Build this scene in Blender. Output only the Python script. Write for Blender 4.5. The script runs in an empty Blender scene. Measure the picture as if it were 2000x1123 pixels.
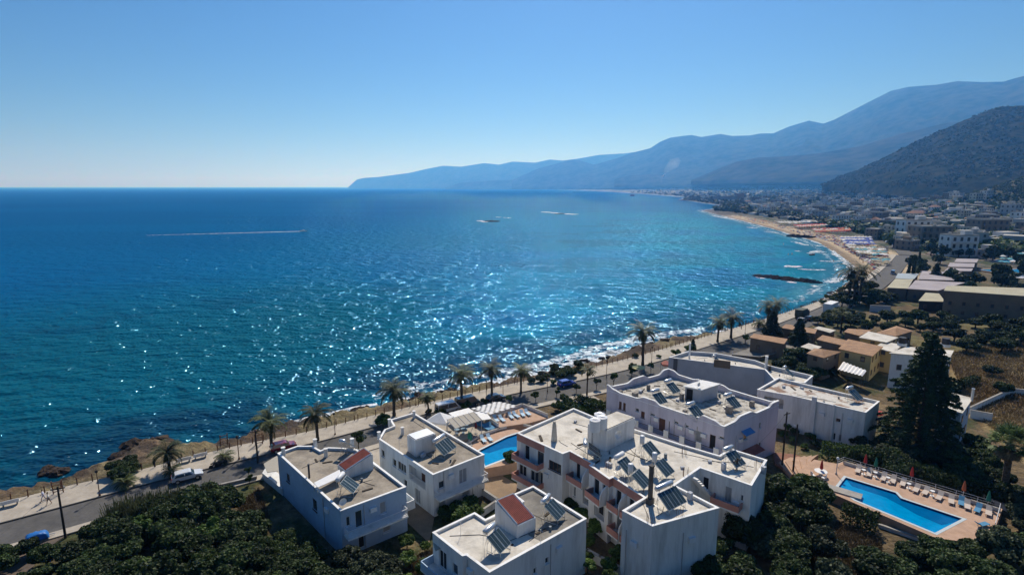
import bpy, math, random
import numpy as np
from mathutils import Vector, noise as mnoise
sc = bpy.context.scene
COL = sc.collection
R = math.radians
random.seed(11)
rng = np.random.default_rng(5)
# ------------------------------------------------------------------ camera, light, exposure
F, HC = 1080.0, 45.0                       # focal length in photo pixels (2000 wide), camera height above the sea
PITCH = math.atan(196.5 / F)
cam_d = bpy.data.cameras.new('camera'); cam = bpy.data.objects.new('camera', cam_d); COL.objects.link(cam)
cam_d.sensor_width = 36.0; cam_d.lens = 36.0 * F / 2000.0
cam_d.clip_start = 0.5; cam_d.clip_end = 200000.0
cam.location = (0, 0, HC); cam.rotation_euler = (R(90) - PITCH, 0, 0)
sc.camera = cam
SUN_EL, SUN_AZ = R(46), R(8)               # azimuth measured from +Y towards +X
wd = bpy.data.worlds.new('World'); sc.world = wd; wd.use_nodes = True
wn = wd.node_tree; wn.nodes.clear()
sky = wn.nodes.new('ShaderNodeTexSky'); sky.sky_type = 'NISHITA'; sky.sun_disc = False
sky.sun_elevation = SUN_EL; sky.sun_rotation = SUN_AZ
sky.air_density = 1.0; sky.dust_density = 0.3; sky.ozone_density = 5.0; sky.altitude = 0
hs = wn.nodes.new('ShaderNodeHueSaturation'); hs.inputs['Saturation'].default_value = 1.2
bg = wn.nodes.new('ShaderNodeBackground'); bg.inputs['Strength'].default_value = 0.075
wo = wn.nodes.new('ShaderNodeOutputWorld')
wn.links.new(sky.outputs[0], hs.inputs['Color'])
tint = wn.nodes.new('ShaderNodeMix'); tint.data_type = 'RGBA'; tint.blend_type = 'MULTIPLY'; tint.inputs['Factor'].default_value = 1.0
tint.inputs['B'].default_value = (0.78, 0.81, 0.93, 1); wn.links.new(hs.outputs[0], tint.inputs['A']); wn.links.new(tint.outputs['Result'], bg.inputs[0]); wn.links.new(bg.outputs[0], wo.inputs[0])
sl = bpy.data.lights.new('sun', 'SUN'); sl.energy = 4.8; sl.angle = R(0.5); sl.color = (1.0, 0.96, 0.91)
so = bpy.data.objects.new('sun', sl); COL.objects.link(so)
_sd = Vector((math.sin(SUN_AZ) * math.cos(SUN_EL), math.cos(SUN_AZ) * math.cos(SUN_EL), math.sin(SUN_EL)))
so.rotation_euler = _sd.to_track_quat('Z', 'Y').to_euler(); so.location = (0, -20, 120)
sc.view_settings.view_transform = 'Standard'; sc.view_settings.look = 'None'
sc.view_settings.exposure = 0.0; sc.view_settings.gamma = 1.0
sc.cycles.max_bounces = 5; sc.cycles.diffuse_bounces = 3; sc.cycles.glossy_bounces = 2
sc.cycles.transmission_bounces = 2; sc.cycles.transparent_max_bounces = 6; sc.cycles.volume_bounces = 1
sc.cycles.caustics_reflective = False; sc.cycles.caustics_refractive = False
sc.cycles.sample_clamp_indirect = 3.0; sc.cycles.use_denoising = True; sc.cycles.denoising_prefilter = 'ACCURATE'
# ------------------------------------------------------------------ measuring the photograph
CP, SP = math.cos(PITCH), math.sin(PITCH)
def ray(px, py):
    u = (px - 1000.0) / F; v = (py - 561.5) / F
    return u, CP - v * SP, -(v * CP + SP)
def P(px, py, z=3.0):
    """world x, y of the point seen at a photo pixel that lies at height z"""
    dx, dy, dz = ray(px, py); t = (z - HC) / dz
    return (dx * t, dy * t)
def at_y(px, py, y):
    dx, dy, dz = ray(px, py); t = y / dy
    return (dx * t, y, HC + dz * t)
def crop(ox, oy, s): return lambda x, y: (ox + x / s, oy + y / s)
Q1 = crop(0, 740, 2.932); Q2 = crop(450, 740, 2.932); Q3 = crop(830, 740, 2.932); Q4 = crop(1180, 740, 2.932); Q5 = crop(1500, 740, 2.932)
RA = crop(700, 620, 4); RB = crop(1100, 620, 4); S5 = crop(1400, 560, 5)
TA = crop(1640, 440, 5.555); UA = crop(1640, 640, 5.555); VA = crop(1380, 380, 5.555); WA = crop(1280, 320, 5.555); XA = crop(1640, 320, 5.555)
def PP(q, pts, z): return [P(*q(a, b), z) for a, b in pts]
# ------------------------------------------------------------------ materials
_M = {}
def nodes_of(name):
    m = bpy.data.materials.new(name); m.use_nodes = True
    nt = m.node_tree; b = nt.nodes['Principled BSDF']; return m, nt, b
def setc(s, c): s.default_value = (c[0], c[1], c[2], 1.0)
def mat(name, col, rough=0.8, var=0.12, scale=1.2, col2=None, bump=0.0, bscale=8.0, metal=0.0, spec=0.3, stretch=None, thr=None, detail=4, det2=None):
    """procedural surface: colour with noise variation at two scales, optional second colour (stains), optional bump"""
    if name in _M: return _M[name]
    m, nt, b = nodes_of(name); N = nt.nodes.new; L = nt.links.new
    tc = N('ShaderNodeTexCoord'); mp = N('ShaderNodeMapping'); L(tc.outputs['Object'], mp.inputs[0])
    if stretch: mp.inputs['Scale'].default_value = stretch
    n1 = N('ShaderNodeTexNoise'); n1.inputs['Scale'].default_value = scale; n1.inputs['Detail'].default_value = detail; n1.inputs['Roughness'].default_value = 0.62
    L(mp.outputs[0], n1.inputs['Vector'])
    rp = N('ShaderNodeValToRGB'); L(n1.outputs['Fac'], rp.inputs[0])
    c2 = col2 if col2 else tuple(c * (1 - 2.2 * var) for c in col)
    lo, hi = thr if thr else (0.36, 0.66)
    rp.color_ramp.elements[0].position = lo; rp.color_ramp.elements[1].position = hi
    e = rp.color_ramp.elements; e[0].color = (*c2, 1); e[1].color = (*col, 1)
    n2 = N('ShaderNodeTexNoise'); n2.inputs['Scale'].default_value = det2 or scale * 9; n2.inputs['Detail'].default_value = 3
    L(mp.outputs[0], n2.inputs['Vector'])
    mr = N('ShaderNodeMapRange'); mr.inputs[1].default_value = 0.3; mr.inputs[2].default_value = 0.7
    mr.inputs[3].default_value = 1 - var; mr.inputs[4].default_value = 1 + var * 0.6; L(n2.outputs['Fac'], mr.inputs[0])
    mx = N('ShaderNodeVectorMath'); mx.operation = 'SCALE'; L(rp.outputs[0], mx.inputs[0]); L(mr.outputs[0], mx.inputs['Scale'])
    L(mx.outputs[0], b.inputs['Base Color'])
    b.inputs['Roughness'].default_value = rough; b.inputs['Metallic'].default_value = metal; b.inputs['Specular IOR Level'].default_value = spec
    if bump:
        n3 = N('ShaderNodeTexNoise'); n3.inputs['Scale'].default_value = bscale; n3.inputs['Detail'].default_value = 4; L(mp.outputs[0], n3.inputs['Vector'])
        bp = N('ShaderNodeBump'); bp.inputs['Strength'].default_value = bump; bp.inputs['Distance'].default_value = 0.1
        L(n3.outputs['Fac'], bp.inputs['Height']); L(bp.outputs[0], b.inputs['Normal'])
    _M[name] = m; return m
def leaf_mat(name, dark, light, scale=0.6, trans=0.25, rnd=0.42):
    if name in _M: return _M[name]
    m, nt, b = nodes_of(name); N = nt.nodes.new; L = nt.links.new
    tc = N('ShaderNodeTexCoord'); oi = N('ShaderNodeObjectInfo'); ge = N('ShaderNodeNewGeometry')
    n1 = N('ShaderNodeTexNoise'); n1.inputs['Scale'].default_value = scale; n1.inputs['Detail'].default_value = 3
    L(tc.outputs['Object'], n1.inputs['Vector'])
    ad = N('ShaderNodeMath'); ad.operation = 'ADD'; L(n1.outputs['Fac'], ad.inputs[0])
    ra = N('ShaderNodeMath'); ra.operation = 'MULTIPLY_ADD'; L(ge.outputs['Random Per Island'], ra.inputs[0]); ra.inputs[1].default_value = 0.5; ra.inputs[2].default_value = -0.25
    L(ra.outputs[0], ad.inputs[1])
    rp = N('ShaderNodeValToRGB'); rp.color_ramp.elements[0].position = 0.3; rp.color_ramp.elements[1].position = 0.75
    rp.color_ramp.elements[0].color = (*dark, 1); rp.color_ramp.elements[1].color = (*light, 1); L(ad.outputs[0], rp.inputs[0])
    mr = N('ShaderNodeMapRange'); mr.inputs[3].default_value = 1 - rnd; mr.inputs[4].default_value = 1 + rnd; L(oi.outputs['Random'], mr.inputs[0])
    mx = N('ShaderNodeVectorMath'); mx.operation = 'SCALE'; L(rp.outputs[0], mx.inputs[0]); L(mr.outputs[0], mx.inputs['Scale'])
    L(mx.outputs[0], b.inputs['Base Color']); b.inputs['Roughness'].default_value = 0.6; b.inputs['Specular IOR Level'].default_value = 0.2
    tr = N('ShaderNodeBsdfTranslucent'); L(mx.outputs[0], tr.inputs[0]); ms = N('ShaderNodeMixShader'); ms.inputs[0].default_value = trans
    out = nt.nodes['Material Output']; L(b.outputs[0], ms.inputs[1]); L(tr.outputs[0], ms.inputs[2]); L(ms.outputs[0], out.inputs[0])
    _M[name] = m; return m
def plain(name, col, rough=0.6, metal=0.0, spec=0.4, coat=0.0):
    if name in _M: return _M[name]
    m, nt, b = nodes_of(name); N = nt.nodes.new; L = nt.links.new
    tc = N('ShaderNodeTexCoord'); n1 = N('ShaderNodeTexNoise'); n1.inputs['Scale'].default_value = 3.0; n1.inputs['Detail'].default_value = 3; L(tc.outputs['Object'], n1.inputs['Vector'])
    mr = N('ShaderNodeMapRange'); mr.inputs[3].default_value = 0.86; mr.inputs[4].default_value = 1.12; L(n1.outputs['Fac'], mr.inputs[0])
    mx = N('ShaderNodeVectorMath'); mx.operation = 'SCALE'; mx.inputs[0].default_value = col; L(mr.outputs[0], mx.inputs['Scale'])
    L(mx.outputs[0], b.inputs['Base Color']); b.inputs['Roughness'].default_value = rough; b.inputs['Metallic'].default_value = metal
    b.inputs['Specular IOR Level'].default_value = spec; b.inputs['Coat Weight'].default_value = coat
    _M[name] = m; return m
# ------------------------------------------------------------------ mesh building
class MB:
    def __init__(s): s.v = []; s.f = []; s.m = []
    def face(s, pts, mi=0):
        i = len(s.v); s.v.extend(pts); s.f.append(tuple(range(i, i + len(pts)))); s.m.append(mi)
    def box(s, cx, cy, cz, sx, sy, sz, rz=0.0, mi=0, rx=0.0):
        c, n = math.cos(rz), math.sin(rz); ca, sa = math.cos(rx), math.sin(rx); i = len(s.v)
        for k in range(8):
            x = (sx if k & 1 else -sx) / 2; y = (sy if k & 2 else -sy) / 2; z = (sz if k & 4 else -sz) / 2
            y, z = y * ca - z * sa, y * sa + z * ca
            s.v.append((cx + x * c - y * n, cy + x * n + y * c, cz + z))
        for q in ((0, 2, 3, 1), (4, 5, 7, 6), (0, 1, 5, 4), (2, 6, 7, 3), (0, 4, 6, 2), (1, 3, 7, 5)):
            s.f.append(tuple(i + a for a in q)); s.m.append(mi)
        return s
    def prism(s, poly, z0, z1, mi=0, mtop=None, bottom=True):
        n = len(poly); i = len(s.v)
        z0 = z0 if isinstance(z0, (list, tuple)) else [z0] * n; z1 = z1 if isinstance(z1, (list, tuple)) else [z1] * n
        for k, (x, y) in enumerate(poly): s.v.append((x, y, z0[k]))
        for k, (x, y) in enumerate(poly): s.v.append((x, y, z1[k]))
        for k in range(n):
            k2 = (k + 1) % n; s.f.append((i + k, i + k2, i + n + k2, i + n + k)); s.m.append(mi)
        s.f.append(tuple(i + n + k for k in range(n))); s.m.append(mi if mtop is None else mtop)
        if bottom: s.f.append(tuple(i + k for k in reversed(range(n)))); s.m.append(mi)
        return s
    def tube(s, pts, r, n=8, mi=0, cap=True):
        pts = [Vector(p) for p in pts]; rs = r if isinstance(r, (list, tuple)) else [r] * len(pts); i0 = len(s.v)
        for k, p in enumerate(pts):
            d = (pts[min(k + 1, len(pts) - 1)] - pts[max(k - 1, 0)]).normalized()
            a = Vector((0, 0, 1)) if abs(d.z) < 0.9 else Vector((1, 0, 0))
            u = d.cross(a).normalized(); w = d.cross(u)
            for j in range(n):
                t = 2 * math.pi * j / n; q = p + (u * math.cos(t) + w * math.sin(t)) * rs[k]; s.v.append(tuple(q))
        for k in range(len(pts) - 1):
            for j in range(n):
                a = i0 + k * n + j; b_ = i0 + k * n + (j + 1) % n; s.f.append((a, a + n, b_ + n, b_)); s.m.append(mi)
        if cap:
            s.f.append(tuple(i0 + j for j in range(n))); s.m.append(mi)
            s.f.append(tuple(i0 + (len(pts) - 1) * n + j for j in reversed(range(n)))); s.m.append(mi)
        return s
    def cyl(s, x, y, z0, z1, r, r2=None, n=14, mi=0): return s.tube([(x, y, z0), (x, y, z1)], [r, r if r2 is None else r2], n, mi)
    def cone(s, x, y, z0, z1, r, n=8, mi=0, sag=0.0, thick=0.05):
        i = len(s.v); s.v.append((x, y, z1)); s.v.append((x, y, z1 - thick * 2))
        for j in range(n): t = 2 * math.pi * (j + .5) / n; s.v.append((x + r * math.cos(t), y + r * math.sin(t), z0)); s.v.append((x + r * .97 * math.cos(t), y + r * .97 * math.sin(t), z0 - thick))
        for j in range(n):
            a, b_ = i + 2 + 2 * j, i + 2 + 2 * ((j + 1) % n)
            s.f += [(i, a, b_), (i + 1, b_ + 1, a + 1), (a, a + 1, b_ + 1, b_)]; s.m += [mi] * 3
        return s
    def sphere(s, x, y, z, rx, ry, rz, n=10, mi=0):
        i = len(s.v); h = n // 2
        for a in range(1, h):
            t = math.pi * a / h
            for b_ in range(n): p = 2 * math.pi * b_ / n; s.v.append((x + rx * math.sin(t) * math.cos(p), y + ry * math.sin(t) * math.sin(p), z + rz * math.cos(t)))
        s.v.append((x, y, z + rz)); s.v.append((x, y, z - rz)); T, B = len(s.v) - 2, len(s.v) - 1
        for b_ in range(n):
            c = (b_ + 1) % n; s.f.append((T, i + b_, i + c)); s.m.append(mi)
            for a in range(h - 2): s.f.append((i + a * n + b_, i + (a + 1) * n + b_, i + (a + 1) * n + c, i + a * n + c)); s.m.append(mi)
            s.f.append((B, i + (h - 2) * n + c, i + (h - 2) * n + b_)); s.m.append(mi)
        return s
    def mesh(s, name, mats, smooth=False):
        me = bpy.data.meshes.new(name); me.from_pydata(s.v, [], s.f)
        mats = mats if isinstance(mats, (list, tuple)) else [mats]
        for m in mats: me.materials.append(m)
        if len(mats) > 1: me.polygons.foreach_set('material_index', s.m)
        if smooth: me.polygons.foreach_set('use_smooth', [True] * len(s.f))
        me.update(); return me
    def build(s, name, mats, parent=None, smooth=False):
        o = bpy.data.objects.new(name, s.mesh(name, mats, smooth)); COL.objects.link(o)
        if parent:
            o.parent = parent
        return o
def tag(o, label=None, cat=None, group=None, kind=None):
    if label: o['label'] = label
    if cat: o['category'] = cat
    if group: o['group'] = group
    if kind: o['kind'] = kind
    return o
def thing(name, label, cat, loc=(0, 0, 0), rz=0.0, group=None, s=1.0):
    o = bpy.data.objects.new(name, None); COL.objects.link(o); o.location = loc; o.rotation_euler = (0, 0, rz); o.empty_display_size = 0.5
    if s != 1.0: o.scale = (s, s, s) if isinstance(s, (int, float)) else s
    return tag(o, label, cat, group)
def tree_copy(o, parent=None, kids=None):
    c = o.copy(); COL.objects.link(c)
    if parent: c.parent = parent
    for ch in (o.children if kids is None else kids): tree_copy(ch, c)
    return c
def dup(o, loc, rz=0.0, label=None, group=None, s=None):
    c = tree_copy(o); c.location = loc; c.rotation_euler = (0, 0, rz)
    if s is not None: c.scale = (s, s, s) if isinstance(s, (int, float)) else s
    if label: c['label'] = label
    if group: c['group'] = group
    return c
def area2(p): return sum(p[i][0] * p[(i + 1) % len(p)][1] - p[(i + 1) % len(p)][0] * p[i][1] for i in range(len(p)))
def ccw(p): return list(p) if area2(p) > 0 else list(reversed(p))
def inset(poly, t):
    """offset a CCW polygon inwards by t"""
    n = len(poly); out = []
    for k in range(n):
        a, b_, c = Vector(poly[k - 1]), Vector(poly[k]), Vector(poly[(k + 1) % n])
        d1 = (b_ - a).normalized(); d2 = (c - b_).normalized(); n1 = Vector((-d1.y, d1.x)); n2 = Vector((-d2.y, d2.x))
        k1 = 1 + n1.dot(n2); q = b_ + (n1 + n2) * (t / max(k1, 0.35)); out.append((q.x, q.y))
    return out
# ------------------------------------------------------------------ numeric noise and coast
def _h(ix, iy, s):
    n = (ix.astype(np.int64) * 374761393 + iy.astype(np.int64) * 668265263 + s * 1442695041) & 0x7fffffff
    n = (n ^ (n >> 13)) * 1274126177 & 0x7fffffff
    return ((n ^ (n >> 16)) & 0xffff) / 65535.0
def vn(x, y, s=0):
    ix = np.floor(x); iy = np.floor(y); fx = x - ix; fy = y - iy; fx = fx * fx * (3 - 2 * fx); fy = fy * fy * (3 - 2 * fy)
    a = _h(ix, iy, s); b = _h(ix + 1, iy, s); c = _h(ix, iy + 1, s); d = _h(ix + 1, iy + 1, s)
    return (a + (b - a) * fx) * (1 - fy) + (c + (d - c) * fx) * fy
def fbm(x, y, s=0, o=4):
    t = 0; a = 0.5; n = 0
    for k in range(o): t = t + a * vn(x * 2 ** k, y * 2 ** k, s + k); n += a; a *= 0.55
    return t / n
def sst(a, b, x): t = np.clip((x - a) / (b - a), 0, 1); return t * t * (3 - 2 * t)
COAST = [(-420, -160), (-190, -10), (-96, 58), (-78.6, 70.3), (-75.9, 75.1), (-70.2, 78.4), (-66.9, 84.8), (-67.5, 89.3), (-63.4, 92.8), (-54.1, 90.8), (-50.6, 92.8), (-43.8, 98.6),
 (-35.8, 104.1), (-25.5, 108.6), (-19, 114.3), (-11.4, 117.3), (0, 123.9), (12.7, 131.3), (22.9, 139.5), (32.9, 148.7), (41.7, 155.4), (63.1, 164.9), (82.2, 179.9), (100, 195.1),
 (120.9, 213), (150.1, 249.3), (175.1, 278.7), (196.2, 315.7), (216.8, 363.7), (249.5, 448.3), (261.4, 504.1), (285.9, 619.4), (307.2, 741.2), (332.6, 904.7), (366, 1080), (440, 1180),
 (493.5, 1313.1), (520, 1426.4), (540, 1600), (603.8, 2000.2), (777.6, 2502.3), (853.8, 3339.1), (900, 4500), (880, 5570.6), (850, 7200), (400, 9500), (-400, 12300), (-2300, 14000), (-4300, 14700)]
_cx = np.array([c[0] for c in COAST]); _cy = np.array([c[1] for c in COAST])
_poly = COAST + [(-4300, 30000), (40000, 30000), (40000, -2000), (-420, -2000)]
def coast_dist(x, y):
    x = np.asarray(x, float); y = np.asarray(y, float); d = np.full(x.shape, 1e9)
    for k in range(len(COAST) - 1):
        ax, ay = COAST[k]; bx, by = COAST[k + 1]; vx, vy = bx - ax, by - ay
        t = np.clip(((x - ax) * vx + (y - ay) * vy) / (vx * vx + vy * vy), 0, 1)
        d = np.minimum(d, np.hypot(x - ax - t * vx, y - ay - t * vy))
    ins = np.zeros(x.shape, bool)
    for k in range(len(_poly)):
        ax, ay = _poly[k]; bx, by = _poly[(k + 1) % len(_poly)]
        if ay == by: continue
        c = ((ay > y) != (by > y)) & (x < (bx - ax) * (y - ay) / (by - ay) + ax); ins ^= c
    return np.where(ins, d, -d)
def height(x, y):
    x = np.asarray(x, float); y = np.asarray(y, float); D = np.hypot(x, y)
    dc = coast_dist(x, y); w = 6 + 20 * sst(230, 300, D)
    h = 2.9 * sst(0, 1, dc / w) + np.where(dc < 0, np.maximum(dc * 0.5, -4), 0)
    rock = sst(-2, 1, dc) * (1 - sst(5, 9, dc)) * (1 - sst(190, 240, D))
    h = h + rock * (fbm(x / 1.7, y / 1.7, 3) - 0.5) * 2.6
    h = h + 0.026 * np.maximum(dc - 170, 0) ** 1.0 * (1 - 0.35 * sst(1500, 6000, D))
    h = h + 130 * np.exp(-(((x - 1010) / 200) ** 2 + ((y - 800) / 230) ** 2)) * sst(120, 330, dc)
    h = h + (fbm(x / 60, y / 60, 9) - 0.5) * 7 * sst(260, 500, dc) * (1 + 2 * sst(1500, 4000, D))
    return h
def ground_z(x, y): return float(height(np.array([x]), np.array([y]))[0])
def G(px, py):
    """first meeting of a photo ray with the terrain"""
    dx, dy, dz = ray(px, py); t = np.geomspace(50, 12000, 900); hh = height(dx * t, dy * t); zz = HC + dz * t
    k = np.argmax(zz < hh); t = t[k] if zz[k] < hh[k] else 9000
    return dx * t, dy * t, float(height(np.array([dx * t]), np.array([dy * t]))[0])
def in_poly(x, y, poly):
    ins = np.zeros(np.shape(x), bool)
    for k in range(len(poly)):
        ax, ay = poly[k]; bx, by = poly[(k + 1) % len(poly)]
        if ay == by: continue
        ins ^= ((ay > y) != (by > y)) & (x < (bx - ax) * (y - ay) / (by - ay) + ax)
    return ins
def polar(az0, az1, naz, r0, r1, nr):
    az = np.radians(np.linspace(az0, az1, naz)); r = np.geomspace(r0, r1, nr); A, Rr = np.meshgrid(az, r)
    return Rr * np.sin(A), Rr * np.cos(A)
def grid_mesh(name, X, Y, Z, material, attrs=None, keep=None, smooth=True):
    nr, na = X.shape; idx = np.arange(nr * na).reshape(nr, na)
    f = np.stack([idx[:-1, :-1], idx[:-1, 1:], idx[1:, 1:], idx[1:, :-1]], -1).reshape(-1, 4)[:, ::-1]
    if keep is not None:
        k = keep.reshape(-1); f = f[k[f].any(1)]; used = np.unique(f)
    else: used = np.arange(nr * na)
    re = np.full(nr * na, -1); re[used] = np.arange(len(used)); f = re[f]
    co = np.stack([X, Y, Z], -1).reshape(-1, 3)[used]
    me = bpy.data.meshes.new(name); me.vertices.add(len(co)); me.vertices.foreach_set('co', co.ravel())
    me.loops.add(len(f) * 4); me.loops.foreach_set('vertex_index', f.ravel().astype(np.int32)); me.polygons.add(len(f))
    me.polygons.foreach_set('loop_start', np.arange(0, len(f) * 4, 4, dtype=np.int32)); me.polygons.foreach_set('loop_total', np.full(len(f), 4, dtype=np.int32))
    me.update(calc_edges=True); me.materials.append(material)
    if smooth: me.polygons.foreach_set('use_smooth', np.ones(len(f), bool))
    for an, a in (attrs or {}).items():
        a = a.reshape(nr * na, -1)[used]
        if a.shape[1] == 1: t = me.attributes.new(an, 'FLOAT', 'POINT'); t.data.foreach_set('value', a.ravel())
        else:
            t = me.attributes.new(an, 'FLOAT_COLOR', 'POINT'); t.data.foreach_set('color', np.concatenate([a, np.ones((len(a), 1))], 1).ravel())
    o = bpy.data.objects.new(name, me); COL.objects.link(o); return o
def mix3(c, d, w): return c * (1 - w[..., None]) + np.array(d) * w[..., None]
# ------------------------------------------------------------------ ground
def ground_material():
    m, nt, b = nodes_of('ground_cover'); N = nt.nodes.new; L = nt.links.new
    at = N('ShaderNodeAttribute'); at.attribute_name = 'cover'; tc = N('ShaderNodeTexCoord')
    prev = at.outputs['Color']
    for sc_, lo, hi, d in ((0.9, 0.62, 1.3, 5), (0.13, 0.75, 1.2, 4), (6.0, 0.8, 1.18, 2)):
        n = N('ShaderNodeTexNoise'); n.inputs['Scale'].default_value = sc_; n.inputs['Detail'].default_value = d; n.inputs['Roughness'].default_value = 0.65; L(tc.outputs['Object'], n.inputs['Vector'])
        r_ = N('ShaderNodeMapRange'); r_.inputs[1].default_value = 0.33; r_.inputs[2].default_value = 0.67; r_.inputs[3].default_value = lo; r_.inputs[4].default_value = hi; L(n.outputs['Fac'], r_.inputs[0])
        s = N('ShaderNodeVectorMath'); s.operation = 'SCALE'; L(prev, s.inputs[0]); L(r_.outputs[0], s.inputs['Scale']); prev = s.outputs[0]
    L(prev, b.inputs['Base Color']); b.inputs['Roughness'].default_value = 0.95; b.inputs['Specular IOR Level'].default_value = 0.15
    n = N('ShaderNodeTexNoise'); n.inputs['Scale'].default_value = 1.7; n.inputs['Detail'].default_value = 6; L(tc.outputs['Object'], n.inputs['Vector'])
    bp = N('ShaderNodeBump'); bp.inputs['Strength'].default_value = 0.8; bp.inputs['Distance'].default_value = 0.5; L(n.outputs['Fac'], bp.inputs['Height']); L(bp.outputs[0], b.inputs['Normal'])
    return m
X, Y = polar(-66, 66, 620, 18, 11500, 520)
H_ = height(X, Y); DC = coast_dist(X, Y); DD = np.hypot(X, Y)
n1 = fbm(X / 7, Y / 7, 21); n2 = fbm(X / 40, Y / 40, 22); n3 = fbm(X / 2.5, Y / 2.5, 23)
cov = np.ones(X.shape + (3,)) * np.array((0.13, 0.095, 0.055))
cov = mix3(cov, (0.055, 0.062, 0.026), sst(0.46, 0.56, n1))
cov = mix3(cov, (0.20, 0.145, 0.08), sst(0.56, 0.62, n3) * 0.6)
dry = in_poly(X, Y, [P(1840, 690), P(2100, 640), P(2300, 900), P(2000, 905), P(1880, 800)]) * 1.0
cov = mix3(cov, (0.25, 0.185, 0.09), dry); cov = mix3(cov, (0.15, 0.095, 0.045), dry * sst(0.47, 0.55, n1)); cov = mix3(cov, (0.22, 0.175, 0.08), dry * sst(0.55, 0.62, n2))
scr = in_poly(X, Y, [P(1640, 600), P(2100, 600), P(2100, 690), P(1840, 700), P(1700, 650)]) * 1.0
cov = mix3(cov, (0.15, 0.13, 0.06), scr * sst(0.44, 0.56, n1))
town = sst(300, 420, DD) * (DC > 0)
cov = mix3(cov, (0.17, 0.15, 0.12), town * 0.85); cov = mix3(cov, (0.045, 0.06, 0.03), town * sst(0.48, 0.55, n1)); cov = mix3(cov, (0.09, 0.085, 0.05), town * sst(0.5, 0.6, n2) * sst(900, 1500, DD))
far = sst(1800, 3000, DD); nf = fbm(X / 160, Y / 160, 30); nf2 = fbm(X / 45, Y / 90, 31)
cov = mix3(cov, (0.07, 0.07, 0.04), far * 0.8); cov = mix3(cov, (0.25, 0.22, 0.16), far * sst(0.58, 0.66, nf) * 0.7); cov = mix3(cov, (0.45, 0.44, 0.42), far * sst(0.66, 0.70, nf2) * 0.8)
ridge = sst(16, 40, H_) * (DD < 1700) * sst(300, 500, DD)
cov = mix3(cov, (0.058, 0.056, 0.028), ridge); cov = mix3(cov, (0.02, 0.032, 0.014), ridge * sst(0.42, 0.56, n1 * .6 + n2 * .4))
rocky = (1 - sst(8, 13, DC)) * (1 - sst(235, 270, DD))
cov = mix3(cov, (0.135, 0.095, 0.062), rocky); cov = mix3(cov, (0.06, 0.045, 0.035), rocky * sst(0.42, 0.56, n3)); cov = mix3(cov, (0.20, 0.165, 0.09), rocky * sst(0.5, 0.6, n1) * 0.8); cov = mix3(cov, (0.032, 0.028, 0.026), rocky * (1 - sst(0.6, 2.0, H_ + n3 - .5)))
bw = 34 - 14 * sst(500, 650, DD); beach = (1 - sst(bw - 4, bw + 2, DC)) * sst(238, 262, DD) * (1 - sst(880, 960, DD)) * (Y > 230)
tip = (1 - sst(60, 90, DC)) * sst(880, 980, DD) * (1 - sst(3000, 3600, DD)); cov = mix3(cov, (0.07, 0.062, 0.045), tip * .8)
cov = mix3(cov, (0.46, 0.36, 0.24), beach); cov = mix3(cov, (0.24, 0.18, 0.12), beach * (1 - sst(0.15, 0.7, H_)))
ground = grid_mesh('ground', X, Y, H_, ground_material(), {'cover': cov}, keep=(DC > -14))
tag(ground, kind='structure')
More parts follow.
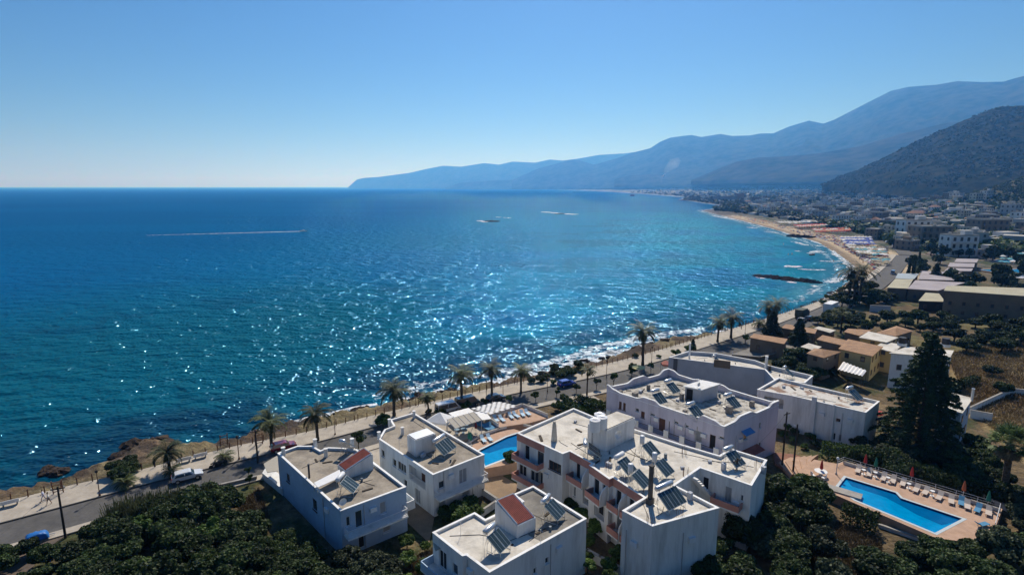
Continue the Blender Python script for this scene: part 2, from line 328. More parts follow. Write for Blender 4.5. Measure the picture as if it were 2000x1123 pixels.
# ------------------------------------------------------------------ sea
def sea_material():
    m, nt, b = nodes_of('sea_water'); N = nt.nodes.new; L = nt.links.new
    tc = N('ShaderNodeTexCoord'); col = N('ShaderNodeAttribute'); col.attribute_name = 'water'
    dc = N('ShaderNodeAttribute'); dc.attribute_name = 'shore'
    def noise(scale, detail=3, st=(1, 1, 1), rot=0.0, rough=0.55):
        mp = N('ShaderNodeMapping'); mp.inputs['Scale'].default_value = st; mp.inputs['Rotation'].default_value = (0, 0, rot); L(tc.outputs['Object'], mp.inputs[0])
        n = N('ShaderNodeTexNoise'); n.inputs['Scale'].default_value = scale; n.inputs['Detail'].default_value = detail; n.inputs['Roughness'].default_value = rough; L(mp.outputs[0], n.inputs['Vector']); return n.outputs['Fac']
    def math_(op, a, b_=None, c=None):
        n = N('ShaderNodeMath'); n.operation = op
        for i, q in enumerate((a, b_, c)):
            if q is None: continue
            if hasattr(q, 'links'): L(q, n.inputs[i])
            else: n.inputs[i].default_value = q
        return n.outputs[0]
    # swell, chop and ripples, heights in metres
    rot = R(-14)
    h = math_('MULTIPLY', noise(0.085, 2, (0.45, 1, 1), rot), 1.5)
    h = math_('MULTIPLY_ADD', noise(0.34, 2, (0.8, 1, 1), rot - 0.15, 0.62), 1.25, h)
    h = math_('MULTIPLY_ADD', noise(0.85, 1, (0.9, 1, 1), rot + 0.2, 0.65), 0.60, h)
    h = math_('MULTIPLY_ADD', noise(0.17, 1, (0.8, 1, 1), rot + .5), 2.2, h)
    bp = N('ShaderNodeBump'); bp.inputs['Strength'].default_value = 1.0; bp.inputs['Distance'].default_value = 1.0; L(h, bp.inputs['Height'])
    # foam: broken lines that follow the shore
    fn = noise(0.55, 5, (1, 1, 1), 0, 0.7); fn2 = noise(0.07, 3)
    ph = math_('MULTIPLY_ADD', fn2, 9.0, dc.outputs['Fac']); ph = math_('MULTIPLY', ph, 0.62); s = math_('SINE', ph)
    near = N('ShaderNodeMapRange'); near.inputs[1].default_value = 2.0; near.inputs[2].default_value = 17.0; near.inputs[3].default_value = 1.0; near.inputs[4].default_value = 0.0; L(dc.outputs['Fac'], near.inputs[0])
    surf = N('ShaderNodeAttribute'); surf.attribute_name = 'surf'
    v = math_('MULTIPLY_ADD', s, 0.12, fn); v = math_('MULTIPLY_ADD', math_('MULTIPLY', near.outputs[0], surf.outputs['Fac']), 0.42, v)
    fr = N('ShaderNodeMapRange'); fr.inputs[1].default_value = 0.80; fr.inputs[2].default_value = 0.93; L(v, fr.inputs[0])
    mx = N('ShaderNodeMix'); mx.data_type = 'RGBA'; L(fr.outputs[0], mx.inputs['Factor']); L(col.outputs['Color'], mx.inputs['A']); mx.inputs['B'].default_value = (0.62, 0.68, 0.72, 1)
    df = N('ShaderNodeBsdfDiffuse'); L(mx.outputs['Result'], df.inputs[0]); L(bp.outputs[0], df.inputs['Normal'])
    gl = N('ShaderNodeBsdfGlossy'); gl.inputs['Color'].default_value = (0.30, 0.70, 1.0, 1); gl.inputs['Roughness'].default_value = 0.075; L(bp.outputs[0], gl.inputs['Normal'])
    fz = N('ShaderNodeFresnel'); fz.inputs['IOR'].default_value = 1.33; L(bp.outputs[0], fz.inputs['Normal']); fm = math_('MINIMUM', fz.outputs[0], 0.09)
    nf = math_('SUBTRACT', 1.0, fr.outputs[0]); fm = math_('MULTIPLY', fm, nf)
    ms = N('ShaderNodeMixShader'); L(fm, ms.inputs[0]); L(df.outputs[0], ms.inputs[1]); L(gl.outputs[0], ms.inputs[2]); L(ms.outputs[0], nt.nodes['Material Output'].inputs[0]); return m
X, Y = polar(-80, 80, 520, 25, 70000, 470); DS = coast_dist(X, Y); DD = np.hypot(X, Y)
m1 = fbm(X / 55, Y / 38, 41); m2 = fbm(X / 14, Y / 10, 42); m3 = fbm(X / 400, Y / 120, 44)
wc = np.ones(X.shape + (3,)) * np.array((0.0, 0.074, 0.195))
wc = mix3(wc, (0.0, 0.058, 0.175), sst(500, 1500, DD) * 0.6)
wc = mix3(wc, (0.0, 0.112, 0.215), 0.8 * sst(-260, -50, X) * (1 - sst(600, 1600, DD)))
turq = np.exp(-((-DS - 70) / 85.0) ** 2) * sst(0.25, 0.55, m1) * sst(-110, 40, X) * (1 - sst(500, 1200, DD))
wc = mix3(wc, (0.0, 0.17, 0.26), 0.95 * np.clip(turq * 1.1, 0, 1))
tl = (1 - sst(60, 240, -DS)); wc = mix3(wc, (0.0, 0.064, 0.082), 0.8 * tl * (1 - sst(-60, 20, X)))
dark = (1 - sst(14, 42, -DS + 22 * (m2 - .5))) * (1 - sst(170, 260, DD)); wc = mix3(wc, (0.002, 0.022, 0.045), 0.85 * dark * sst(0.35, 0.5, m1 * .5 + m2 * .5))
weed = sst(0.58, 0.66, m1) * (1 - sst(150, 330, -DS)) * 0.35; wc = mix3(wc, (0.001, 0.032, 0.07), weed)
wc = mix3(wc, (0.0, 0.095, 0.24), sst(0.5, 0.62, m3) * 0.35)
shal = (1 - sst(1, 26, -DS)) * sst(225, 265, DD) * (DD < 1100); wc = mix3(wc, (0.05, 0.16, 0.22), shal * 0.75)
surf = np.where(DD < 240, sst(-75, -45, X) * (0.25 + 0.5 * sst(-45, 30, X)), 1.0) * (0.55 + 0.8 * (fbm(X / 25, Y / 25, 50) - .2)) + 0.55 * (X > -30) * (X < 62) * (DD < 230) + 0.3 * (DD < 240) * (X < -60)
sea = grid_mesh('sea', X, Y, np.zeros_like(X), sea_material(), {'water': wc, 'shore': -DS, 'surf': surf}, keep=(DS < 25))
tag(sea, kind='structure')
# ------------------------------------------------------------------ hills
def interp(pts, xs): return np.interp(xs, [p[0] for p in pts], [p[1] for p in pts])
def hill(name, crest, dist, front, back, base, material, nx=200, ny=60, amp=0.05, seed=0, gs=1.0):
    """crest: photo outline of the ridge; dist: (x_px, metres away) along it; a body of rock that slopes to both sides"""
    xs = np.linspace(crest[0][0], crest[-1][0], nx); ys = interp(crest, xs); ds = interp(dist, xs)
    cx = np.empty(nx); cy = np.empty(nx); cz = np.empty(nx)
    for i in range(nx): cx[i], cy[i], cz[i] = at_y(xs[i], ys[i], ds[i])
    t = np.concatenate([np.linspace(-1, 0, ny), np.linspace(0, 1, ny // 3)[1:]])
    fr = interp(front, xs); bk = interp(back, xs) if isinstance(back, list) else np.full(nx, back)
    T, I = np.meshgrid(t, np.arange(nx), indexing='ij')
    off = np.where(T < 0, T * fr[I], T * bk[I]); rr = np.hypot(cx[I], cy[I]); ux, uy = cx[I] / rr, cy[I] / rr
    Xh = cx[I] + ux * off; Yh = cy[I] + uy * off
    bz = interp(base, xs)[I] if isinstance(base, list) else base
    prof = np.clip(1 - np.abs(T), 0, 1) ** 1.12; hh = np.maximum(cz[I] - bz, 0)
    gul = (1 - 2 * np.abs(fbm(Xh / (260 * gs) + 7, Yh / (700 * gs), seed, 5) - 0.5) - 0.8) + 0.6 * (fbm(Xh / (70 * gs), Yh / (90 * gs), seed + 9, 4) - 0.5)
    env = np.clip(np.abs(T) * 2.2, 0, 1) * np.clip((1 - np.abs(T)) * 2, 0, 1)
    Zh = bz + hh * prof + hh * gul * amp * 3.0 * env + (5.0 * (fbm(Xh / 9, Yh / 9, seed + 3, 2) - .5) if name == 'wooded_hill' else 0) - 25 * np.clip(np.abs(T) - 0.93, 0, 1) / 0.07 * (1 if hh.max() > 0 else 0)
    o = grid_mesh(name, Xh[::-1], Yh[::-1], Zh[::-1], material); return tag(o, kind='structure')
def hill_mat(name, a, b_, sc1, sc2, bump=0.0):
    m, nt, b = nodes_of(name); N = nt.nodes.new; L = nt.links.new; tc = N('ShaderNodeTexCoord')
    n1_ = N('ShaderNodeTexNoise'); n1_.inputs['Scale'].default_value = sc1; n1_.inputs['Detail'].default_value = 6; n1_.inputs['Roughness'].default_value = 0.7; L(tc.outputs['Object'], n1_.inputs['Vector'])
    v = N('ShaderNodeTexVoronoi'); v.inputs['Scale'].default_value = sc2; L(tc.outputs['Object'], v.inputs['Vector'])
    ad = N('ShaderNodeMath'); ad.operation = 'MULTIPLY_ADD'; L(v.outputs['Distance'], ad.inputs[0]); ad.inputs[1].default_value = 0.35; L(n1_.outputs['Fac'], ad.inputs[2])
    rp = N('ShaderNodeValToRGB'); rp.color_ramp.elements[0].position = 0.5; rp.color_ramp.elements[1].position = 0.82; rp.color_ramp.elements[0].color = (*a, 1); rp.color_ramp.elements[1].color = (*b_, 1)
    L(ad.outputs[0], rp.inputs[0]); L(rp.outputs[0], b.inputs['Base Color']); b.inputs['Roughness'].default_value = 1.0; b.inputs['Specular IOR Level'].default_value = 0.0
    if bump:
        bp = N('ShaderNodeBump'); bp.inputs['Distance'].default_value = bump; L(ad.outputs[0], bp.inputs['Height']); bp.invert = True; L(bp.outputs[0], b.inputs['Normal'])
    return m
HILL = hill('wooded_hill', [(1606, 361), (1622, 354), (1640, 345), (1680, 330), (1720, 312), (1760, 291), (1800, 272), (1850, 250), (1900, 228), (1935, 214), (1960, 209), (2000, 206), (2080, 200), (2180, 196), (2300, 210), (2500, 260)],
     [(1606, 2250), (1800, 2050), (2000, 1900), (2300, 1700), (2500, 1500)], [(1606, 200), (1700, 600), (1800, 850), (2000, 950), (2500, 800)], 1200, [(1606, 54), (1700, 50), (1800, 45), (2500, 30)],
     hill_mat('hill_scrub', (0.006, 0.014, 0.006), (0.048, 0.046, 0.028), 0.022, 0.06, 7.0), 260, 110, 0.035, 4, 0.6)
MM = hill_mat('mountain_rock', (0.012, 0.018, 0.012), (0.062, 0.058, 0.045), 0.004, 0.012, 10.0)
hill('mountain', [(1000, 352), (1020, 343), (1050, 330), (1080, 322), (1115, 312), (1130, 313), (1160, 322), (1200, 311), (1230, 300), (1270, 290), (1290, 277), (1310, 269), (1350, 264), (1370, 268), (1407, 262), (1430, 266), (1465, 265), (1485, 261), (1510, 261), (1540, 248), (1580, 236), (1608, 242), (1630, 234), (1665, 216), (1700, 198), (1740, 178), (1775, 170), (1830, 166), (1870, 159), (1920, 161), (1960, 160), (1980, 154), (2000, 149), (2050, 140), (2200, 120), (2400, 150)],
     [(1000, 9800), (1250, 8800), (1600, 7200), (1800, 6300), (2000, 5600), (2400, 4200)], [(1000, 900), (1300, 2200), (1600, 2600), (2000, 3000), (2400, 2400)], 2600, [(1000, 25), (1300, 70), (2400, 130)], MM, 300, 80, 0.05, 12, 2.2)
hill('mountain_spur', [(1350, 352), (1380, 340), (1410, 327), (1440, 316), (1480, 308), (1530, 306), (1600, 300), (1680, 286), (1760, 262), (1850, 240), (2000, 225)],
     [(1350, 5200), (1600, 4600), (2000, 4000)], [(1350, 500), (1600, 1100), (2000, 1500)], 1500, [(1350, 90), (2000, 120)], MM, 200, 60, 0.05, 31, 1.6)
hill('far_mountain', [(680, 366), (690, 357), (697, 351), (710, 348), (740, 346), (770, 342), (800, 338), (830, 331), (865, 324), (900, 326), (945, 319), (975, 322), (1000, 316), (1045, 318), (1074, 312), (1100, 314), (1130, 310), (1170, 303), (1220, 300), (1300, 290)],
     [(680, 14600), (1000, 12800), (1300, 11500)], [(680, 500), (760, 1200), (1000, 2300), (1300, 2000)], 3000, 1.0, MM, 220, 60, 0.06, 55, 3.0)
hill('coastal_hill', [(870, 367), (900, 357), (960, 353), (1010, 351), (1060, 353), (1120, 352), (1180, 354), (1300, 358)], [(870, 10400), (1300, 8600)], [(870, 300), (1300, 900)], 800, 1.0, MM, 140, 30, 0.06, 71, 2.0)
hill('foothill', [(1200, 350), (1230, 343), (1270, 341), (1300, 344), (1350, 338), (1400, 345), (1450, 350)], [(1200, 7000), (1450, 6200)], [(1200, 500), (1450, 700)], 800, 60.0, MM, 100, 30, 0.06, 78, 2.0)
# ------------------------------------------------------------------ road and promenade
def smooth_line(pts, step=1.5):
    p = np.array(pts, float)
    for _ in range(3):
        q = [p[0]]
        for a, b_ in zip(p[:-1], p[1:]): q += [a * .75 + b_ * .25, a * .25 + b_ * .75]
        q.append(p[-1]); p = np.array(q)
    s = np.concatenate([[0], np.cumsum(np.hypot(*np.diff(p, axis=0).T))]); n = max(2, int(s[-1] / step)); t = np.linspace(0, s[-1], n)
    return np.stack([np.interp(t, s, p[:, 0]), np.interp(t, s, p[:, 1])], 1)
def normals(p):
    d = np.gradient(p, axis=0); d /= np.hypot(d[:, 0], d[:, 1])[:, None]; return np.stack([-d[:, 1], d[:, 0]], 1)
def ribbon(name, L_, R_, z, material, depth=0.6, zf=None):
    m = MB(); n = len(L_); k0 = 0; zz = (lambda p: z) if zf is None else zf
    for a in L_: m.v.append((a[0], a[1], zz(a)))
    for a in R_: m.v.append((a[0], a[1], zz(a)))
    for a in L_: m.v.append((a[0], a[1], zz(a) - depth))
    for a in R_: m.v.append((a[0], a[1], zz(a) - depth))
    for k in range(n - 1):
        m.f += [(k, k + 1, n + k + 1, n + k)[::-1], (2 * n + k, 2 * n + k + 1, k + 1, k)[::-1], (n + k, n + k + 1, 3 * n + k + 1, 3 * n + k)[::-1]]; m.m += [0] * 3
    return m.build(name, material)
KERB = smooth_line([(-118, 27), (-84, 50), (-64.8, 63.5), (-56.4, 69.8), (-50.0, 74.7), (-40.5, 80.9), (-30.0, 87.8), (-24.4, 92.3), (-1.0, 107.4), (10.5, 113.5), (25.7, 122.2), (39.0, 131.8), (48.8, 139.5), (66.2, 153.5), (82.5, 166.6), (111.8, 193.5), (132.3, 214.5), (158.4, 243.0), (192.5, 283.4), (218, 315), (241.4, 344.7)])
NK = normals(KERB); ks = np.arange(len(KERB)) * 1.5
FW = np.interp(KERB[:, 1], [30, 68, 72, 80, 86, 95, 105, 120, 140, 165, 190, 215, 350], [6.5, 6.2, 5.4, 6.0, 5.0, 5.0, 5.2, 6.0, 6.2, 6.0, 4.5, 3.2, 3.2])
PROM = KERB + NK * FW[:, None]
RW = np.interp(KERB[:, 1], [30, 80, 100, 130, 200, 350], [6.4, 6.2, 6.6, 7.2, 8.0, 8.0]); LOW = KERB - NK * RW[:, None]
ASPH = mat('asphalt', (0.115, 0.11, 0.105), 0.9, 0.14, 0.35, col2=(0.075, 0.073, 0.072), bump=0.2, bscale=20)
PAVE = mat('promenade_paving', (0.46, 0.41, 0.34), 0.85, 0.1, 0.5, col2=(0.34, 0.30, 0.25))
KERBM = mat('kerb_stone', (0.10, 0.095, 0.09), 0.8); CONC = mat('concrete', (0.38, 0.36, 0.33), 0.9, 0.15, 0.8, col2=(0.25, 0.235, 0.215))
tag(ribbon('road', KERB, LOW, 3.0, ASPH), kind='structure')
tag(ribbon('promenade', PROM, KERB + NK * 0.22, 3.14, PAVE, 1.6), kind='structure')
tag(ribbon('kerb', KERB + NK * 0.22, KERB, 3.15, KERBM, 0.3), kind='structure')
a = KERB[:, 1] < 118; tag(ribbon('pavement', (LOW)[a], (LOW - NK * 1.5)[a], 3.12, PAVE, 0.4), kind='structure')
a = (KERB[:, 1] > 118) & (KERB[:, 1] < 165); tag(ribbon('parking_area', LOW[a] - NK[a] * .05, (LOW - NK * np.interp(ks, [ks[a][0], ks[a][0] + 12, ks[a][-1] - 14, ks[a][-1]], [0.5, 5.5, 8, 1])[:, None])[a], 2.99, mat('old_asphalt', (0.24, 0.23, 0.21), 0.9, 0.12, 0.4, col2=(0.17, 0.16, 0.15)), 0.4), kind='structure')
side = smooth_line([P(190, 1004), P(110, 1030), P(40, 1075), P(-10, 1140), P(-60, 1230)], 1.0); ns = normals(side)
tag(ribbon('side_road', side + ns * 2.6, side - ns * 3.2, 2.985, mat('dusty_asphalt', (0.15, 0.115, 0.09), 0.95, 0.15, 0.5, col2=(0.09, 0.075, 0.065)), 0.5), kind='structure')
tr = smooth_line([(241.4, 344.7), (262, 380), (290, 430), (325, 500), (370, 590)], 4); nt_ = normals(tr)
tag(ribbon('town_road', tr - nt_ * 1, tr - nt_ * 9, 0, ASPH, 1.0, zf=lambda p: ground_z(p[0], p[1]) + 0.35), kind='structure')
# ------------------------------------------------------------------ shared materials
WHITE = mat('white_plaster', (0.74, 0.735, 0.72), 0.85, 0.06, 0.9, col2=(0.54, 0.535, 0.52), thr=(0.3, 0.52), stretch=(1, 1, .13))
WHITEC = mat('white_coping', (0.80, 0.80, 0.79), 0.8, 0.05, 0.8, col2=(0.66, 0.65, 0.63), thr=(0.3, 0.5))
SKYW = mat('sky_tinted_plaster', (0.40, 0.52, 0.66), 0.85, 0.06, 0.4, col2=(0.33, 0.43, 0.55))  # blue sky light on the walls, painted into the plaster colour
LILAC = mat('lilac_plaster', (0.60, 0.56, 0.63), 0.85, 0.05, 0.8, col2=(0.47, 0.43, 0.50), thr=(.3, .52), stretch=(1, 1, .13))
GREYW = mat('grey_plaster', (0.50, 0.52, 0.56), 0.85, 0.05, 0.35, col2=(0.42, 0.44, 0.48))
PINK = mat('salmon_band', (0.52, 0.255, 0.20), 0.85, 0.08, 0.7, col2=(0.42, 0.20, 0.165))
ROOF_T = mat('concrete_roof_tan', (0.35, 0.305, 0.245), 0.9, 0.14, 0.32, col2=(0.19, 0.165, 0.135), thr=(0.36, 0.58), bump=0.1)
ROOF_D = mat('concrete_roof_dark', (0.27, 0.25, 0.215), 0.9, 0.14, 0.3, col2=(0.15, 0.14, 0.125), thr=(0.36, 0.6), bump=0.1)
ROOF_C = mat('limewashed_roof', (0.64, 0.60, 0.53), 0.9, 0.09, 0.35, col2=(0.42, 0.385, 0.33), thr=(0.32, 0.55))
ROOF_P = mat('peeling_roof', (0.52, 0.49, 0.43), 0.9, 0.16, 1.1, col2=(0.24, 0.22, 0.19), thr=(0.38, 0.56), bump=0.3, bscale=3)
RUST = mat('rusty_red_tiles', (0.36, 0.10, 0.075), 0.75, 0.15, 1.5)
TANW = mat('brown_plaster', (0.22, 0.17, 0.125), 0.9, 0.1, 0.4)
TILE = mat('terracotta_tiles', (0.40, 0.235, 0.13), 0.85, 0.2, 0.8, col2=(0.27, 0.16, 0.095), bump=0.4, bscale=12)
YELL = mat('yellow_plaster', (0.52, 0.40, 0.19), 0.85, 0.06, 0.5)
DECK = mat('terracotta_paving', (0.50, 0.33, 0.235), 0.85, 0.08, 0.9, col2=(0.40, 0.26, 0.18))
GLASS = plain('window_glass', (0.035, 0.045, 0.055), 0.08, 0, 0.7)
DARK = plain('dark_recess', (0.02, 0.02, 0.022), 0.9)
SHUT = plain('brown_shutter', (0.10, 0.045, 0.03), 0.7)
GSHUT = plain('grey_shutter', (0.30, 0.31, 0.32), 0.6)
FRW = plain('white_frame', (0.70, 0.70, 0.70), 0.5)
METAL = plain('galvanised_steel', (0.55, 0.56, 0.57), 0.35, 0.9)
RAILM = plain('painted_rail', (0.42, 0.42, 0.43), 0.5)
DRAIL = plain('dark_iron', (0.045, 0.045, 0.05), 0.6)
TANKM = plain('silver_tank', (0.62, 0.63, 0.65), 0.32, 0.7)
TANKW = plain('white_tank', (0.72, 0.73, 0.74), 0.4)
COLL = plain('collector_glass', (0.035, 0.055, 0.06), 0.12, 0, 0.6)
COLF = plain('collector_frame', (0.38, 0.42, 0.43), 0.4, 0.5)
WOODP = mat('weathered_post', (0.17, 0.085, 0.05), 0.9, 0.2, 3)
POLEM = mat('creosote_pole', (0.055, 0.045, 0.038), 0.9, 0.2, 3)
BARK = mat('bark', (0.10, 0.08, 0.06), 0.95, 0.25, 4, bump=0.5, bscale=10)
FABW = plain('white_fabric', (0.78, 0.77, 0.75), 0.9); FABT = plain('tan_fabric', (0.36, 0.33, 0.28), 0.9)
FABB = plain('blue_fabric', (0.09, 0.25, 0.50), 0.85); FABR = plain('red_fabric', (0.42, 0.035, 0.03), 0.85); FABG = plain('green_fabric', (0.02, 0.17, 0.12), 0.85)
TYRE = plain('tyre_rubber', (0.02, 0.02, 0.02), 0.9)
ORG = {}
def root(name, label, cat, x, y, z, group=None):
    t = thing(name, label, cat, (x, y, z), 0, group); ORG[t.name] = (x, y, z); return t
def wb(mb, name, mats, parent, smooth=False):
    """build a mesh given in world coordinates as a part (or sub-part) of an un-rotated thing"""
    o = ORG[parent.name]; mb.v = [(a - o[0], b_ - o[1], c - o[2]) for a, b_, c in mb.v]
    ob = mb.build(name, mats, parent, smooth); ORG[ob.name] = o; return ob
def edge_frame(A, B, sgn):
    d = Vector((B[0] - A[0], B[1] - A[1])); L_ = d.length; d /= L_; n = Vector((d.y, -d.x)) * sgn; return d, n, L_
def wall_panel(mb, A, B, sgn, z0, z1, ops, depth=0.16, mi=0):
    d, n, L_ = edge_frame(A, B, sgn)
    ss = sorted({0.0, L_} | {min(max(o[0], 0), L_) for o in ops} | {min(max(o[0] + o[1], 0), L_) for o in ops}); zs = sorted({z0, z1} | {o[2] for o in ops} | {o[2] + o[3] for o in ops})
    def pt(s, z, off=0.0): return (A[0] + d.x * s + n.x * off, A[1] + d.y * s + n.y * off, z)
    for i in range(len(ss) - 1):
        for j in range(len(zs) - 1):
            sm, zm = (ss[i] + ss[i + 1]) / 2, (zs[j] + zs[j + 1]) / 2
            if ss[i + 1] - ss[i] < 1e-4 or zs[j + 1] - zs[j] < 1e-4: continue
            if any(o[0] < sm < o[0] + o[1] and o[2] < zm < o[2] + o[3] for o in ops): continue
            q = [pt(ss[i], zs[j]), pt(ss[i + 1], zs[j]), pt(ss[i + 1], zs[j + 1]), pt(ss[i], zs[j + 1])]; mb.face(q if sgn > 0 else q[::-1], mi)
    for o in ops:
        dp = o[5] if len(o) > 5 else depth; a, b_, c, e = o[0], o[0] + o[1], o[2], o[2] + o[3]
        for q in ([(a, c), (a, e)], [(b_, e), (b_, c)], [(a, e), (b_, e)], [(b_, c), (a, c)]):
            (s1, q1), (s2, q2) = q; f = [pt(s1, q1), pt(s2, q2), pt(s2, q2, -dp), pt(s1, q1, -dp)]; mb.face(f if sgn > 0 else f[::-1], mi)
        if dp > 0.5: f = [pt(a, c, -dp), pt(b_, c, -dp), pt(b_, e, -dp), pt(a, e, -dp)]; mb.face(f if sgn > 0 else f[::-1], mi)
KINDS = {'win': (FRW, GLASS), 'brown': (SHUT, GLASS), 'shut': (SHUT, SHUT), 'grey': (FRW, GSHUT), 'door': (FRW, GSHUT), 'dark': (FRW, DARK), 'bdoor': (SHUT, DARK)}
def fit_window(parent, A, B, sgn, o, depth=0.16):
    s0, w, z0, h, kind = o[:5]; d, n, L_ = edge_frame(A, B, sgn)
    if kind == 'void': return
    fm, pm = KINDS[kind]; dp = o[5] if len(o) > 5 else depth; m = MB(); off = -dp + 0.05; f = 0.07; rz = math.atan2(d.y, d.x)
    if dp > 0.5: off = -dp + 0.03
    def b(sc_, zc, sw, sh, th=0.06, of=off): m.box(A[0] + d.x * sc_ + n.x * of, A[1] + d.y * sc_ + n.y * of, zc, sw, th, sh, rz)
    cx = s0 + w / 2; cz = z0 + h / 2
    b(s0 + f / 2, cz, f, h); b(s0 + w - f / 2, cz, f, h); b(cx, z0 + h - f / 2, w - 2 * f, f); b(cx, z0 + f / 2, w - 2 * f, f)
    for k in range(1, max(1, round(w / 0.8))): b(s0 + w * k / max(1, round(w / 0.8)), cz, f, h - 2 * f)
    if h < 1.6 and dp < 0.5: b(cx, z0 - 0.03, w + 0.16, 0.05, 0.22, 0.02)
    nm = 'door' if kind in ('door', 'bdoor') else 'window'
    ob = wb(m, nm, fm, parent); g = MB()
    g.box(A[0] + d.x * cx + n.x * (off - 0.02), A[1] + d.y * cx + n.y * (off - 0.02), cz, w, 0.02, h, rz)
    wb(g, 'shutter' if kind in ('shut', 'grey') else ('leaf' if kind == 'door' else 'pane'), pm, ob)  # in glassless dark openings this sheet paints the shade inside
def building(name, label, poly, ztop, zbase, wm, rm, ops=None, par=0.35, pt_=0.22, coping=WHITEC, cat='building', group=None, deck=None, zt=None):
    """poly: corners in order; ops: {edge index: [(along, width, z, height, kind[, depth])]}"""
    n = len(poly); sg = 1 if area2(poly) > 0 else -1; cx = sum(p[0] for p in poly) / n; cy = sum(p[1] for p in poly) / n
    r = root(name, label, cat, cx, cy, zbase, group); ops = ops or {}
    cc = list(poly) if sg > 0 else list(reversed(poly)); inn = inset(cc, pt_); m = MB()
    for k in range(n): wall_panel(m, poly[k], poly[(k + 1) % n], sg, zbase, ztop, ops.get(k, []))
    zd = ztop - par
    for k in range(n): a, b_ = inn[k], inn[(k + 1) % n]; m.face([(b_[0], b_[1], zd - .02), (a[0], a[1], zd - .02), (a[0], a[1], ztop), (b_[0], b_[1], ztop)])
    wall = wb(m, 'wall', wm, r)
    for k, lst in ops.items():
        for o in lst: fit_window(r, poly[k], poly[(k + 1) % n], sg, o)
    m = MB(); ou = inset(cc, -0.04); ii = inset(cc, pt_ + 0.03)
    for k in range(n):
        k2 = (k + 1) % n; A, B, C_, D_ = ou[k], ou[k2], ii[k2], ii[k]; z1 = ztop + 0.07; z0 = ztop + 0.0
        m.face([(*A, z1), (*B, z1), (*C_, z1), (*D_, z1)]); m.face([(*A, z0), (*B, z0), (*B, z1), (*A, z1)]); m.face([(*C_, z0), (*D_, z0), (*D_, z1), (*C_, z1)])
        m.face([(*A, z0), (*D_, z0), (*C_, z0), (*B, z0)])
    wb(m, 'coping', coping, r)
    m = MB(); io = inset(cc, pt_ - 0.01); m.prism(io, zd - 0.2, zd); wb(m, 'roof', rm, r)
    r['_zd'] = zd
    return r
def rail(parent, pts, z, h, solid=None, mt=RAILM, name='railing', bars=0.14):
    m = MB()
    for a, b_ in zip(pts[:-1], pts[1:]):
        d = Vector((b_[0] - a[0], b_[1] - a[1])); L_ = d.length; rz = math.atan2(d.y, d.x); cx, cy = (a[0] + b_[0]) / 2, (a[1] + b_[1]) / 2
        if solid: m.box(cx, cy, z + h / 2, L_ + 0.1, 0.12, h, rz)
        else:
            m.box(cx, cy, z + h, L_ + .05, 0.06, 0.05, rz); m.box(cx, cy, z + 0.12, L_, 0.04, 0.04, rz)
            k = max(2, int(L_ / bars))
            for i in range(k + 1): m.box(a[0] + (b_[0] - a[0]) * i / k, a[1] + (b_[1] - a[1]) * i / k, z + h / 2, 0.025, 0.025, h, rz)
    return wb(m, name, solid or mt, parent)
def balcony(parent, A, B, sgn, s0, w, z, dep, slab=WHITE, solid=None, h=0.95, railm=RAILM):
    d, n, L_ = edge_frame(A, B, sgn)
    def q(s, o): return (A[0] + d.x * s + n.x * o, A[1] + d.y * s + n.y * o)
    m = MB(); pl = [q(s0, 0.002), q(s0, dep), q(s0 + w, dep), q(s0 + w, 0.002)]; m.prism(ccw(pl), z - 0.2, z); bl = wb(m, 'balcony', slab, parent)
    rail(bl, [q(s0 + .06, 0.05), q(s0 + .06, dep - .07), q(s0 + w - .06, dep - .07), q(s0 + w - .06, 0.05)], z, h, solid, railm)
    return bl
def chimney(parent, x, y, z, h, r=0.28, mt=WHITE, cap=True, square=False):
    m = MB()
    if square: m.box(x, y, z + h / 2, r * 1.8, r * 1.8, h, 0.6)
    else: m.cyl(x, y, z, z + h, r, r * 0.9, 16)
    if cap: m.cyl(x, y, z + h, z + h + .08, r * 1.12, None, 16)
    c = wb(m, 'chimney', mt, parent, False); return c
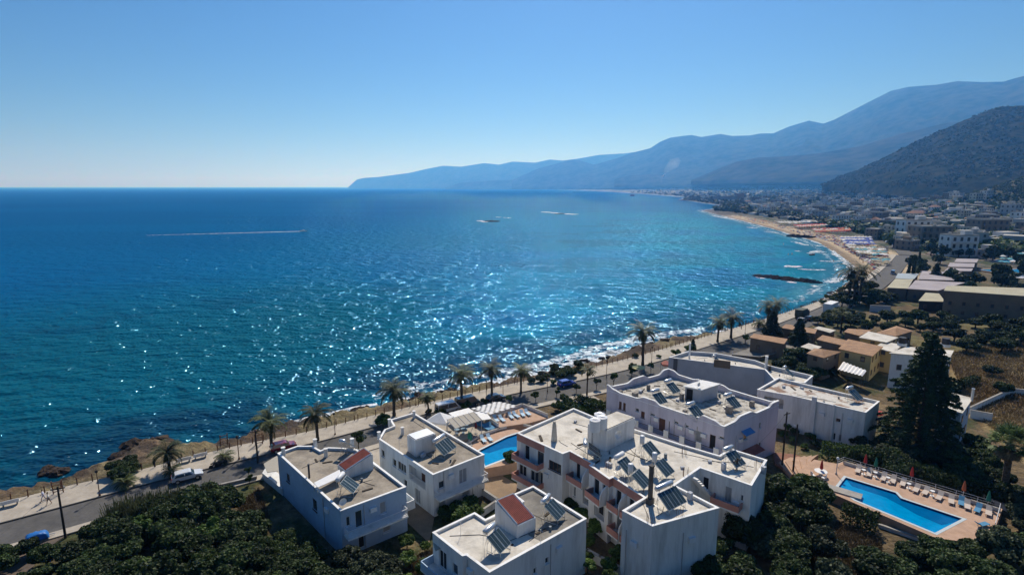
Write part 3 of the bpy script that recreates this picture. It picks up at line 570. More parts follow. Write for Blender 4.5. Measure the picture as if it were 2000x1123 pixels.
def heater(x, y, z, rz, label, n=2, s=1.0, tank='h', tm=TANKM, group='solar water heaters on the roofs', tilt=36, stand=1.1):
    t = thing('solar_water_heater', label, 'water heater', (x, y, z), rz, group, s)
    W = 1.02 * n; m = MB(); Ls = 2.0; ti = R(tilt); zt = 0.25 + Ls * math.sin(ti); xt = 0.0; xb = Ls * math.cos(ti); zt += stand * 0.35
    for j in (-1, 1):
        yy = j * W * 0.42
        for q in ([(xt, yy, 0), (xt, yy, zt)], [(xb, yy, 0), (xb, yy, 0.22 + stand * .35)], [(xt, yy, 0.05), (xb, yy, 0.05)], [(xt - .55, yy * .7, 0), (xt - .1, yy * .7, zt + .1)]): m.tube(q, 0.025, 5)
    m.tube([(xt, -W * .42, zt * .5), (xt, W * .42, zt)], 0.02, 5); m.tube([(xt, -W * .42, zt), (xt, W * .42, zt * .5)], 0.02, 5)
    m.tube([(xb - .1, -W / 2, .3), (xt - .3, -W / 2 - .1, .5), (xt - .3, -W / 2 - .05, zt + .2)], 0.02, 5)
    if tank == 'v':
        for a in range(3): m.tube([(xt - .55 + .3 * math.cos(a * 2.1), .3 * math.sin(a * 2.1), 0), (xt - .55 + .2 * math.cos(a * 2.1), .2 * math.sin(a * 2.1), zt)], 0.025, 5)
    m.build('stand', METAL, t)
    g = MB()
    if tank == 'h':
        g.tube([(xt - .3, -W * .44, zt + .30), (xt - .3, -W * .40, zt + .30), (xt - .3, W * .40, zt + .30), (xt - .3, W * .44, zt + .30)], [.2, .29, .29, .2], 14)
    else:
        g.tube([(xt - .55, 0, zt - .3), (xt - .55, 0, zt - .26), (xt - .55, 0, zt + .75), (xt - .55, 0, zt + .82)], [.28, .31, .31, .22], 14)
    g.build('tank', tm, t, True)
    for k in range(n):
        yc = -W / 2 + 1.02 * (k + .5); c = MB(); c.box(0, 0, 0, Ls, 0.98, 0.09, 0); ob = c.build('collector', COLF, t)
        ob.location = ((xt + xb) / 2 + .04, yc, 0.22 + stand * .35 + Ls * math.sin(ti) / 2); ob.rotation_euler = (0, ti, 0)
        c = MB(); c.box(0, -.23, 0.047, Ls - .1, 0.42, 0.006); c.box(0, .23, 0.047, Ls - .1, 0.42, 0.006); gl = c.build('glass_panel', COLL, ob)
    return t
# ------------------------------------------------------------------ foliage
def quad_mesh(name, C, U, V, mats, smooth=False):
    n = len(C); co = np.empty((n, 4, 3)); co[:, 0] = C - U - V; co[:, 1] = C + U - V; co[:, 2] = C + U + V; co[:, 3] = C - U + V
    me = bpy.data.meshes.new(name); me.vertices.add(n * 4); me.vertices.foreach_set('co', co.ravel()); me.loops.add(n * 4); me.loops.foreach_set('vertex_index', np.arange(n * 4, dtype=np.int32))
    me.polygons.add(n); me.polygons.foreach_set('loop_start', np.arange(0, n * 4, 4, dtype=np.int32)); me.polygons.foreach_set('loop_total', np.full(n, 4, dtype=np.int32)); me.update(calc_edges=True); me.materials.append(mats); return me
def unit(n, r): v = r.normal(size=(n, 3)); return v / np.linalg.norm(v, axis=1)[:, None]
def lobes_cloud(r, lobes, n, leaf, up=0.35):
    """leaf quads spread through a set of ellipsoidal clumps, most of them near each clump's skin"""
    w = np.array([l[3] * l[4] for l in lobes]); w = w / w.sum(); k = r.choice(len(lobes), n, p=w); Lb = np.array(lobes)[k]
    d = unit(n, r); rad = 1 - np.abs(r.normal(0, 0.16, n)) + (r.random(n) < .06) * .12
    C = Lb[:, :3] + d * np.stack([Lb[:, 3], Lb[:, 3], Lb[:, 4]], 1) * rad[:, None]
    nn = d * 0.8 + unit(n, r) * 0.9; nn[:, 2] += up; nn /= np.linalg.norm(nn, axis=1)[:, None]
    a = np.cross(nn, unit(n, r)); a /= np.linalg.norm(a, axis=1)[:, None]; b_ = np.cross(nn, a); s = leaf * (0.6 + 0.8 * r.random(n))[:, None]
    return C, a * s, b_ * s * 0.62
L_DARK = leaf_mat('carob_leaves', (0.010, 0.022, 0.007), (0.055, 0.088, 0.024)); L_MID = leaf_mat('bush_leaves', (0.02, 0.045, 0.01), (0.095, 0.15, 0.035))
L_LITE = leaf_mat('young_leaves', (0.04, 0.08, 0.015), (0.14, 0.21, 0.05)); L_OLIV = leaf_mat('olive_leaves', (0.03, 0.045, 0.022), (0.115, 0.14, 0.075)); L_PALM = leaf_mat('palm_leaves', (0.02, 0.036, 0.011), (0.11, 0.125, 0.045), 1.2, 0.2)
L_PINE = leaf_mat('pine_needles', (0.008, 0.024, 0.010), (0.042, 0.078, 0.028), 1.0, 0.1); L_DRY = leaf_mat('dry_fronds', (0.09, 0.065, 0.035), (0.20, 0.15, 0.08), 1.0, 0.1); L_GRASS = leaf_mat('grass_blades', (0.05, 0.10, 0.02), (0.10, 0.19, 0.04), 0.5)
L_FAR = leaf_mat('far_leaves', (0.012, 0.028, 0.012), (0.05, 0.078, 0.03), 0.3)
def crown_mesh(name, seed, Rr, H, n, leaf, mt, nl=14, squash=0.75):
    r = np.random.default_rng(seed); lobes = []
    for k in range(nl):
        a = r.random() * 6.283; q = Rr * math.sqrt(r.random()) * 0.72; f = 1 - 0.45 * (q / Rr) ** 1.5
        lobes.append((q * math.cos(a), q * math.sin(a), H * (0.42 + 0.36 * r.random() * f), Rr * (0.26 + 0.2 * r.random()), Rr * squash * (0.24 + 0.16 * r.random())))
    C, U, V = lobes_cloud(r, lobes, n, leaf); return quad_mesh(name, C, U, V, mt)
def trunk_mesh(seed, H, rad, mt=BARK, limbs=4, spread=1.0):
    r = random.Random(seed); m = MB(); m.tube([(0, 0, -0.3), (0.05, 0, H * .2), (r.uniform(-.2, .2), r.uniform(-.2, .2), H * .5)], [rad * 1.3, rad, rad * .7], 8)
    for k in range(limbs):
        a = k * 6.283 / limbs + r.random(); m.tube([(0, 0, H * .25), (spread * .5 * math.cos(a), spread * .5 * math.sin(a), H * .45), (spread * math.cos(a), spread * math.sin(a), H * .7)], [rad * .6, rad * .4, rad * .15], 6)
    return m.mesh('trunk', mt, True)
TREES = {}
def tree_proto(key, mt, Rr, H, n, leaf, variants=4, nl=14, trad=0.16, squash=0.75, limbs=4):
    TREES[key] = [(crown_mesh('crown', hash(key) % 1 + 100 * i + len(key) * 7, Rr, H, n, leaf, mt, nl, squash), trunk_mesh(i, H, trad, BARK, limbs, Rr * .6)) for i in range(variants)]
def put_tree(key, name, x, y, z, s, label, cat='tree', group=None, sz=None, rz=None, trunk=True, part='crown'):
    cm, tm = random.choice(TREES[key]); t = thing(name, label, cat, (x, y, z), random.random() * 6.28 if rz is None else rz, group); t.scale = (s, s, sz or s)
    if trunk: o = bpy.data.objects.new('trunk', tm); COL.objects.link(o); o.parent = t
    o = bpy.data.objects.new(part, cm); COL.objects.link(o); o.parent = t; return t
tree_proto('carob', L_DARK, 2.6, 4.4, 8500, 0.15, 5, 20, 0.2)
tree_proto('bush', L_MID, 1.0, 1.5, 1700, 0.085, 4, 10, 0.05, 0.9)
tree_proto('lite', L_LITE, 1.6, 3.2, 3000, 0.12, 3, 12, 0.1, 0.9)
tree_proto('olive', L_OLIV, 1.9, 3.6, 3800, 0.12, 3, 14, 0.14, 0.85)
tree_proto('round', L_MID, 1.0, 2.9, 2000, 0.10, 3, 7, 0.06, 0.75, 3)
tree_proto('far', L_FAR, 3.0, 6.0, 700, 0.5, 5, 9, 0.25)
TREES['cypress'] = []
for i in range(2):
    r = np.random.default_rng(i); C, U, V = lobes_cloud(r, [(0.1 * math.sin(k), .1 * math.cos(k), 0.8 + k * .75, 0.75 - .05 * k if k > 1 else .6, .7) for k in range(11)], 1500, 0.2, .6); TREES['cypress'].append((quad_mesh('crown', C, U, V, L_FAR), trunk_mesh(i, 3, .15)))
def frond_part(r, n, base, Lf, leaflet, droop, z0, el0, el1, wid=0.05, seg=9, ext=None):
    """n arching fronds with two rows of leaflets each"""
    C, U, V = [], [], []
    for k in range(n):
        az = r.random() * 6.283; el = R(el0 + (el1 - el0) * (k + r.random()) / n); L_ = Lf * (0.8 + 0.35 * r.random()); p = np.array([base * math.cos(az), base * math.sin(az), z0]); e = el
        for s in range(seg):
            d = np.array([math.cos(az) * math.cos(e), math.sin(az) * math.cos(e), math.sin(e)]); st = L_ / seg; q = p + d * st; side = np.array([-math.sin(az), math.cos(az), 0.0]); f = math.sin(math.pi * (0.12 + 0.85 * (s + .5) / seg)) ** .7
            C.append((p + q) / 2); U.append(d * st / 2); V.append(side * 0.03)
            for h in (-1, 1):
                for j in (0.25, 0.75):
                    ld = side * h * 0.8 + d * 0.55 + np.array([0, 0, -0.28 + .2 * r.random()]); ld /= np.linalg.norm(ld); ll = leaflet * f * (0.8 + .4 * r.random()); c = p + d * st * j + ld * ll / 2
                    C.append(c); U.append(ld * ll / 2); w = np.cross(ld, [0, 0, 1]); w /= np.linalg.norm(w) + 1e-6; V.append(w * wid)
            p = q; e -= droop * st / L_ * (0.6 + s / seg)
    return np.array(C), np.array(U), np.array(V)
PALMS = []
for i in range(4):
    r = np.random.default_rng(60 + i)
    a = frond_part(r, 38, 0.12, 3.15, 0.66, 1.5, 0.0, 78, -20, .045); d_ = frond_part(r, 14, 0.1, 1.6, 0.4, 0.8, -0.15, -30, -75)
    PALMS.append((quad_mesh('fronds', *a, L_PALM), quad_mesh('dead_fronds', *d_, L_DRY)))
def palm_trunk(h, r0, seed, mt=BARK):
    m = MB(); rr = random.Random(seed); dx, dy = rr.uniform(-.25, .25), rr.uniform(-.25, .25); pts, rad = [], []
    k = int(h / 0.22)
    for i in range(k + 1):
        t = i / k; pts.append((dx * t * t, dy * t * t, -0.2 + (h + 0.2) * t)); rad.append(r0 * (1.25 - .3 * t if t < .15 else 1.0) * (1.0 + 0.10 * (i % 2)) * (1 + .25 * max(0, t - .8) * 3))
    m.tube(pts, rad, 9, 0); return m.mesh('trunk', mt, False), (dx, dy, h)
def palm(x, y, h, s, label, name='palm_tree', group='date palms along the seafront promenade', z=3.1, v=None, tr=0.24):
    t = thing(name, label, 'palm tree', (x, y, z), random.random() * 6.28, group); me, top = palm_trunk(h, tr * s, random.random()); o = bpy.data.objects.new('trunk', me); COL.objects.link(o); o.parent = t
    f, d_ = PALMS[random.randrange(4) if v is None else v]
    for nm, q in (('fronds', f), ('dead_fronds', d_)): o = bpy.data.objects.new(nm, q); COL.objects.link(o); o.parent = t; o.location = top; o.scale = (s, s, s)
    return t
# ------------------------------------------------------------------ vehicles
def car(x, y, z, rz, label, col, L_=4.0, W=1.68, H=1.45, kind='hatch', group=None, name='parked_car', paint=None):
    t = thing(name, label, 'car', (x, y, z), rz, group); pm = plain('paint_' + paint, col, 0.25, 0.0, 0.6, 0.8)
    h = L_ / 2
    if kind == 'van': prof = [(-h, .35), (-h, .95), (-h + .05, H - .05), (-h + .2, H), (h - 1.15, H), (h - .45, 1.05), (h - .05, .9), (h, .45)]; gl = [(-h + .12, 1.0), (-h + .2, H - .18), (h - 1.2, H - .18), (h - .62, 1.02)]
    else: prof = [(-h, .38), (-h + .02, .85), (-h + .12, .98), (-h + .5, H - .05), (-h + .75, H), (.25, H), (.5, H - .06), (h - 1.05, .95), (h - .25, .82), (h, .62), (h, .38)]; gl = [(-h + .35, .98), (-h + .68, H - .12), (.3, H - .12), (h - 1.3, .96)]
    rows = []; m = MB()
    for sy in (-1, 1):
        for (px, pz) in prof:
            tw = W / 2 - (max(0, pz - .9) / (H - .9)) * 0.2 - (0.06 if pz < .5 else 0); tw -= 0.08 * max(0, (abs(px) - h + .5) / .5); m.v.append((px, sy * tw, pz))
    n = len(prof)
    for k in range(n): k2 = (k + 1) % n; m.f.append((k, k2, n + k2, n + k)); m.m.append(0)
    m.f.append(tuple(range(n - 1, -1, -1))); m.m.append(0); m.f.append(tuple(range(n, 2 * n))); m.m.append(0); m.build('body', pm, t)
    for sy in (-1, 1):
        g = MB(); q = [(a, sy * (W / 2 - (b_ - .9) / (H - .9) * .2 + 0.006), b_) for a, b_ in gl]; g.face(q if sy < 0 else q[::-1]); w_ = g.build('side_window', GLASS, t)
        g = MB(); g.box(-.35, sy * (W / 2 - .06), (.98 + H - .12) / 2, .07, .14, H - 1.12, 0, 0, -sy * 0.35); g.build('door_pillar', pm, t)
    g = MB(); a0, a1 = (prof[4], prof[5]) if kind == 'van' else (prof[6], prof[7]); nx, nz = (a0[1] - a1[1]), (a1[0] - a0[0]); ln = math.hypot(nx, nz); nx, nz = nx / ln * .012, nz / ln * .012
    q = [(a0[0] + (a1[0] - a0[0]) * u + nx, s_ * (W / 2 - .22 + .12 * u), a0[1] + (a1[1] - a0[1]) * u + nz) for u, s_ in ((.08, -1), (.9, -1), (.9, 1), (.08, 1))]; g.face(q); g.build('windscreen', GLASS, t)
    g = MB(); b0, b1 = (prof[1], prof[2]) if kind == 'van' else (prof[2], prof[3]); q = [(b0[0] + (b1[0] - b0[0]) * u - .015, s_ * (W / 2 - .2), b0[1] + (b1[1] - b0[1]) * u + .01) for u, s_ in ((.12, 1), (.88, 1), (.88, -1), (.12, -1))]; g.face(q); g.build('rear_window', GLASS, t)
    for wx in (-h + .72, h - .78):
        for sy in (-1, 1):
            g = MB(); g.tube([(wx, sy * (W / 2 - .2), .31), (wx, sy * (W / 2 + .01), .31)], .31, 16); wh = g.build('wheel', TYRE, t); g = MB(); g.tube([(wx, sy * (W / 2), .31), (wx, sy * (W / 2 + .02), .31)], .19, 12); g.build('rim', METAL, wh)
    for sy in (-1, 1):
        g = MB(); g.box(h - .02, sy * (W / 2 - .28), .68, .08, .3, .14); g.build('headlight', TANKW, t)
        g = MB(); g.box(-h + .02, sy * (W / 2 - .2), .82, .08, .16, .24); g.build('tail_light', plain('tail_red', (.35, .01, .01), .3), t)
    return t
# ------------------------------------------------------------------ people (one skinned surface each)
SKINM = plain('skin', (0.42, 0.25, 0.17), 0.6); HAIRM = plain('dark_hair', (0.02, 0.014, 0.01), 0.7)
def person_mesh(stride=0.28, arm=0.25, top=(0.75, .75, .75), bot=(0.1, .1, .12), tn='w', bn='d', bare=False, lean=0.03):
    J = {'pel': ((0, 0, .93), .15), 'wst': ((lean * .4, 0, 1.08), .125), 'chs': ((lean, 0, 1.30), .155), 'nck': ((lean * 1.2, 0, 1.48), .062), 'hd0': ((lean * 1.4, 0, 1.56), .085), 'hd1': ((lean * 1.5 + .01, 0, 1.66), .10), 'hd2': ((lean * 1.5, 0, 1.73), .075)}
    E = [('pel', 'wst'), ('wst', 'chs'), ('chs', 'nck'), ('nck', 'hd0'), ('hd0', 'hd1'), ('hd1', 'hd2')]
    for s, sg in (('l', 1), ('r', -1)):
        f = stride * sg; a = -arm * sg
        for nm, p, r_ in (('hip', (0, .10 * sg, .88), .105), ('kne', (f * .55 + .03, .10 * sg, .49), .066), ('ank', (f * .9 - .02, .10 * sg, .09), .042), ('toe', (f * .9 + .14, .115 * sg, .035), .035)): J[nm + s] = (p, r_)
        E += [('pel', 'hip' + s), ('hip' + s, 'kne' + s), ('kne' + s, 'ank' + s), ('ank' + s, 'toe' + s)]
        for nm, p, r_ in (('sho', (lean, .19 * sg, 1.40), .062), ('elb', (a * .45 + lean - .03, .25 * sg, 1.12), .042), ('wri', (a + lean + .03, .26 * sg, .88), .03), ('plm', (a * 1.1 + lean + .05, .26 * sg, .80), .032)): J[nm + s] = (p, r_)
        E += [('chs', 'sho' + s), ('sho' + s, 'elb' + s), ('elb' + s, 'wri' + s), ('wri' + s, 'plm' + s)]
        px_, pz_ = J['plm' + s][0][0], .80
        for k, (dx, dl) in enumerate(((.025, .075), (.008, .085), (-.009, .08), (-.026, .062))): J['f%d%s' % (k, s)] = ((px_ + dx + .01, .26 * sg, pz_ - dl), .009); E.append(('plm' + s, 'f%d%s' % (k, s)))
        J['th' + s] = ((px_ + .055, .25 * sg, pz_ + .0), .010); E.append(('plm' + s, 'th' + s))
    ks_ = list(J); ix = {k: i for i, k in enumerate(ks_)}; me = bpy.data.meshes.new('sk'); me.from_pydata([J[k][0] for k in ks_], [(ix[a], ix[b_]) for a, b_ in E], [])
    ob = bpy.data.objects.new('sk', me); COL.objects.link(ob); md = ob.modifiers.new('s', 'SKIN'); md.use_smooth_shade = True
    for i, k in enumerate(ks_): me.skin_vertices[0].data[i].radius = (J[k][1], J[k][1]); me.skin_vertices[0].data[i].use_root = (k == 'pel')
    sb = ob.modifiers.new('u', 'SUBSURF'); sb.levels = 1; sb.render_levels = 1
    dg = bpy.context.evaluated_depsgraph_get(); out = bpy.data.meshes.new_from_object(ob.evaluated_get(dg)); bpy.data.objects.remove(ob)
    out.materials.clear(); out.materials.append(SKINM); out.materials.append(plain('cloth_' + tn, top, .9)); out.materials.append(plain('cloth_' + bn, bot, .9))
    for p in out.polygons:
        c = p.center; mi = 0
        if not bare and 1.02 < c.z < 1.47 and (abs(c.y) < .235 or c.z > 1.2): mi = 1
        elif (bare and .78 < c.z < .98 and abs(c.y) < .22) or (not bare and (.52 if stride > .2 else .12) < c.z <= 1.02 and abs(c.y) < .21): mi = 2
        p.material_index = mi; p.use_smooth = True
    return out
def person(mesh, x, y, z, rz, label, group=None, s=1.0):
    t = thing('person', label, 'person', (x, y, z), rz, group, s); o = bpy.data.objects.new('body', mesh); COL.objects.link(o); o.parent = t
    h = bpy.data.objects.new('hair', HAIRMESH); COL.objects.link(h); h.parent = t; return t
_h2 = MB(); _h2.sphere(0.03, 0, 1.71, .108, .105, .085, 10); HAIRMESH = _h2.mesh('hair', HAIRM, True)
# ------------------------------------------------------------------ near buildings
def s_at(A, B, px, z):
    q = (px - 1000.0) / F; d = Vector((B[0] - A[0], B[1] - A[1])).normalized()
    return (q * (A[1] * CP + (HC - z) * SP) - A[0]) / (d.x - q * d.y * CP)
def W(poly, k, xa, xb, z, h, kind='win', dep=None):
    A, B = poly[k], poly[(k + 1) % len(poly)]; a, b_ = sorted((s_at(A, B, xa, z + h / 2), s_at(A, B, xb, z + h / 2))); o = (a, b_ - a, z, h, kind)
    return o if dep is None else o + (dep,)
def band(parent, poly, k, z0, z1, mt, name='painted_band', out=0.004, s0=0.0, s1=None):
    A, B = poly[k], poly[(k + 1) % len(poly)]; sg = 1 if area2(poly) > 0 else -1; d, n, L_ = edge_frame(A, B, sg); s1 = L_ if s1 is None else s1; m = MB()
    p = [(A[0] + d.x * s + n.x * o, A[1] + d.y * s + n.y * o) for s, o in ((s0, .0), (s1, .0), (s1, out + .03), (s0, out + .03))]; m.prism(ccw(p), z0, z1); return wb(m, name, mt, parent)
def ang(q, p1, p2, z):
    a, b_ = P(*q(*p1), z), P(*q(*p2), z); return math.atan2(b_[1] - a[1], b_[0] - a[0])
def bal(b, poly, k, xa, xb, z, dep, **kw):
    A, B = poly[k], poly[(k + 1) % len(poly)]; a, c = sorted((s_at(A, B, xa, z), s_at(A, B, xb, z))); return balcony(b, A, B, 1 if area2(poly) > 0 else -1, a, c - a, z, dep, **kw)
def shed_tower(b, q, L_, N_, R_, z, hl, hr, axis, wm, rm, rname='red_roof'):
    """stair tower on a roof: footprint from three base corners (left, near, right); heights at two opposite sides"""
    l, n, r = (P(*q(*p), z) for p in (L_, N_, R_)); k = (l[0] + r[0] - n[0], l[1] + r[1] - n[1]); pl = [l, n, r, k]
    hs_ = {'lr': [hl, hr, hr, hl], 'nr': [hl, hl, hr, hr]}[axis]; m = MB(); poly = pl; zz = [z + h for h in hs_]
    if area2(pl) < 0: poly = pl[::-1]; zz = zz[::-1]
    m.prism(poly, z - .05, zz); t = wb(m, 'stair_tower', wm, b)
    if rm:
        m = MB(); ou = inset(poly, 0.12); tt = [a + .05 for a in zz]; m.prism(ou, [a - .02 for a in tt], [a + .06 for a in tt]); rr = wb(m, 'red_roof' if rname == 'red_roof' else rname, rm, t)
        i0 = 0 if axis == 'lr' else 1; a, b_, c, d_ = [Vector((*ou[i], tt[i] + .06)) for i in range(4)]
        lo = min(tt); order = [Vector((*ou[i], tt[i] + .06)) for i in range(4)]; hi = [v for v, q_ in zip(order, tt) if q_ > lo + .05]; lw = [v for v, q_ in zip(order, tt) if q_ <= lo + .05]
        if len(hi) == 2:
            if (hi[0] - lw[0]).length > (hi[0] - lw[1]).length: lw = lw[::-1]
            m = MB(); kk = 12
            for i in range(kk + 1): m.tube([hi[0].lerp(hi[1], i / kk), lw[0].lerp(lw[1], i / kk)], 0.05, 5)
            wb(m, 'roof_ribs', rm, rr)
            m = MB()
            for e0, e1 in ((hi[0], lw[0]), (hi[1], lw[1]), (hi[0], hi[1])): m.tube([e0, e1], 0.085, 4)
            wb(m, 'edge_trim', WHITEC, rr)
    return t
# A: sky tinted house by the olive thicket
zA = 8.8; pA = [P(x, y, zA) for x, y in ((542, 885), (581, 871), (610, 871), (626, 880), (641, 874), (668, 875), (697, 878), (793, 951), (665, 998))]
opA = {8: [W(pA, 8, 611, 619, 5.6, 1.5, 'brown'), W(pA, 8, 560, 566, 5.9, 1.2, 'brown')], 7: [W(pA, 7, 742, 754, 6.5, 1.5, 'grey'), W(pA, 7, 694, 708, 5.95, 2.1, 'win'), W(pA, 7, 676, 684, 6.6, 1.2, 'win'), W(pA, 7, 748, 763, 3.9, 1.4, 'grey'), W(pA, 7, 700, 712, 3.2, 2.0, 'dark')], 6: [W(pA, 6, 760, 770, 6.3, 1.3), W(pA, 6, 735, 742, 4.2, 1.2)]}
bA = building('house', 'two storey house with sky tinted side wall and small red lean-to roof tower', pA, zA, 2.6, SKYW, ROOF_T, opA, 0.3)
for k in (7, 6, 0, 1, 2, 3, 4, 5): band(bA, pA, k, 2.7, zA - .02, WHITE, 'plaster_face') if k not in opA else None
bal(bA, pA, 7, 672, 788, 5.75, 1.3, solid=None, railm=FRW); bal(bA, pA, 6, 765, 795, 5.75, 1.2, solid=WHITE)
_t = shed_tower(bA, lambda a, b_: (a, b_), (660, 923), (676, 936), (729.5, 917), zA - .3, 1.1, 2.2, 'nr', WHITE, RUST)
for q in ((305, 438), (487, 390), (548, 445), (698, 386)): chimney(bA, *P(*Q2(*q), zA - .3), zA - .3, 1.15, 0.27)
chimney(bA, *P(*Q2(452, 565), zA - .3), zA - .3, 1.8, 0.13, DRAIL)
m = MB(); m.prism(ccw(PP(Q2, [(478, 595), (625, 520), (640, 560), (500, 622)], 9.4)), 9.4, 9.46); wb(m, 'roof_awning', FRW, bA)
for q in ((478, 612), (640, 572), (500, 640)): x, y = P(*Q2(*q), 9.2); m = MB(); m.tube([(x, y, 8.5), (x, y, 9.4)], .03, 5); wb(m, 'awning_post', METAL, bA)
m = MB(); m.prism(ccw(PP(Q2, [(190, 485), (265, 440), (305, 470), (300, 520), (210, 535)], 6.0)), 5.95, 6.02); wb(m, 'terrace_canopy', FABT, bA)
m = MB(); pt4 = PP(Q2, [(185, 570), (215, 520), (300, 590), (300, 665)], 3.0); m.prism(ccw(pt4), 2.8, 3.9); wb(m, 'terrace', WHITE, bA)
# B: white house with tan roof
zB = 8.8; pB = [P(x, y, zB) for x, y in ((740, 857.6), (751, 839), (769, 832), (762, 820), (808, 806.5), (946, 888), (845.6, 927.5))]
opB = {6: [W(pB, 6, 745, 751, 6.4, 1.1), W(pB, 6, 767, 774, 6.2, 1.1), W(pB, 6, 777, 793, 6.2, 1.3), W(pB, 6, 799, 831, 5.9, 2.2, 'void', 1.1), W(pB, 6, 811, 821, 3.1, 2.1, 'door'), W(pB, 6, 789, 795, 4.3, 1.0)],
       5: [W(pB, 5, 897, 912, 5.95, 2.05, 'grey'), W(pB, 5, 857, 868, 6.5, 1.0), W(pB, 5, 903, 917, 3.9, 1.3, 'grey'), W(pB, 5, 857, 871, 3.1, 2.0, 'grey')]}
bB = building('house', 'white two storey house with plain box tower on its tan flat roof', pB, zB, 2.6, WHITE, ROOF_T, opB, 0.3)
A_, B_ = pB[6], pB[0]; m = MB(); d, n, L_ = edge_frame(A_, B_, 1 if area2(pB) > 0 else -1); s = s_at(A_, B_, 815, 7); m.box(A_[0] + d.x * s - n.x * 1.05, A_[1] + d.y * s - n.y * 1.05, 6.9, 1.0, .06, 1.9, math.atan2(d.y, d.x)); wb(m, 'door', SHUT, bB)
rail(bB, [(A_[0] + d.x * q - n.x * .05, A_[1] + d.y * q - n.y * .05) for q in (s_at(A_, B_, 831, 7), s_at(A_, B_, 799, 7))], 5.9, .9, None, FRW)
bal(bB, pB, 5, 848, 943, 5.75, 1.3, railm=FRW)
shed_tower(bB, Q2, (1015, 412), (1062, 447), (1178, 405), zB - .3, 2.4, 2.4, 'lr', WHITE, METAL, 'sheet_roof')
for q in ((852, 345), (912, 270), (1052, 222), (986, 318)): chimney(bB, *P(*Q2(*q), zB - .3), zB - .3, 1.1, 0.25)
# C: white house in front
zC = 9.5; pC = [P(x, y, zC) for x, y in ((844.7, 1040), (927, 1001), (948, 1014.5), (1019, 979), (1002, 966), (1041.5, 949), (1145.5, 1013), (956, 1118), (911, 1084.5), (903, 1086))]
opC = {6: [W(pC, 6, 1065, 1072, 6.9, .7, 'win'), W(pC, 6, 1042, 1048, 6.5, .7, 'win')], 7: [W(pC, 7, 925, 935, 6.4, 1.2, 'grey')], 9: [W(pC, 9, 858, 872, 6.3, 2.0, 'dark'), W(pC, 9, 884, 894, 6.8, 1.2)], 0: [W(pC, 0, 870, 885, 6.5, 1.2)]}
bC = building('house', 'white foreground house with striped red roof on its stair tower', pC, zC, 2.6, WHITE, ROOF_C, opC, 0.25)
m = MB(); m.prism(ccw(inset(ccw([P(x, y, zC - .24) for x, y in ((1019, 981), (1002, 968), (1041.5, 951), (1143, 1014), (1060, 1060), (1030, 1045))]), 0.12)), zC - .27, zC - .232); wb(m, 'dark_roof_patch', ROOF_D, bC)
shed_tower(bC, lambda a, b_: (a, b_), (967, 1023), (1010, 1051), (1046, 1034), zC - .25, 2.7, 1.4, 'lr', WHITE, RUST)
bal(bC, pC, 9, 846, 900, 6.1, 1.6, solid=SKYW, h=.9)
m = MB(); m.prism(ccw(PP(Q3, [(45, 935), (95, 915), (130, 950), (60, 985)], 8.4)), 8.4, 8.46); wb(m, 'balcony_awning', FABT, bC)
# D: hotel with salmon bands
zD = 11.2; pxD = [(1009.7, 846), (1120, 797.5), (1157, 813), (1241, 839), (1330, 868), (1405, 890), (1425.6, 876), (1498, 898.6), (1468, 948.7), (1367.6, 914), (1318, 948), (1404.4, 992), (1273.8, 1028), (1215.4, 997.5), (1258, 972), (1197, 932.5), (1190, 936), (1151, 908.5), (1157, 905.5), (1113, 881.5), (1099, 886.7)]
pD = [P(x, y, zD) for x, y in pxD]
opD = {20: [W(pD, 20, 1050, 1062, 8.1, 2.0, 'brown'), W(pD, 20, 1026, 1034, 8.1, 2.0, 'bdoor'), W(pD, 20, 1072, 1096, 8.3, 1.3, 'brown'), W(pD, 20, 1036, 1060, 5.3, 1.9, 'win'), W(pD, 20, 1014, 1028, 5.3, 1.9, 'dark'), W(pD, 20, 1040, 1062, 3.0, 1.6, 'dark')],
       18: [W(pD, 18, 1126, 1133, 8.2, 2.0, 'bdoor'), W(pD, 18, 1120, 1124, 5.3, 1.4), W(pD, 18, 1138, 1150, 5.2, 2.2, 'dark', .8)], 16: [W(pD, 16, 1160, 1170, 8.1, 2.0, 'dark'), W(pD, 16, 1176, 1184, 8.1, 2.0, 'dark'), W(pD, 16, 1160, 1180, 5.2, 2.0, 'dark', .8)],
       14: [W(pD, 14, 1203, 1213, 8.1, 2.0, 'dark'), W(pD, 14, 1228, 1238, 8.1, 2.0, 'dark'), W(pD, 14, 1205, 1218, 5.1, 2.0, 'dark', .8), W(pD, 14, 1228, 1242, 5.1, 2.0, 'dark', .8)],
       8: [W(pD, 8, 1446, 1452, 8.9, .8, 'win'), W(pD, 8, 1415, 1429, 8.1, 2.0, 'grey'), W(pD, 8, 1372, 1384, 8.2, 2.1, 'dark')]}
bD = building('hotel', 'large white three storey hotel with salmon balcony bands and pale roof', pD, zD, 2.4, WHITE, ROOF_C, opD, 0.3)
for k, a, b_ in ((20, .0, 6.0), (18, 0, None), (16, 0, None), (14, 0, None), (17, 0, None), (15, 0, None)):
    A, B = pD[k], pD[(k + 1) % len(pD)]
    if k == 20: L_ = edge_frame(A, B, 1)[2]; band(bD, pD, k, zD - 1.0, zD - .02, PINK, 'salmon_band', s0=L_ * .38, s1=L_)
    else: band(bD, pD, k, zD - 1.0, zD - .02, PINK, 'salmon_band')
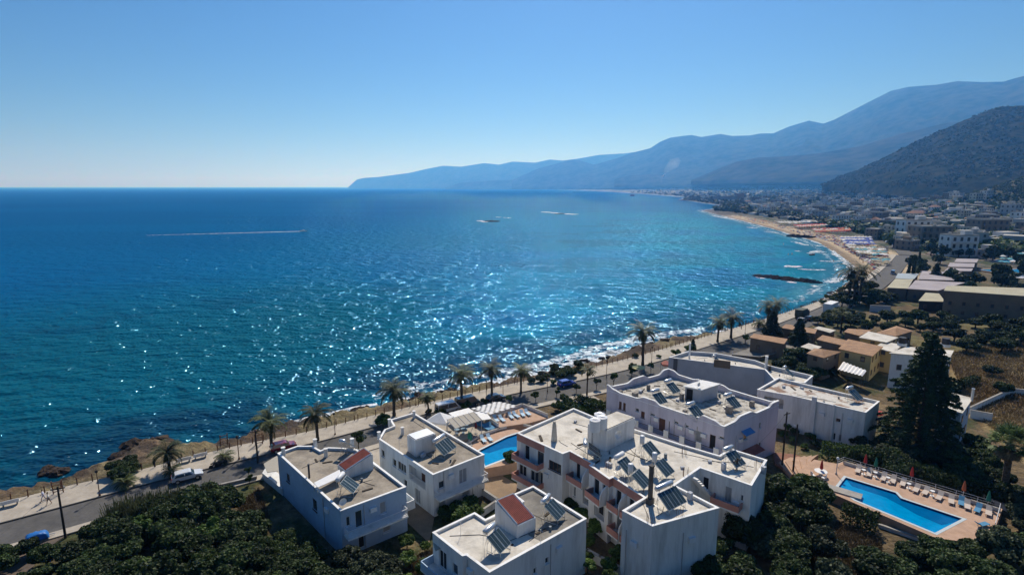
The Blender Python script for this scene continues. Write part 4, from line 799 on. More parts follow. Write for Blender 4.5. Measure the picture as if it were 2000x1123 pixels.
for k, xa, xb, z in ((20, 1012, 1062, 8.0), (20, 1012, 1062, 5.1), (18, 1119, 1149, 8.0), (16, 1158, 1186, 8.0), (14, 1200, 1222, 8.0), (14, 1226, 1252, 8.0), (14, 1200, 1222, 5.0), (14, 1226, 1252, 5.0), (8, 1395, 1450, 8.0)):
    bb = bal(bD, pD, k, xa, xb, z, 1.3, solid=PINK, h=.75); 
    A, B = pD[k], pD[(k + 1) % len(pD)]; sg = 1 if area2(pD) > 0 else -1; d, n, L_ = edge_frame(A, B, sg)
    if k in (14, 16, 18):
        s = s_at(A, B, xb, z); m = MB(); q = [(0.003, z + 2.3), (.25, z + 2.3), (.7, z + 2.0), (1.05, z + 1.5), (1.2, z + .75), (1.2, z), (0.003, z)]; e = .07
        for off in (-e, e): m.v += [(A[0] + d.x * (s + off) + n.x * o, A[1] + d.y * (s + off) + n.y * o, zz) for o, zz in q]
        N7 = len(q); m.f += [tuple(range(N7)), tuple(range(2 * N7 - 1, N7 - 1, -1))] + [(i, (i + 1) % N7, N7 + (i + 1) % N7, N7 + i)[::-1] for i in range(N7)]; m.m = [0] * len(m.f); wb(m, 'wing_wall', WHITE, bD)
_t = shed_tower(bD, Q3, (930, 372), (1035, 415), (1198, 335), zD - .3, 2.9, 2.9, 'lr', WHITE, ROOF_C, 'flat_top')
m = MB()
for i in range(9): x, y = P(*Q3(965 + i * .3, 360), zD + .2); m.box(*P(*Q3(962, 384), zD - .3), zD + .1 + i * .28, .5, .04, .04, .7)
for e in (-.25, .25): x, y = P(*Q3(962, 384), zD - .3); m.box(x + e * .76, y + e * .64, zD + 1.2, .04, .04, 2.7, .7)
wb(m, 'ladder', DRAIL, _t)
for i, q in enumerate(((972, 296), (1012, 280), (998, 262))):
    x, y = P(*Q3(*q), zD + 2.65); t = thing('water_tank', ['white upright water tank nearest the ladder on the hotel stair tower', 'white upright water tank, right one of three on the hotel stair tower', 'white upright water tank behind the other two on the hotel stair tower'][i], 'water tank', (x, y, zD + 2.66), 0, 'water tanks on the hotel tower')
    m = MB(); m.cyl(0, 0, 0, 1.5, .72, .72, 20); m.tube([(0, 0, 1.5), (0, 0, 1.62), (0, 0, 1.66)], [.72, .4, .38], 20); m.build('tank_body', TANKW, t); m = MB(); m.cyl(0, 0, 1.66, 1.74, .25, .25, 12); m.build('lid', TANKM, t)
m = MB(); x, y = P(*Q3(740, 352), zD - .3); m.tube([(x, y, zD - .3), (x, y, zD + 1.9), (x, y, zD + 2.1), (x, y, zD + 2.15), (x, y, zD + 2.5)], [.44, .27, .27, .2, .2], 8); wb(m, 'chimney', ROOF_C, bD)
m = MB(); x, y = P(*Q4(262, 712), zD - .3); m.box(x, y, zD + 0, .75, .6, .7, .7); m.box(x, y, zD + 2.0, .38, .38, 4.2, .7); m.box(x, y, zD + 4.15, .5, .5, .12, .7); wb(m, 'chimney', mat('sooty_chimney', (.12, .11, .10), .9), bD)
for q in ((490, 690), (683, 520), (912, 540)): chimney(bD, *P(*Q4(*q), zD - .3), zD - .3, .9, .25, GREYW, False, True)
for q, dx in (((268, 832), 0), ((435, 790), 0), ((105, 590), 0), ((465, 555), 0), ((20, 510), 0), ((885, 520), 0), ((460, 430), 0)):     # starter bars left standing on the roof
    x, y = P(*Q4(*q), zD - .3); m = MB()
    for k in range(7): a, c = random.uniform(-.4, .4), random.uniform(-.3, .3); m.tube([(x + a, y + c, zD - .3), (x + a * 1.1, y + c * 1.1, zD + random.uniform(.5, 1.0))], .018, 4)
    wb(m, 'starter_bars', plain('rusty_bar', (.16, .08, .04), .9), bD)
m = MB(); a, b_, c, d_ = [P(*Q4(*q), z) for q, z in (((510, 620), 9.6), ((560, 590), 9.6), ((600, 600), 9.6), ((545, 650), 9.6))]
for k in range(9): f = k / 8; m.box(a[0] + (c[0] - a[0]) * f, a[1] + (c[1] - a[1]) * f, 8.2 + 2.6 * (1 - f), .35, 1.2, .18, .6)
wb(m, 'outside_stair', WHITE, bD)
# E: lilac apartment block with curved parapets
zE = 11.0; pE = [P(x, y, zE) for x, y in ((1185, 762), (1305, 730), (1521, 791), (1415, 836))]
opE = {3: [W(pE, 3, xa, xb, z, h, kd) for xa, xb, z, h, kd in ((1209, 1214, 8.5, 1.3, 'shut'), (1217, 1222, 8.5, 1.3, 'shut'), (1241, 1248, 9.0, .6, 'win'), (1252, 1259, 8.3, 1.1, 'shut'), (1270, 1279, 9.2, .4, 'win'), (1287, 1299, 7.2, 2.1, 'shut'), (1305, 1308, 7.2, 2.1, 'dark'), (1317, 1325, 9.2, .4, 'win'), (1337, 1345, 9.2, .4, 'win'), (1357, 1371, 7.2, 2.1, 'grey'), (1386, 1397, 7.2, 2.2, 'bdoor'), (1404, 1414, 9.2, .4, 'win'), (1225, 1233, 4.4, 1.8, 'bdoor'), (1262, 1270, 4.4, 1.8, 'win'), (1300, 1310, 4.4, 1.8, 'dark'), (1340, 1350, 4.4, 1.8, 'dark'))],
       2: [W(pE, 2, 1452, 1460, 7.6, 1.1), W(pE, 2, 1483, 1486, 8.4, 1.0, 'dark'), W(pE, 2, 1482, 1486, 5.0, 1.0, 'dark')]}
bE = building('apartment_block', 'lilac three storey apartment block with curling white parapets and open galleries', pE, zE, 2.6, LILAC, ROOF_P, opE, 0.45)
def curl(b, poly, k, prof, z, mt=LILAC, th=.24):
    A, B = poly[k], poly[(k + 1) % len(poly)]; sg = 1 if area2(poly) > 0 else -1; d, n, L_ = edge_frame(A, B, sg); pr = []
    for i in range(len(prof) - 1):
        (s0, h0), (s1, h1) = prof[i], prof[i + 1]
        for j in range(6): t = j / 6; pr.append((s0 + (s1 - s0) * t, .7 * (h0 + (h1 - h0) * (t * t * (3 - 2 * t)))))
    pr.append((prof[-1][0], .7 * prof[-1][1])); m = MB(); c = MB()
    for (s0, h0), (s1, h1) in zip(pr[:-1], pr[1:]):
        p0, p1 = [(A[0] + d.x * s * L_, A[1] + d.y * s * L_) for s in (s0, s1)]; q = [(*p0,), (*p1,), (p1[0] - n.x * th, p1[1] - n.y * th), (p0[0] - n.x * th, p0[1] - n.y * th)]
        zz = [z + h0, z + h1, z + h1, z + h0]; zc = [v + .09 for v in zz]; o = .05
        q2 = [(p0[0] + n.x * o, p0[1] + n.y * o), (p1[0] + n.x * o, p1[1] + n.y * o), (p1[0] - n.x * (th + o), p1[1] - n.y * (th + o)), (p0[0] - n.x * (th + o), p0[1] - n.y * (th + o))]
        if sg < 0: q = q[::-1]; q2 = q2[::-1]; zz = zz[::-1]; zc = zc[::-1]
        m.prism(q, z, zz, bottom=False); c.prism(q2, zz, zc)
    w = wb(m, 'curved_parapet', mt, b); wb(c, 'white_rim', WHITEC, w)
curl(bE, pE, 3, [(0, .15), (.02, .15), (.08, .75), (.16, 1.05), (.2, .3), (.35, .15), (.5, .2), (.56, .95), (.64, .95), (.72, .2), (.86, .12), (.93, .5), (1, 1.2)], zE + .07)
curl(bE, pE, 2, [(0, .9), (.12, .9), (.2, .2), (.42, .15), (.55, 1.0), (.72, 1.0), (.84, .25), (1, .15)], zE + .07)
curl(bE, pE, 0, [(0, 1.2), (.1, .5), (.3, .3), (.42, 1.1), (.56, 1.2), (.66, .3), (.82, .3), (.92, 1.3), (1, 1.3)], zE + .07)
curl(bE, pE, 1, [(0, 1.3), (.05, 1.2), (.12, .4), (.25, .3), (.31, .6), (.33, .6), (.34, .2), (.46, .2), (.48, .9), (.53, .9), (.6, .3), (.8, .2), (.93, .2), (.97, .6), (1, .9)], zE + .07)
A, B = pE[3], pE[0]; sg = 1 if area2(pE) > 0 else -1; d, n, L_ = edge_frame(A, B, sg); m = MB(); g0 = L_ * .02; g1 = L_ * .93
for zz in (7.1, 4.1):
    pl = [(A[0] + d.x * s + n.x * o, A[1] + d.y * s + n.y * o) for s, o in ((g0, .003), (g1, .003), (g1, 1.3), (g0, 1.3))]; m.prism(ccw(pl), zz - .22, zz)
gal = wb(m, 'gallery', LILAC, bE); m = MB(); mm = MB()
for zz in (7.1, 4.1):
    for k in range(8):
        m = MB(); s = g0 + (g1 - g0) * k / 7; m.box(A[0] + d.x * s + n.x * 1.22, A[1] + d.y * s + n.y * 1.22, zz + .55, .8, .2, 1.1, math.atan2(d.y, d.x)); wb(m, 'pillar', WHITE, gal)
    rail(gal, [(A[0] + d.x * s + n.x * 1.22, A[1] + d.y * s + n.y * 1.22) for s in (g0, g1)], zz, .85, None, DRAIL)
m = MB(); q = [P(*RB(a, b_), zE - .45) for a, b_ in ((948, 640), (1070, 668), (1205, 622))]; k4 = (q[0][0] + q[2][0] - q[1][0], q[0][1] + q[2][1] - q[1][1]); sp = ccw([q[0], q[1], q[2], k4]); m.prism(sp, zE - .5, zE + 1.75); tw = wb(m, 'stair_tower', GREYW, bE); m = MB(); m.prism(inset(sp, -.25), zE + 1.76, zE + 1.9); wb(m, 'flat_top', WHITE, tw)
m = MB(); dd_ = Vector((q[1][0] - q[0][0], q[1][1] - q[0][1])); nn_ = Vector((dd_.y, -dd_.x)).normalized(); m.box(q[0][0] + dd_.x * .3 + nn_.x * .02, q[0][1] + dd_.y * .3 + nn_.y * .02, zE + .55, 1.0, .06, 1.9, math.atan2(dd_.y, dd_.x)); wb(m, 'door', DARK, tw)  # near-black slab painting the shade of the open doorway
for i, q in enumerate(((447, 605), (560, 640), (665, 565), (687, 680), (950, 765), (1127, 828), (1295, 748), (1473, 695), (925, 640))):
    chimney(bE, *P(*RB(*q), zE - .45), zE - .45, [.8, 1.2, .9, .9, .9, .9, 1.2, .9, 1.0][i], [.3, .42, .25, .3, .3, .32, .45, .33, .3][i], mat('raw_concrete_stub', (.30, .27, .24), .9, .15, 2), False, True)
m = MB(); qs = [W(pE, 2, 1450, 1462, 8.75, .1)]; A, B = pE[2], pE[3]; d2, n2, _L = edge_frame(A, B, sg)
for (xa, xb, z, dep, mt_, nm) in ((1447, 1465, 8.9, .9, FABB, 'blue_awning'), (1440, 1478, 5.6, 1.4, RUST, 'red_porch_roof')):
    s0, s1 = sorted((s_at(A, B, xa, z), s_at(A, B, xb, z))); m = MB(); a = [(A[0] + d2.x * s + n2.x * o, A[1] + d2.y * s + n2.y * o) for s, o in ((s0, .003), (s1, .003), (s1, dep), (s0, dep))]
    zz = [z + .45, z + .45, z, z]; c_ = a
    if area2(a) < 0: c_ = a[::-1]; zz = zz[::-1]
    m.prism(c_, [v - .05 for v in zz], zz); wb(m, nm, mt_, bE)
# F: long grey building beyond
zF = 8.6; pF = [P(x, y, zF) for x, y in ((1306, 698), (1345, 686), (1395, 689.5), (1475, 704), (1502, 714), (1588, 734), (1572, 748), (1512, 742), (1494, 722))]
bF = building('commercial_building', 'long blank grey building with a rounded seaward end and white roof', pF, zF, 2.6, GREYW, ROOF_C, {8: [], 0: [W(pF, 0, 1320, 1335, 4.0, 2.2, 'win')]}, 0.7)
chimney(bF, *P(*RB(985, 320), zF - .7), zF - .7, 3.4, .2, WHITE); chimney(bF, *P(*RB(1583, 400), zF - .7), zF - .7, 2.6, .3, WHITE); chimney(bF, *P(*RB(1612, 415), zF - .7), zF - .7, 1.0, .3, DRAIL, False)
m = MB(); A, B = pF[8], pF[0]; d, n, L_ = edge_frame(A, B, 1 if area2(pF) > 0 else -1); s = s_at(A, B, 1410, 8); s2 = s_at(A, B, 1319, 7)
m.box(A[0] + d.x * s, A[1] + d.y * s, zF + .05, 3.2, .32, 1.6, math.atan2(d.y, d.x)); wb(m, 'stained_panel', TANW, bF)
m = MB(); m.box(A[0] + d.x * s2 + n.x * .1, A[1] + d.y * s2 + n.y * .1, 5.6, .8, .25, 5.9, math.atan2(d.y, d.x)); wb(m, 'dark_pillar', plain('dark_grey_paint', (.12, .12, .13), .8), bF)
# G: white building with a rusty patch on the roof
zG = 9.3; pG = [P(x, y, zG) for x, y in ((1479, 761), (1520, 738), (1578, 752), (1718, 784), (1691, 806), (1546, 773))]
bG = building('house', 'white building with reddish streaked roof left of the tall pine', pG, zG, 2.8, WHITE, mat('streaked_roof', (.58, .55, .50), .9, .12, .35, col2=(.26, .17, .125), thr=(.42, .5)), {5: [W(pG, 5, 1492, 1530, 6.6, 1.8, 'void', 2.5)], 4: [W(pG, 4, 1632, 1642, 6.6, .7), W(pG, 4, 1627, 1632, 3.4, 1.2, 'dark'), W(pG, 4, 1638, 1643, 3.4, 1.2, 'dark')]}, 0.4)
for xx in (1588, 1627): A, B = pG[4], pG[5]; d, n, L_ = edge_frame(A, B, 1 if area2(pG) > 0 else -1); s = s_at(A, B, xx, 7); m = MB(); m.box(A[0] + d.x * s + n.x * .08, A[1] + d.y * s + n.y * .08, 6.2 + (.6 if xx == 1588 else 0), .7 if xx == 1588 else .25, .5 if xx == 1588 else .25, 6.6, math.atan2(d.y, d.x)); wb(m, 'chimney_breast', WHITE, bG)
m = MB(); m.prism(ccw(PP(Q5, [(605, 175), (655, 185), (660, 205), (608, 215)], 6.0)), 5.9, 6.0); wb(m, 'red_awning', FABR, bG)
# solar heaters on those roofs
for q, base, p1, p2, z, n_, kind, lab in (
    (Q2, (648, 652), (690, 575), (740, 630), 8.5, 2, 'h', 'solar heater with dark panels near the white sheet awning on the sky tinted house'), (Q2, (655, 432), (660, 420), (705, 440), 8.5, 1, 'h', 'small solar heater behind the red lean-to roof'),
    (Q2, (1205, 422), (1255, 350), (1308, 410), 8.5, 3, 'h', 'wide solar heater beside the box tower on the tan roof'), (Q3, (705, 790), (745, 690), (815, 770), 9.25, 2, 'h', 'solar heater on the dark roof patch behind the striped red roof'),
    (Q3, (385, 968), (430, 865), (497, 955), 9.25, 2, 'h', 'solar heater in front of the striped red roof tower'), (Q4, (235, 440), (255, 375), (330, 455), 10.9, 2, 'v', 'solar heater with upright tank nearest the long back parapet of the hotel'),
    (Q4, (95, 535), (105, 445), (160, 520), 10.9, 2, 'h', 'solar heater with white tank near the salmon edge of the hotel roof'), (Q4, (172, 612), (190, 540), (245, 615), 10.9, 2, 'v', 'solar heater with upright tank just left of the sooty chimney'),
    (Q4, (308, 545), (325, 470), (405, 555), 10.9, 2, 'v', 'solar heater with upright tank in the middle of the hotel roof'), (Q4, (350, 718), (380, 640), (460, 745), 10.9, 3, 'h', 'largest solar heater, with silver tank, right of the sooty chimney'),
    (Q4, (715, 492), (735, 410), (815, 500), 10.9, 2, 'h', 'solar heater with rusty stand on the right hand wing of the hotel'), (Q3, (930, 452), (940, 425), (1000, 480), 10.9, 2, 'h', 'solar heater below the ladder of the hotel stair tower'),
    (RB, (825, 590), (840, 500), (905, 575), 10.55, 2, 'h', 'solar heater nearest the curled sea side parapet of the lilac block'), (RB, (722, 672), (745, 580), (820, 668), 10.55, 2, 'h', 'solar heater left of the stair tower on the lilac block'),
    (RB, (1000, 780), (1015, 680), (1105, 775), 10.55, 2, 'h', 'solar heater in front of the stair tower on the lilac block'), (RB, (1292, 705), (1310, 620), (1400, 712), 10.55, 2, 'h', 'solar heater right of the stair tower on the lilac block'),
    (RB, (1182, 372), (1190, 300), (1250, 360), 7.9, 1, 'h', 'solar heater on the sea end of the long grey building'), (RB, (1735, 465), (1750, 420), (1820, 485), 7.9, 1, 'h', 'solar heater on the inland end of the long grey building'),
    (Q5, (470, 120), (480, 95), (560, 160), 8.9, 2, 'h', 'solar heater on the red streaked roof left of the tall pine')):
    x, y = P(*q(*base), z); _a, _b = P(*q(*p1), z + 1.6), P(*q(*p2), z + .4); heater(x, y, z, math.atan2(_b[1] - _a[1], _b[0] - _a[0]), lab, n_, 1.0 if z != 7.9 else .95, kind, TANKW if 'white' in lab or kind == 'v' else TANKM)
# pipes, cables and small things left on the roofs
def clutter(b, poly, z, n, seed, pipes=5):
    r = random.Random(seed); inn = inset(ccw(poly), 1.0); xs = [p[0] for p in inn]; ys = [p[1] for p in inn]; pts = []
    while len(pts) < n + pipes * 2:
        x, y = r.uniform(min(xs), max(xs)), r.uniform(min(ys), max(ys))
        if in_poly(np.array([x]), np.array([y]), inn)[0]: pts.append((x, y))
    for i in range(n):
        x, y = pts[i]; m = MB(); k = r.randrange(3); w = r.uniform(.25, .6)
        if k == 0: m.box(x, y, z + w * .4, w * 1.3, w * .8, w * .8, r.random() * 3)
        elif k == 1: m.cyl(x, y, z, z + w, w * .35, None, 10)
        else: m.box(x, y, z + .05, w * 3, w * .6, .1, r.random() * 3)
        wb(m, ['vent_box', 'bucket', 'plank'][k], [GREYW, plain('plastic_bucket', (.12, .16, .2), .6), BARK][k], b)
    for i in range(pipes):
        a, c = pts[n + 2 * i], pts[n + 2 * i + 1]; L_ = math.hypot(a[0] - c[0], a[1] - c[1]); f = min(1, 6 / L_); c = (a[0] + (c[0] - a[0]) * f, a[1] + (c[1] - a[1]) * f)
        m = MB(); m.tube([(*a, z + .03), ((a[0] + c[0]) / 2 + r.uniform(-.5, .5), (a[1] + c[1]) / 2 + r.uniform(-.5, .5), z + .03), (*c, z + .03)], .03, 5); wb(m, 'pipe', DRAIL, b)
for b, p_, z, n, pp in ((bA, pA, 8.5, 6, 4), (bB, pB, 8.5, 5, 3), (bC, pC, 9.25, 6, 4), (bD, pD, 10.9, 16, 12), (bE, pE, 10.55, 18, 9), (bF, pF, 7.9, 6, 3), (bG, pG, 8.9, 6, 3)): clutter(b, p_, z, n, n, pp)
# air conditioners and drain pipes on the walls
for b, p_, k, px, z in ((bA, pA, 7, 728, 7.6), (bA, pA, 8, 640, 7.4), (bB, pB, 5, 880, 7.7), (bB, pB, 5, 935, 4.9), (bC, pC, 6, 1090, 7.9), (bC, pC, 6, 1010, 6.9), (bC, pC, 7, 920, 8.2), (bE, pE, 3, 1283, 8.9), (bE, pE, 3, 1330, 8.9), (bE, pE, 3, 1352, 8.9), (bE, pE, 3, 1375, 8.9), (bE, pE, 2, 1445, 8.0), (bG, pG, 4, 1660, 7.4), (bG, pG, 4, 1605, 7.3), (bD, pD, 11, 1350, 8.5), (bD, pD, 12, 1240, 8.3), (bD, pD, 20, 1068, 7.2), (bD, pD, 8, 1440, 8.4)):
    A, B = p_[k], p_[(k + 1) % len(p_)]; d, n, L_ = edge_frame(A, B, 1 if area2(p_) > 0 else -1); s = min(max(s_at(A, B, px, z), .6), L_ - .6); rz = math.atan2(d.y, d.x); m = MB(); m.box(A[0] + d.x * s + n.x * .16, A[1] + d.y * s + n.y * .16, z, .8, .3, .55, rz); wb(m, 'air_conditioner', TANKW, b)
    m = MB(); s2 = min(s + 1.1, L_ - .2); q = (A[0] + d.x * s2 + n.x * .06, A[1] + d.y * s2 + n.y * .06); m.tube([(*q, 3.0), (*q, z + 1.0)], .045, 6); wb(m, 'drain_pipe', RAILM, b)
# antennas and dishes
for q, pt, z, h, lab in ((Q2, (968, 412), 8.5, 1.9, 'bare aerial mast left of the box tower on the tan roof'), (Q2, (1108, 305), 8.5, 1.8, 'bare aerial mast behind the box tower on the tan roof'), (Q2, (1298, 365), 8.5, 1.7, 'thin aerial mast at the edge of the tan roof by the pool'), (Q2, (770, 405), 9, 2.2, 'aerial mast beside the red lean-to roof'), (Q3, (205, 895), 9.25, 1.5, 'thin aerial on the left terrace of the foreground house'), (Q3, (662, 940), 9.25, 1.6, 'aerial mast at the near edge of the foreground roof'), (RB, (745, 640), 10.6, 1.9, 'aerial mast between two heaters on the lilac roof')):
    x, y = P(*q(*pt), z); t = thing('roof_aerial', lab, 'aerial', (x, y, z), .6, 'television aerials'); m = MB(); m.tube([(0, 0, -.05), (0, 0, h)], .022, 5); m.build('mast', METAL, t); m = MB(); m.tube([(0, -.5, h - .1), (0, .5, h - .1)], .012, 4)
    for k in range(5): m.tube([(-.22, -.45 + .2 * k, h - .1), (.22, -.45 + .2 * k, h - .1)], .01, 4)
    m.build('antenna', METAL, t)
for q, pt, z, s_, lab in ((Q2, (640, 735), 8.5, .45, 'grey satellite dish at the near corner of the sky tinted house'), (Q3, (1090, 350), 13, .6, 'large mesh satellite dish on the side of the hotel stair tower'), (RB, (1045, 560), 12.6, .35, 'small satellite dish on the grey stair tower of the lilac block')):
    x, y = P(*q(*pt), z); t = thing('satellite_dish', lab, 'satellite dish', (x, y, z), -.9, 'satellite dishes'); m = MB(); n_ = 14; C0 = (0.1, 0, .9)
    for ring in range(4):
        for k in range(n_):
            f = []
            for rr_, kk in ((ring, k), (ring + 1, k), (ring + 1, k + 1), (ring, k + 1)): r_ = s_ * rr_ / 4; a = 6.283 * kk / n_; f.append((C0[0] + .6 * r_ * r_ / s_, r_ * math.cos(a), C0[2] + r_ * math.sin(a)))
            m.face(f)
    m.build('dish', TANKW, t, True); m = MB(); m.tube([(0, 0, 0), (0, 0, .9), (.1, 0, .9)], .025, 5); m.tube([(.1, 0, .9 - s_), (.55, 0, .85)], .012, 4); m.build('bracket', METAL, t)
# ------------------------------------------------------------------ tan village complex, yellow house and the others beyond
def tile_block(name, label, q, top, z, zb, wall=TANW, hip=False, roof=TILE, rise=.9, wins=(), group='brown houses with tiled roofs', slope=None, cat='house'):
    p = ccw(PP(q, top, z)); cx = sum(a for a, _ in p) / 4; cy = sum(b_ for _, b_ in p) / 4; r = root(name, label, cat, cx, cy, zb, group)
    m = MB(); m.prism(p, zb, z); w = wb(m, 'wall', wall, r); o = inset(p, -.25); m = MB()
    if hip: c = (cx, cy, z + rise); [m.face([(*o[i], z), (*o[(i + 1) % 4], z), c]) for i in range(4)]; m.prism(o, z - .12, z)
    else: zz = slope or [z + .03] * 4; m.prism(o, [v - .02 for v in zz] if slope else z + .004, [v + .12 for v in zz])
    wb(m, 'tiled_roof' if roof is TILE else 'roof', roof, r)
    for k in range(4):
        A, B = p[k], p[(k + 1) % 4]; d, n, L_ = edge_frame(A, B, 1)
        if n.y > 0.2: continue
        for i in range(max(0, int(L_ / 3.2))):
            for zf in ([zb + 1.2] if z - zb < 5 else [zb + 1.2, zb + 4.2]):
                s = (i + .5) * L_ / max(1, int(L_ / 3.2)); m = MB(); m.box(A[0] + d.x * s + n.x * .02, A[1] + d.y * s + n.y * .02, zf + .55, .9, .1, 1.2, math.atan2(d.y, d.x)); f_ = wb(m, 'window', SHUT, r); m = MB(); m.box(A[0] + d.x * s + n.x * .075, A[1] + d.y * s + n.y * .075, zf + .55, .7, .02, 1.0, math.atan2(d.y, d.x)); wb(m, 'pane', GLASS, f_)
    return r
for a in (('single storey brown house with tile edged roof nearest the sea road', [(330, 500), (370, 465), (680, 515), (650, 560)], 6.6, 0), ('brown house with flat tiled roof beside the black car park wall', [(640, 405), (680, 372), (970, 420), (950, 460)], 6.6, 0), ('narrow brown house with tiled strip roof in the middle of the village', [(985, 520), (1040, 480), (1260, 530), (1220, 575)], 6.8, 0),
          ('brown house with tiled roof behind the palm at the back of the village', [(1250, 445), (1290, 415), (1500, 430), (1390, 480)], 6.6, 0), ('brown house with pyramid tiled roof at the inland end of the village', [(1570, 450), (1760, 385), (1905, 430), (1740, 480)], 6.8, 1), ('small brown tower house with pyramid tiled roof beside the red flowering tree', [(890, 650), (960, 605), (1200, 635), (1040, 690)], 8.2, 1)):
    tile_block('village_house', 'low ' + a[0] if a[3] == 0 and not a[0].startswith('single') else a[0], S5, a[1], a[2], 2.8, hip=bool(a[3]))
tile_block('village_house', 'two storey yellow house under the broadest sloping tiled roof', S5, [(1200, 610), (1290, 520), (1610, 590), (1510, 680)], 8.6, 2.8, YELL, slope=None, rise=1)
tile_block('village_house', 'white roofed yellow house with parapet behind the broad tiled roof', S5, [(1400, 500), (1490, 445), (1760, 500), (1650, 545)], 8.4, 2.8, YELL, roof=ROOF_C)
tile_block('village_house', 'yellow block with pale terrace beside the black water tank', S5, [(1540, 600), (1640, 545), (1800, 570), (1720, 640)], 8.0, 2.8, YELL, roof=ROOF_C)
tile_block('village_house', 'low white roofed annexe between two tiled roofs', S5, [(830, 590), (900, 560), (1010, 590), (950, 625)], 6.2, 2.8, TANW, roof=ROOF_C)
tile_block('village_house', 'white roofed brown annexe at the far side of the village', S5, [(960, 410), (1000, 395), (1150, 430), (1100, 450)], 6.2, 2.8, TANW, roof=ROOF_C)
tile_block('house', 'pale blue white house half hidden behind the tall pine', UA, [(560, 280), (740, 215), (1220, 255), (1180, 330)], 10.4, 2.8, WHITE, roof=ROOF_C, group=None)
tile_block('house', 'small white house with cream roof and pipe chimney right of the tall pine', UA, [(1060, 850), (1200, 715), (1425, 770), (1315, 925)], 9.2, 2.8, SKYW, roof=ROOF_C, group=None)
t = thing('chimney_pipe', 'white pipe chimney on the cream roof right of the tall pine', 'chimney', (*P(*UA(1432, 790), 9.2), 9.2)); m = MB(); m.cyl(0, 0, -.1, 2.0, .2, .2, 12); m.build('pipe', WHITE, t); m = MB(); m.cyl(0, 0, 2.0, 2.15, .26, .26, 12); m.build('cap', METAL, t)
for q, p_, z, lab in ((UA, (675, 195), 10.3, 'black water tank standing on the pale terrace left of the pine top'), (UA, (1145, 205), 10.4, 'black water tank on a white block right of the pine top')):
    x, y = P(*q(*p_), z); t = thing('water_tank', lab, 'water tank', (x, y, z), 0, 'black water tanks'); m = MB(); m.cyl(0, 0, .6, 1.9, .75, .72, 16); m.build('tank_body', plain('black_plastic', (.015, .016, .02), .5), t); m = MB(); m.box(0, 0, .3, 1.3, 1.3, .62); m.build('plinth', WHITE, t)
t = thing('awning', 'sagging white ruffled awning in the yard below the yellow house', 'awning', (*P(*S5(1320, 860), 3), 3)); o0 = t.location; m = MB(); pa = PP(S5, [(1180, 810), (1230, 750), (1460, 840), (1420, 875)], 6.0); nx_ = 14
for i in range(nx_):
    a = [tuple(np.array(pa[0]) * (1 - f) + np.array(pa[3]) * f) for f in (i / nx_, (i + 1) / nx_)]; b2 = [tuple(np.array(pa[1]) * (1 - f) + np.array(pa[2]) * f) for f in (i / nx_, (i + 1) / nx_)]; z1, z2 = 6 + .2 * (i % 2), 6 + .2 * ((i + 1) % 2)
    m.face([(a[0][0] - o0.x, a[0][1] - o0.y, z1 - 3), (a[1][0] - o0.x, a[1][1] - o0.y, z2 - 3), (b2[1][0] - o0.x, b2[1][1] - o0.y, z2 - 2.6), (b2[0][0] - o0.x, b2[0][1] - o0.y, z1 - 2.6)])
m.build('canopy', FABW, t); m = MB(); [m.tube([(x - o0.x, y - o0.y, 0), (x - o0.x, y - o0.y, 3)], .05, 5) for x, y in pa]; m.build('posts', BARK, t)
CREAM = mat('cream_roof', (.46, .43, .31), .9, .08, .2, col2=(.36, .33, .24)); PURP = mat('mauve_roof', (.40, .36, .37), .9, .08, .2, col2=(.31, .275, .29)); BLGR = mat('blue_grey_roof', (.36, .42, .46), .9, .06, .2)
for lab, pts, z, rm in (('long brown holiday building with cream roof edges', [(1140, 712), (1175, 660), (2120, 690), (2080, 775)], 11.5, CREAM), ('low pavilion with cream roof nearest the sea road', [(520, 680), (610, 585), (790, 590), (730, 690)], 7.2, CREAM), ('wide mauve roofed pavilion beside the cream one', [(745, 692), (830, 600), (1350, 625), (1060, 712)], 7.3, PURP),
                        ('blue grey roofed pavilion beyond the cream one', [(610, 578), (640, 525), (850, 530), (800, 586)], 7.0, BLGR), ('mauve roofed pavilion behind the monkey tree', [(860, 588), (900, 500), (1320, 515), (1230, 600)], 7.2, PURP), ('narrow mauve roof stepping inland, nearest of three', [(1140, 500), (1180, 467), (1440, 472), (1420, 500)], 7.0, PURP),
                        ('narrow mauve roof stepping inland, middle of three', [(1180, 453), (1200, 412), (1460, 417), (1450, 457)], 7.0, PURP), ('narrow mauve roof stepping inland, farthest of three', [(1250, 402), (1275, 365), (1500, 370), (1480, 407)], 7.0, PURP), ('cream awning roof in front of the long brown building', [(865, 822), (940, 735), (1065, 738), (1135, 832)], 6.4, CREAM)):
    tile_block('pavilion', lab, TA, pts, z, 2.9, TANW if 'awning' not in lab else DARK, roof=rm, group='flat roofed pavilions of the beach hotel', cat='building')  # below the awning roof a near-black block paints the shade
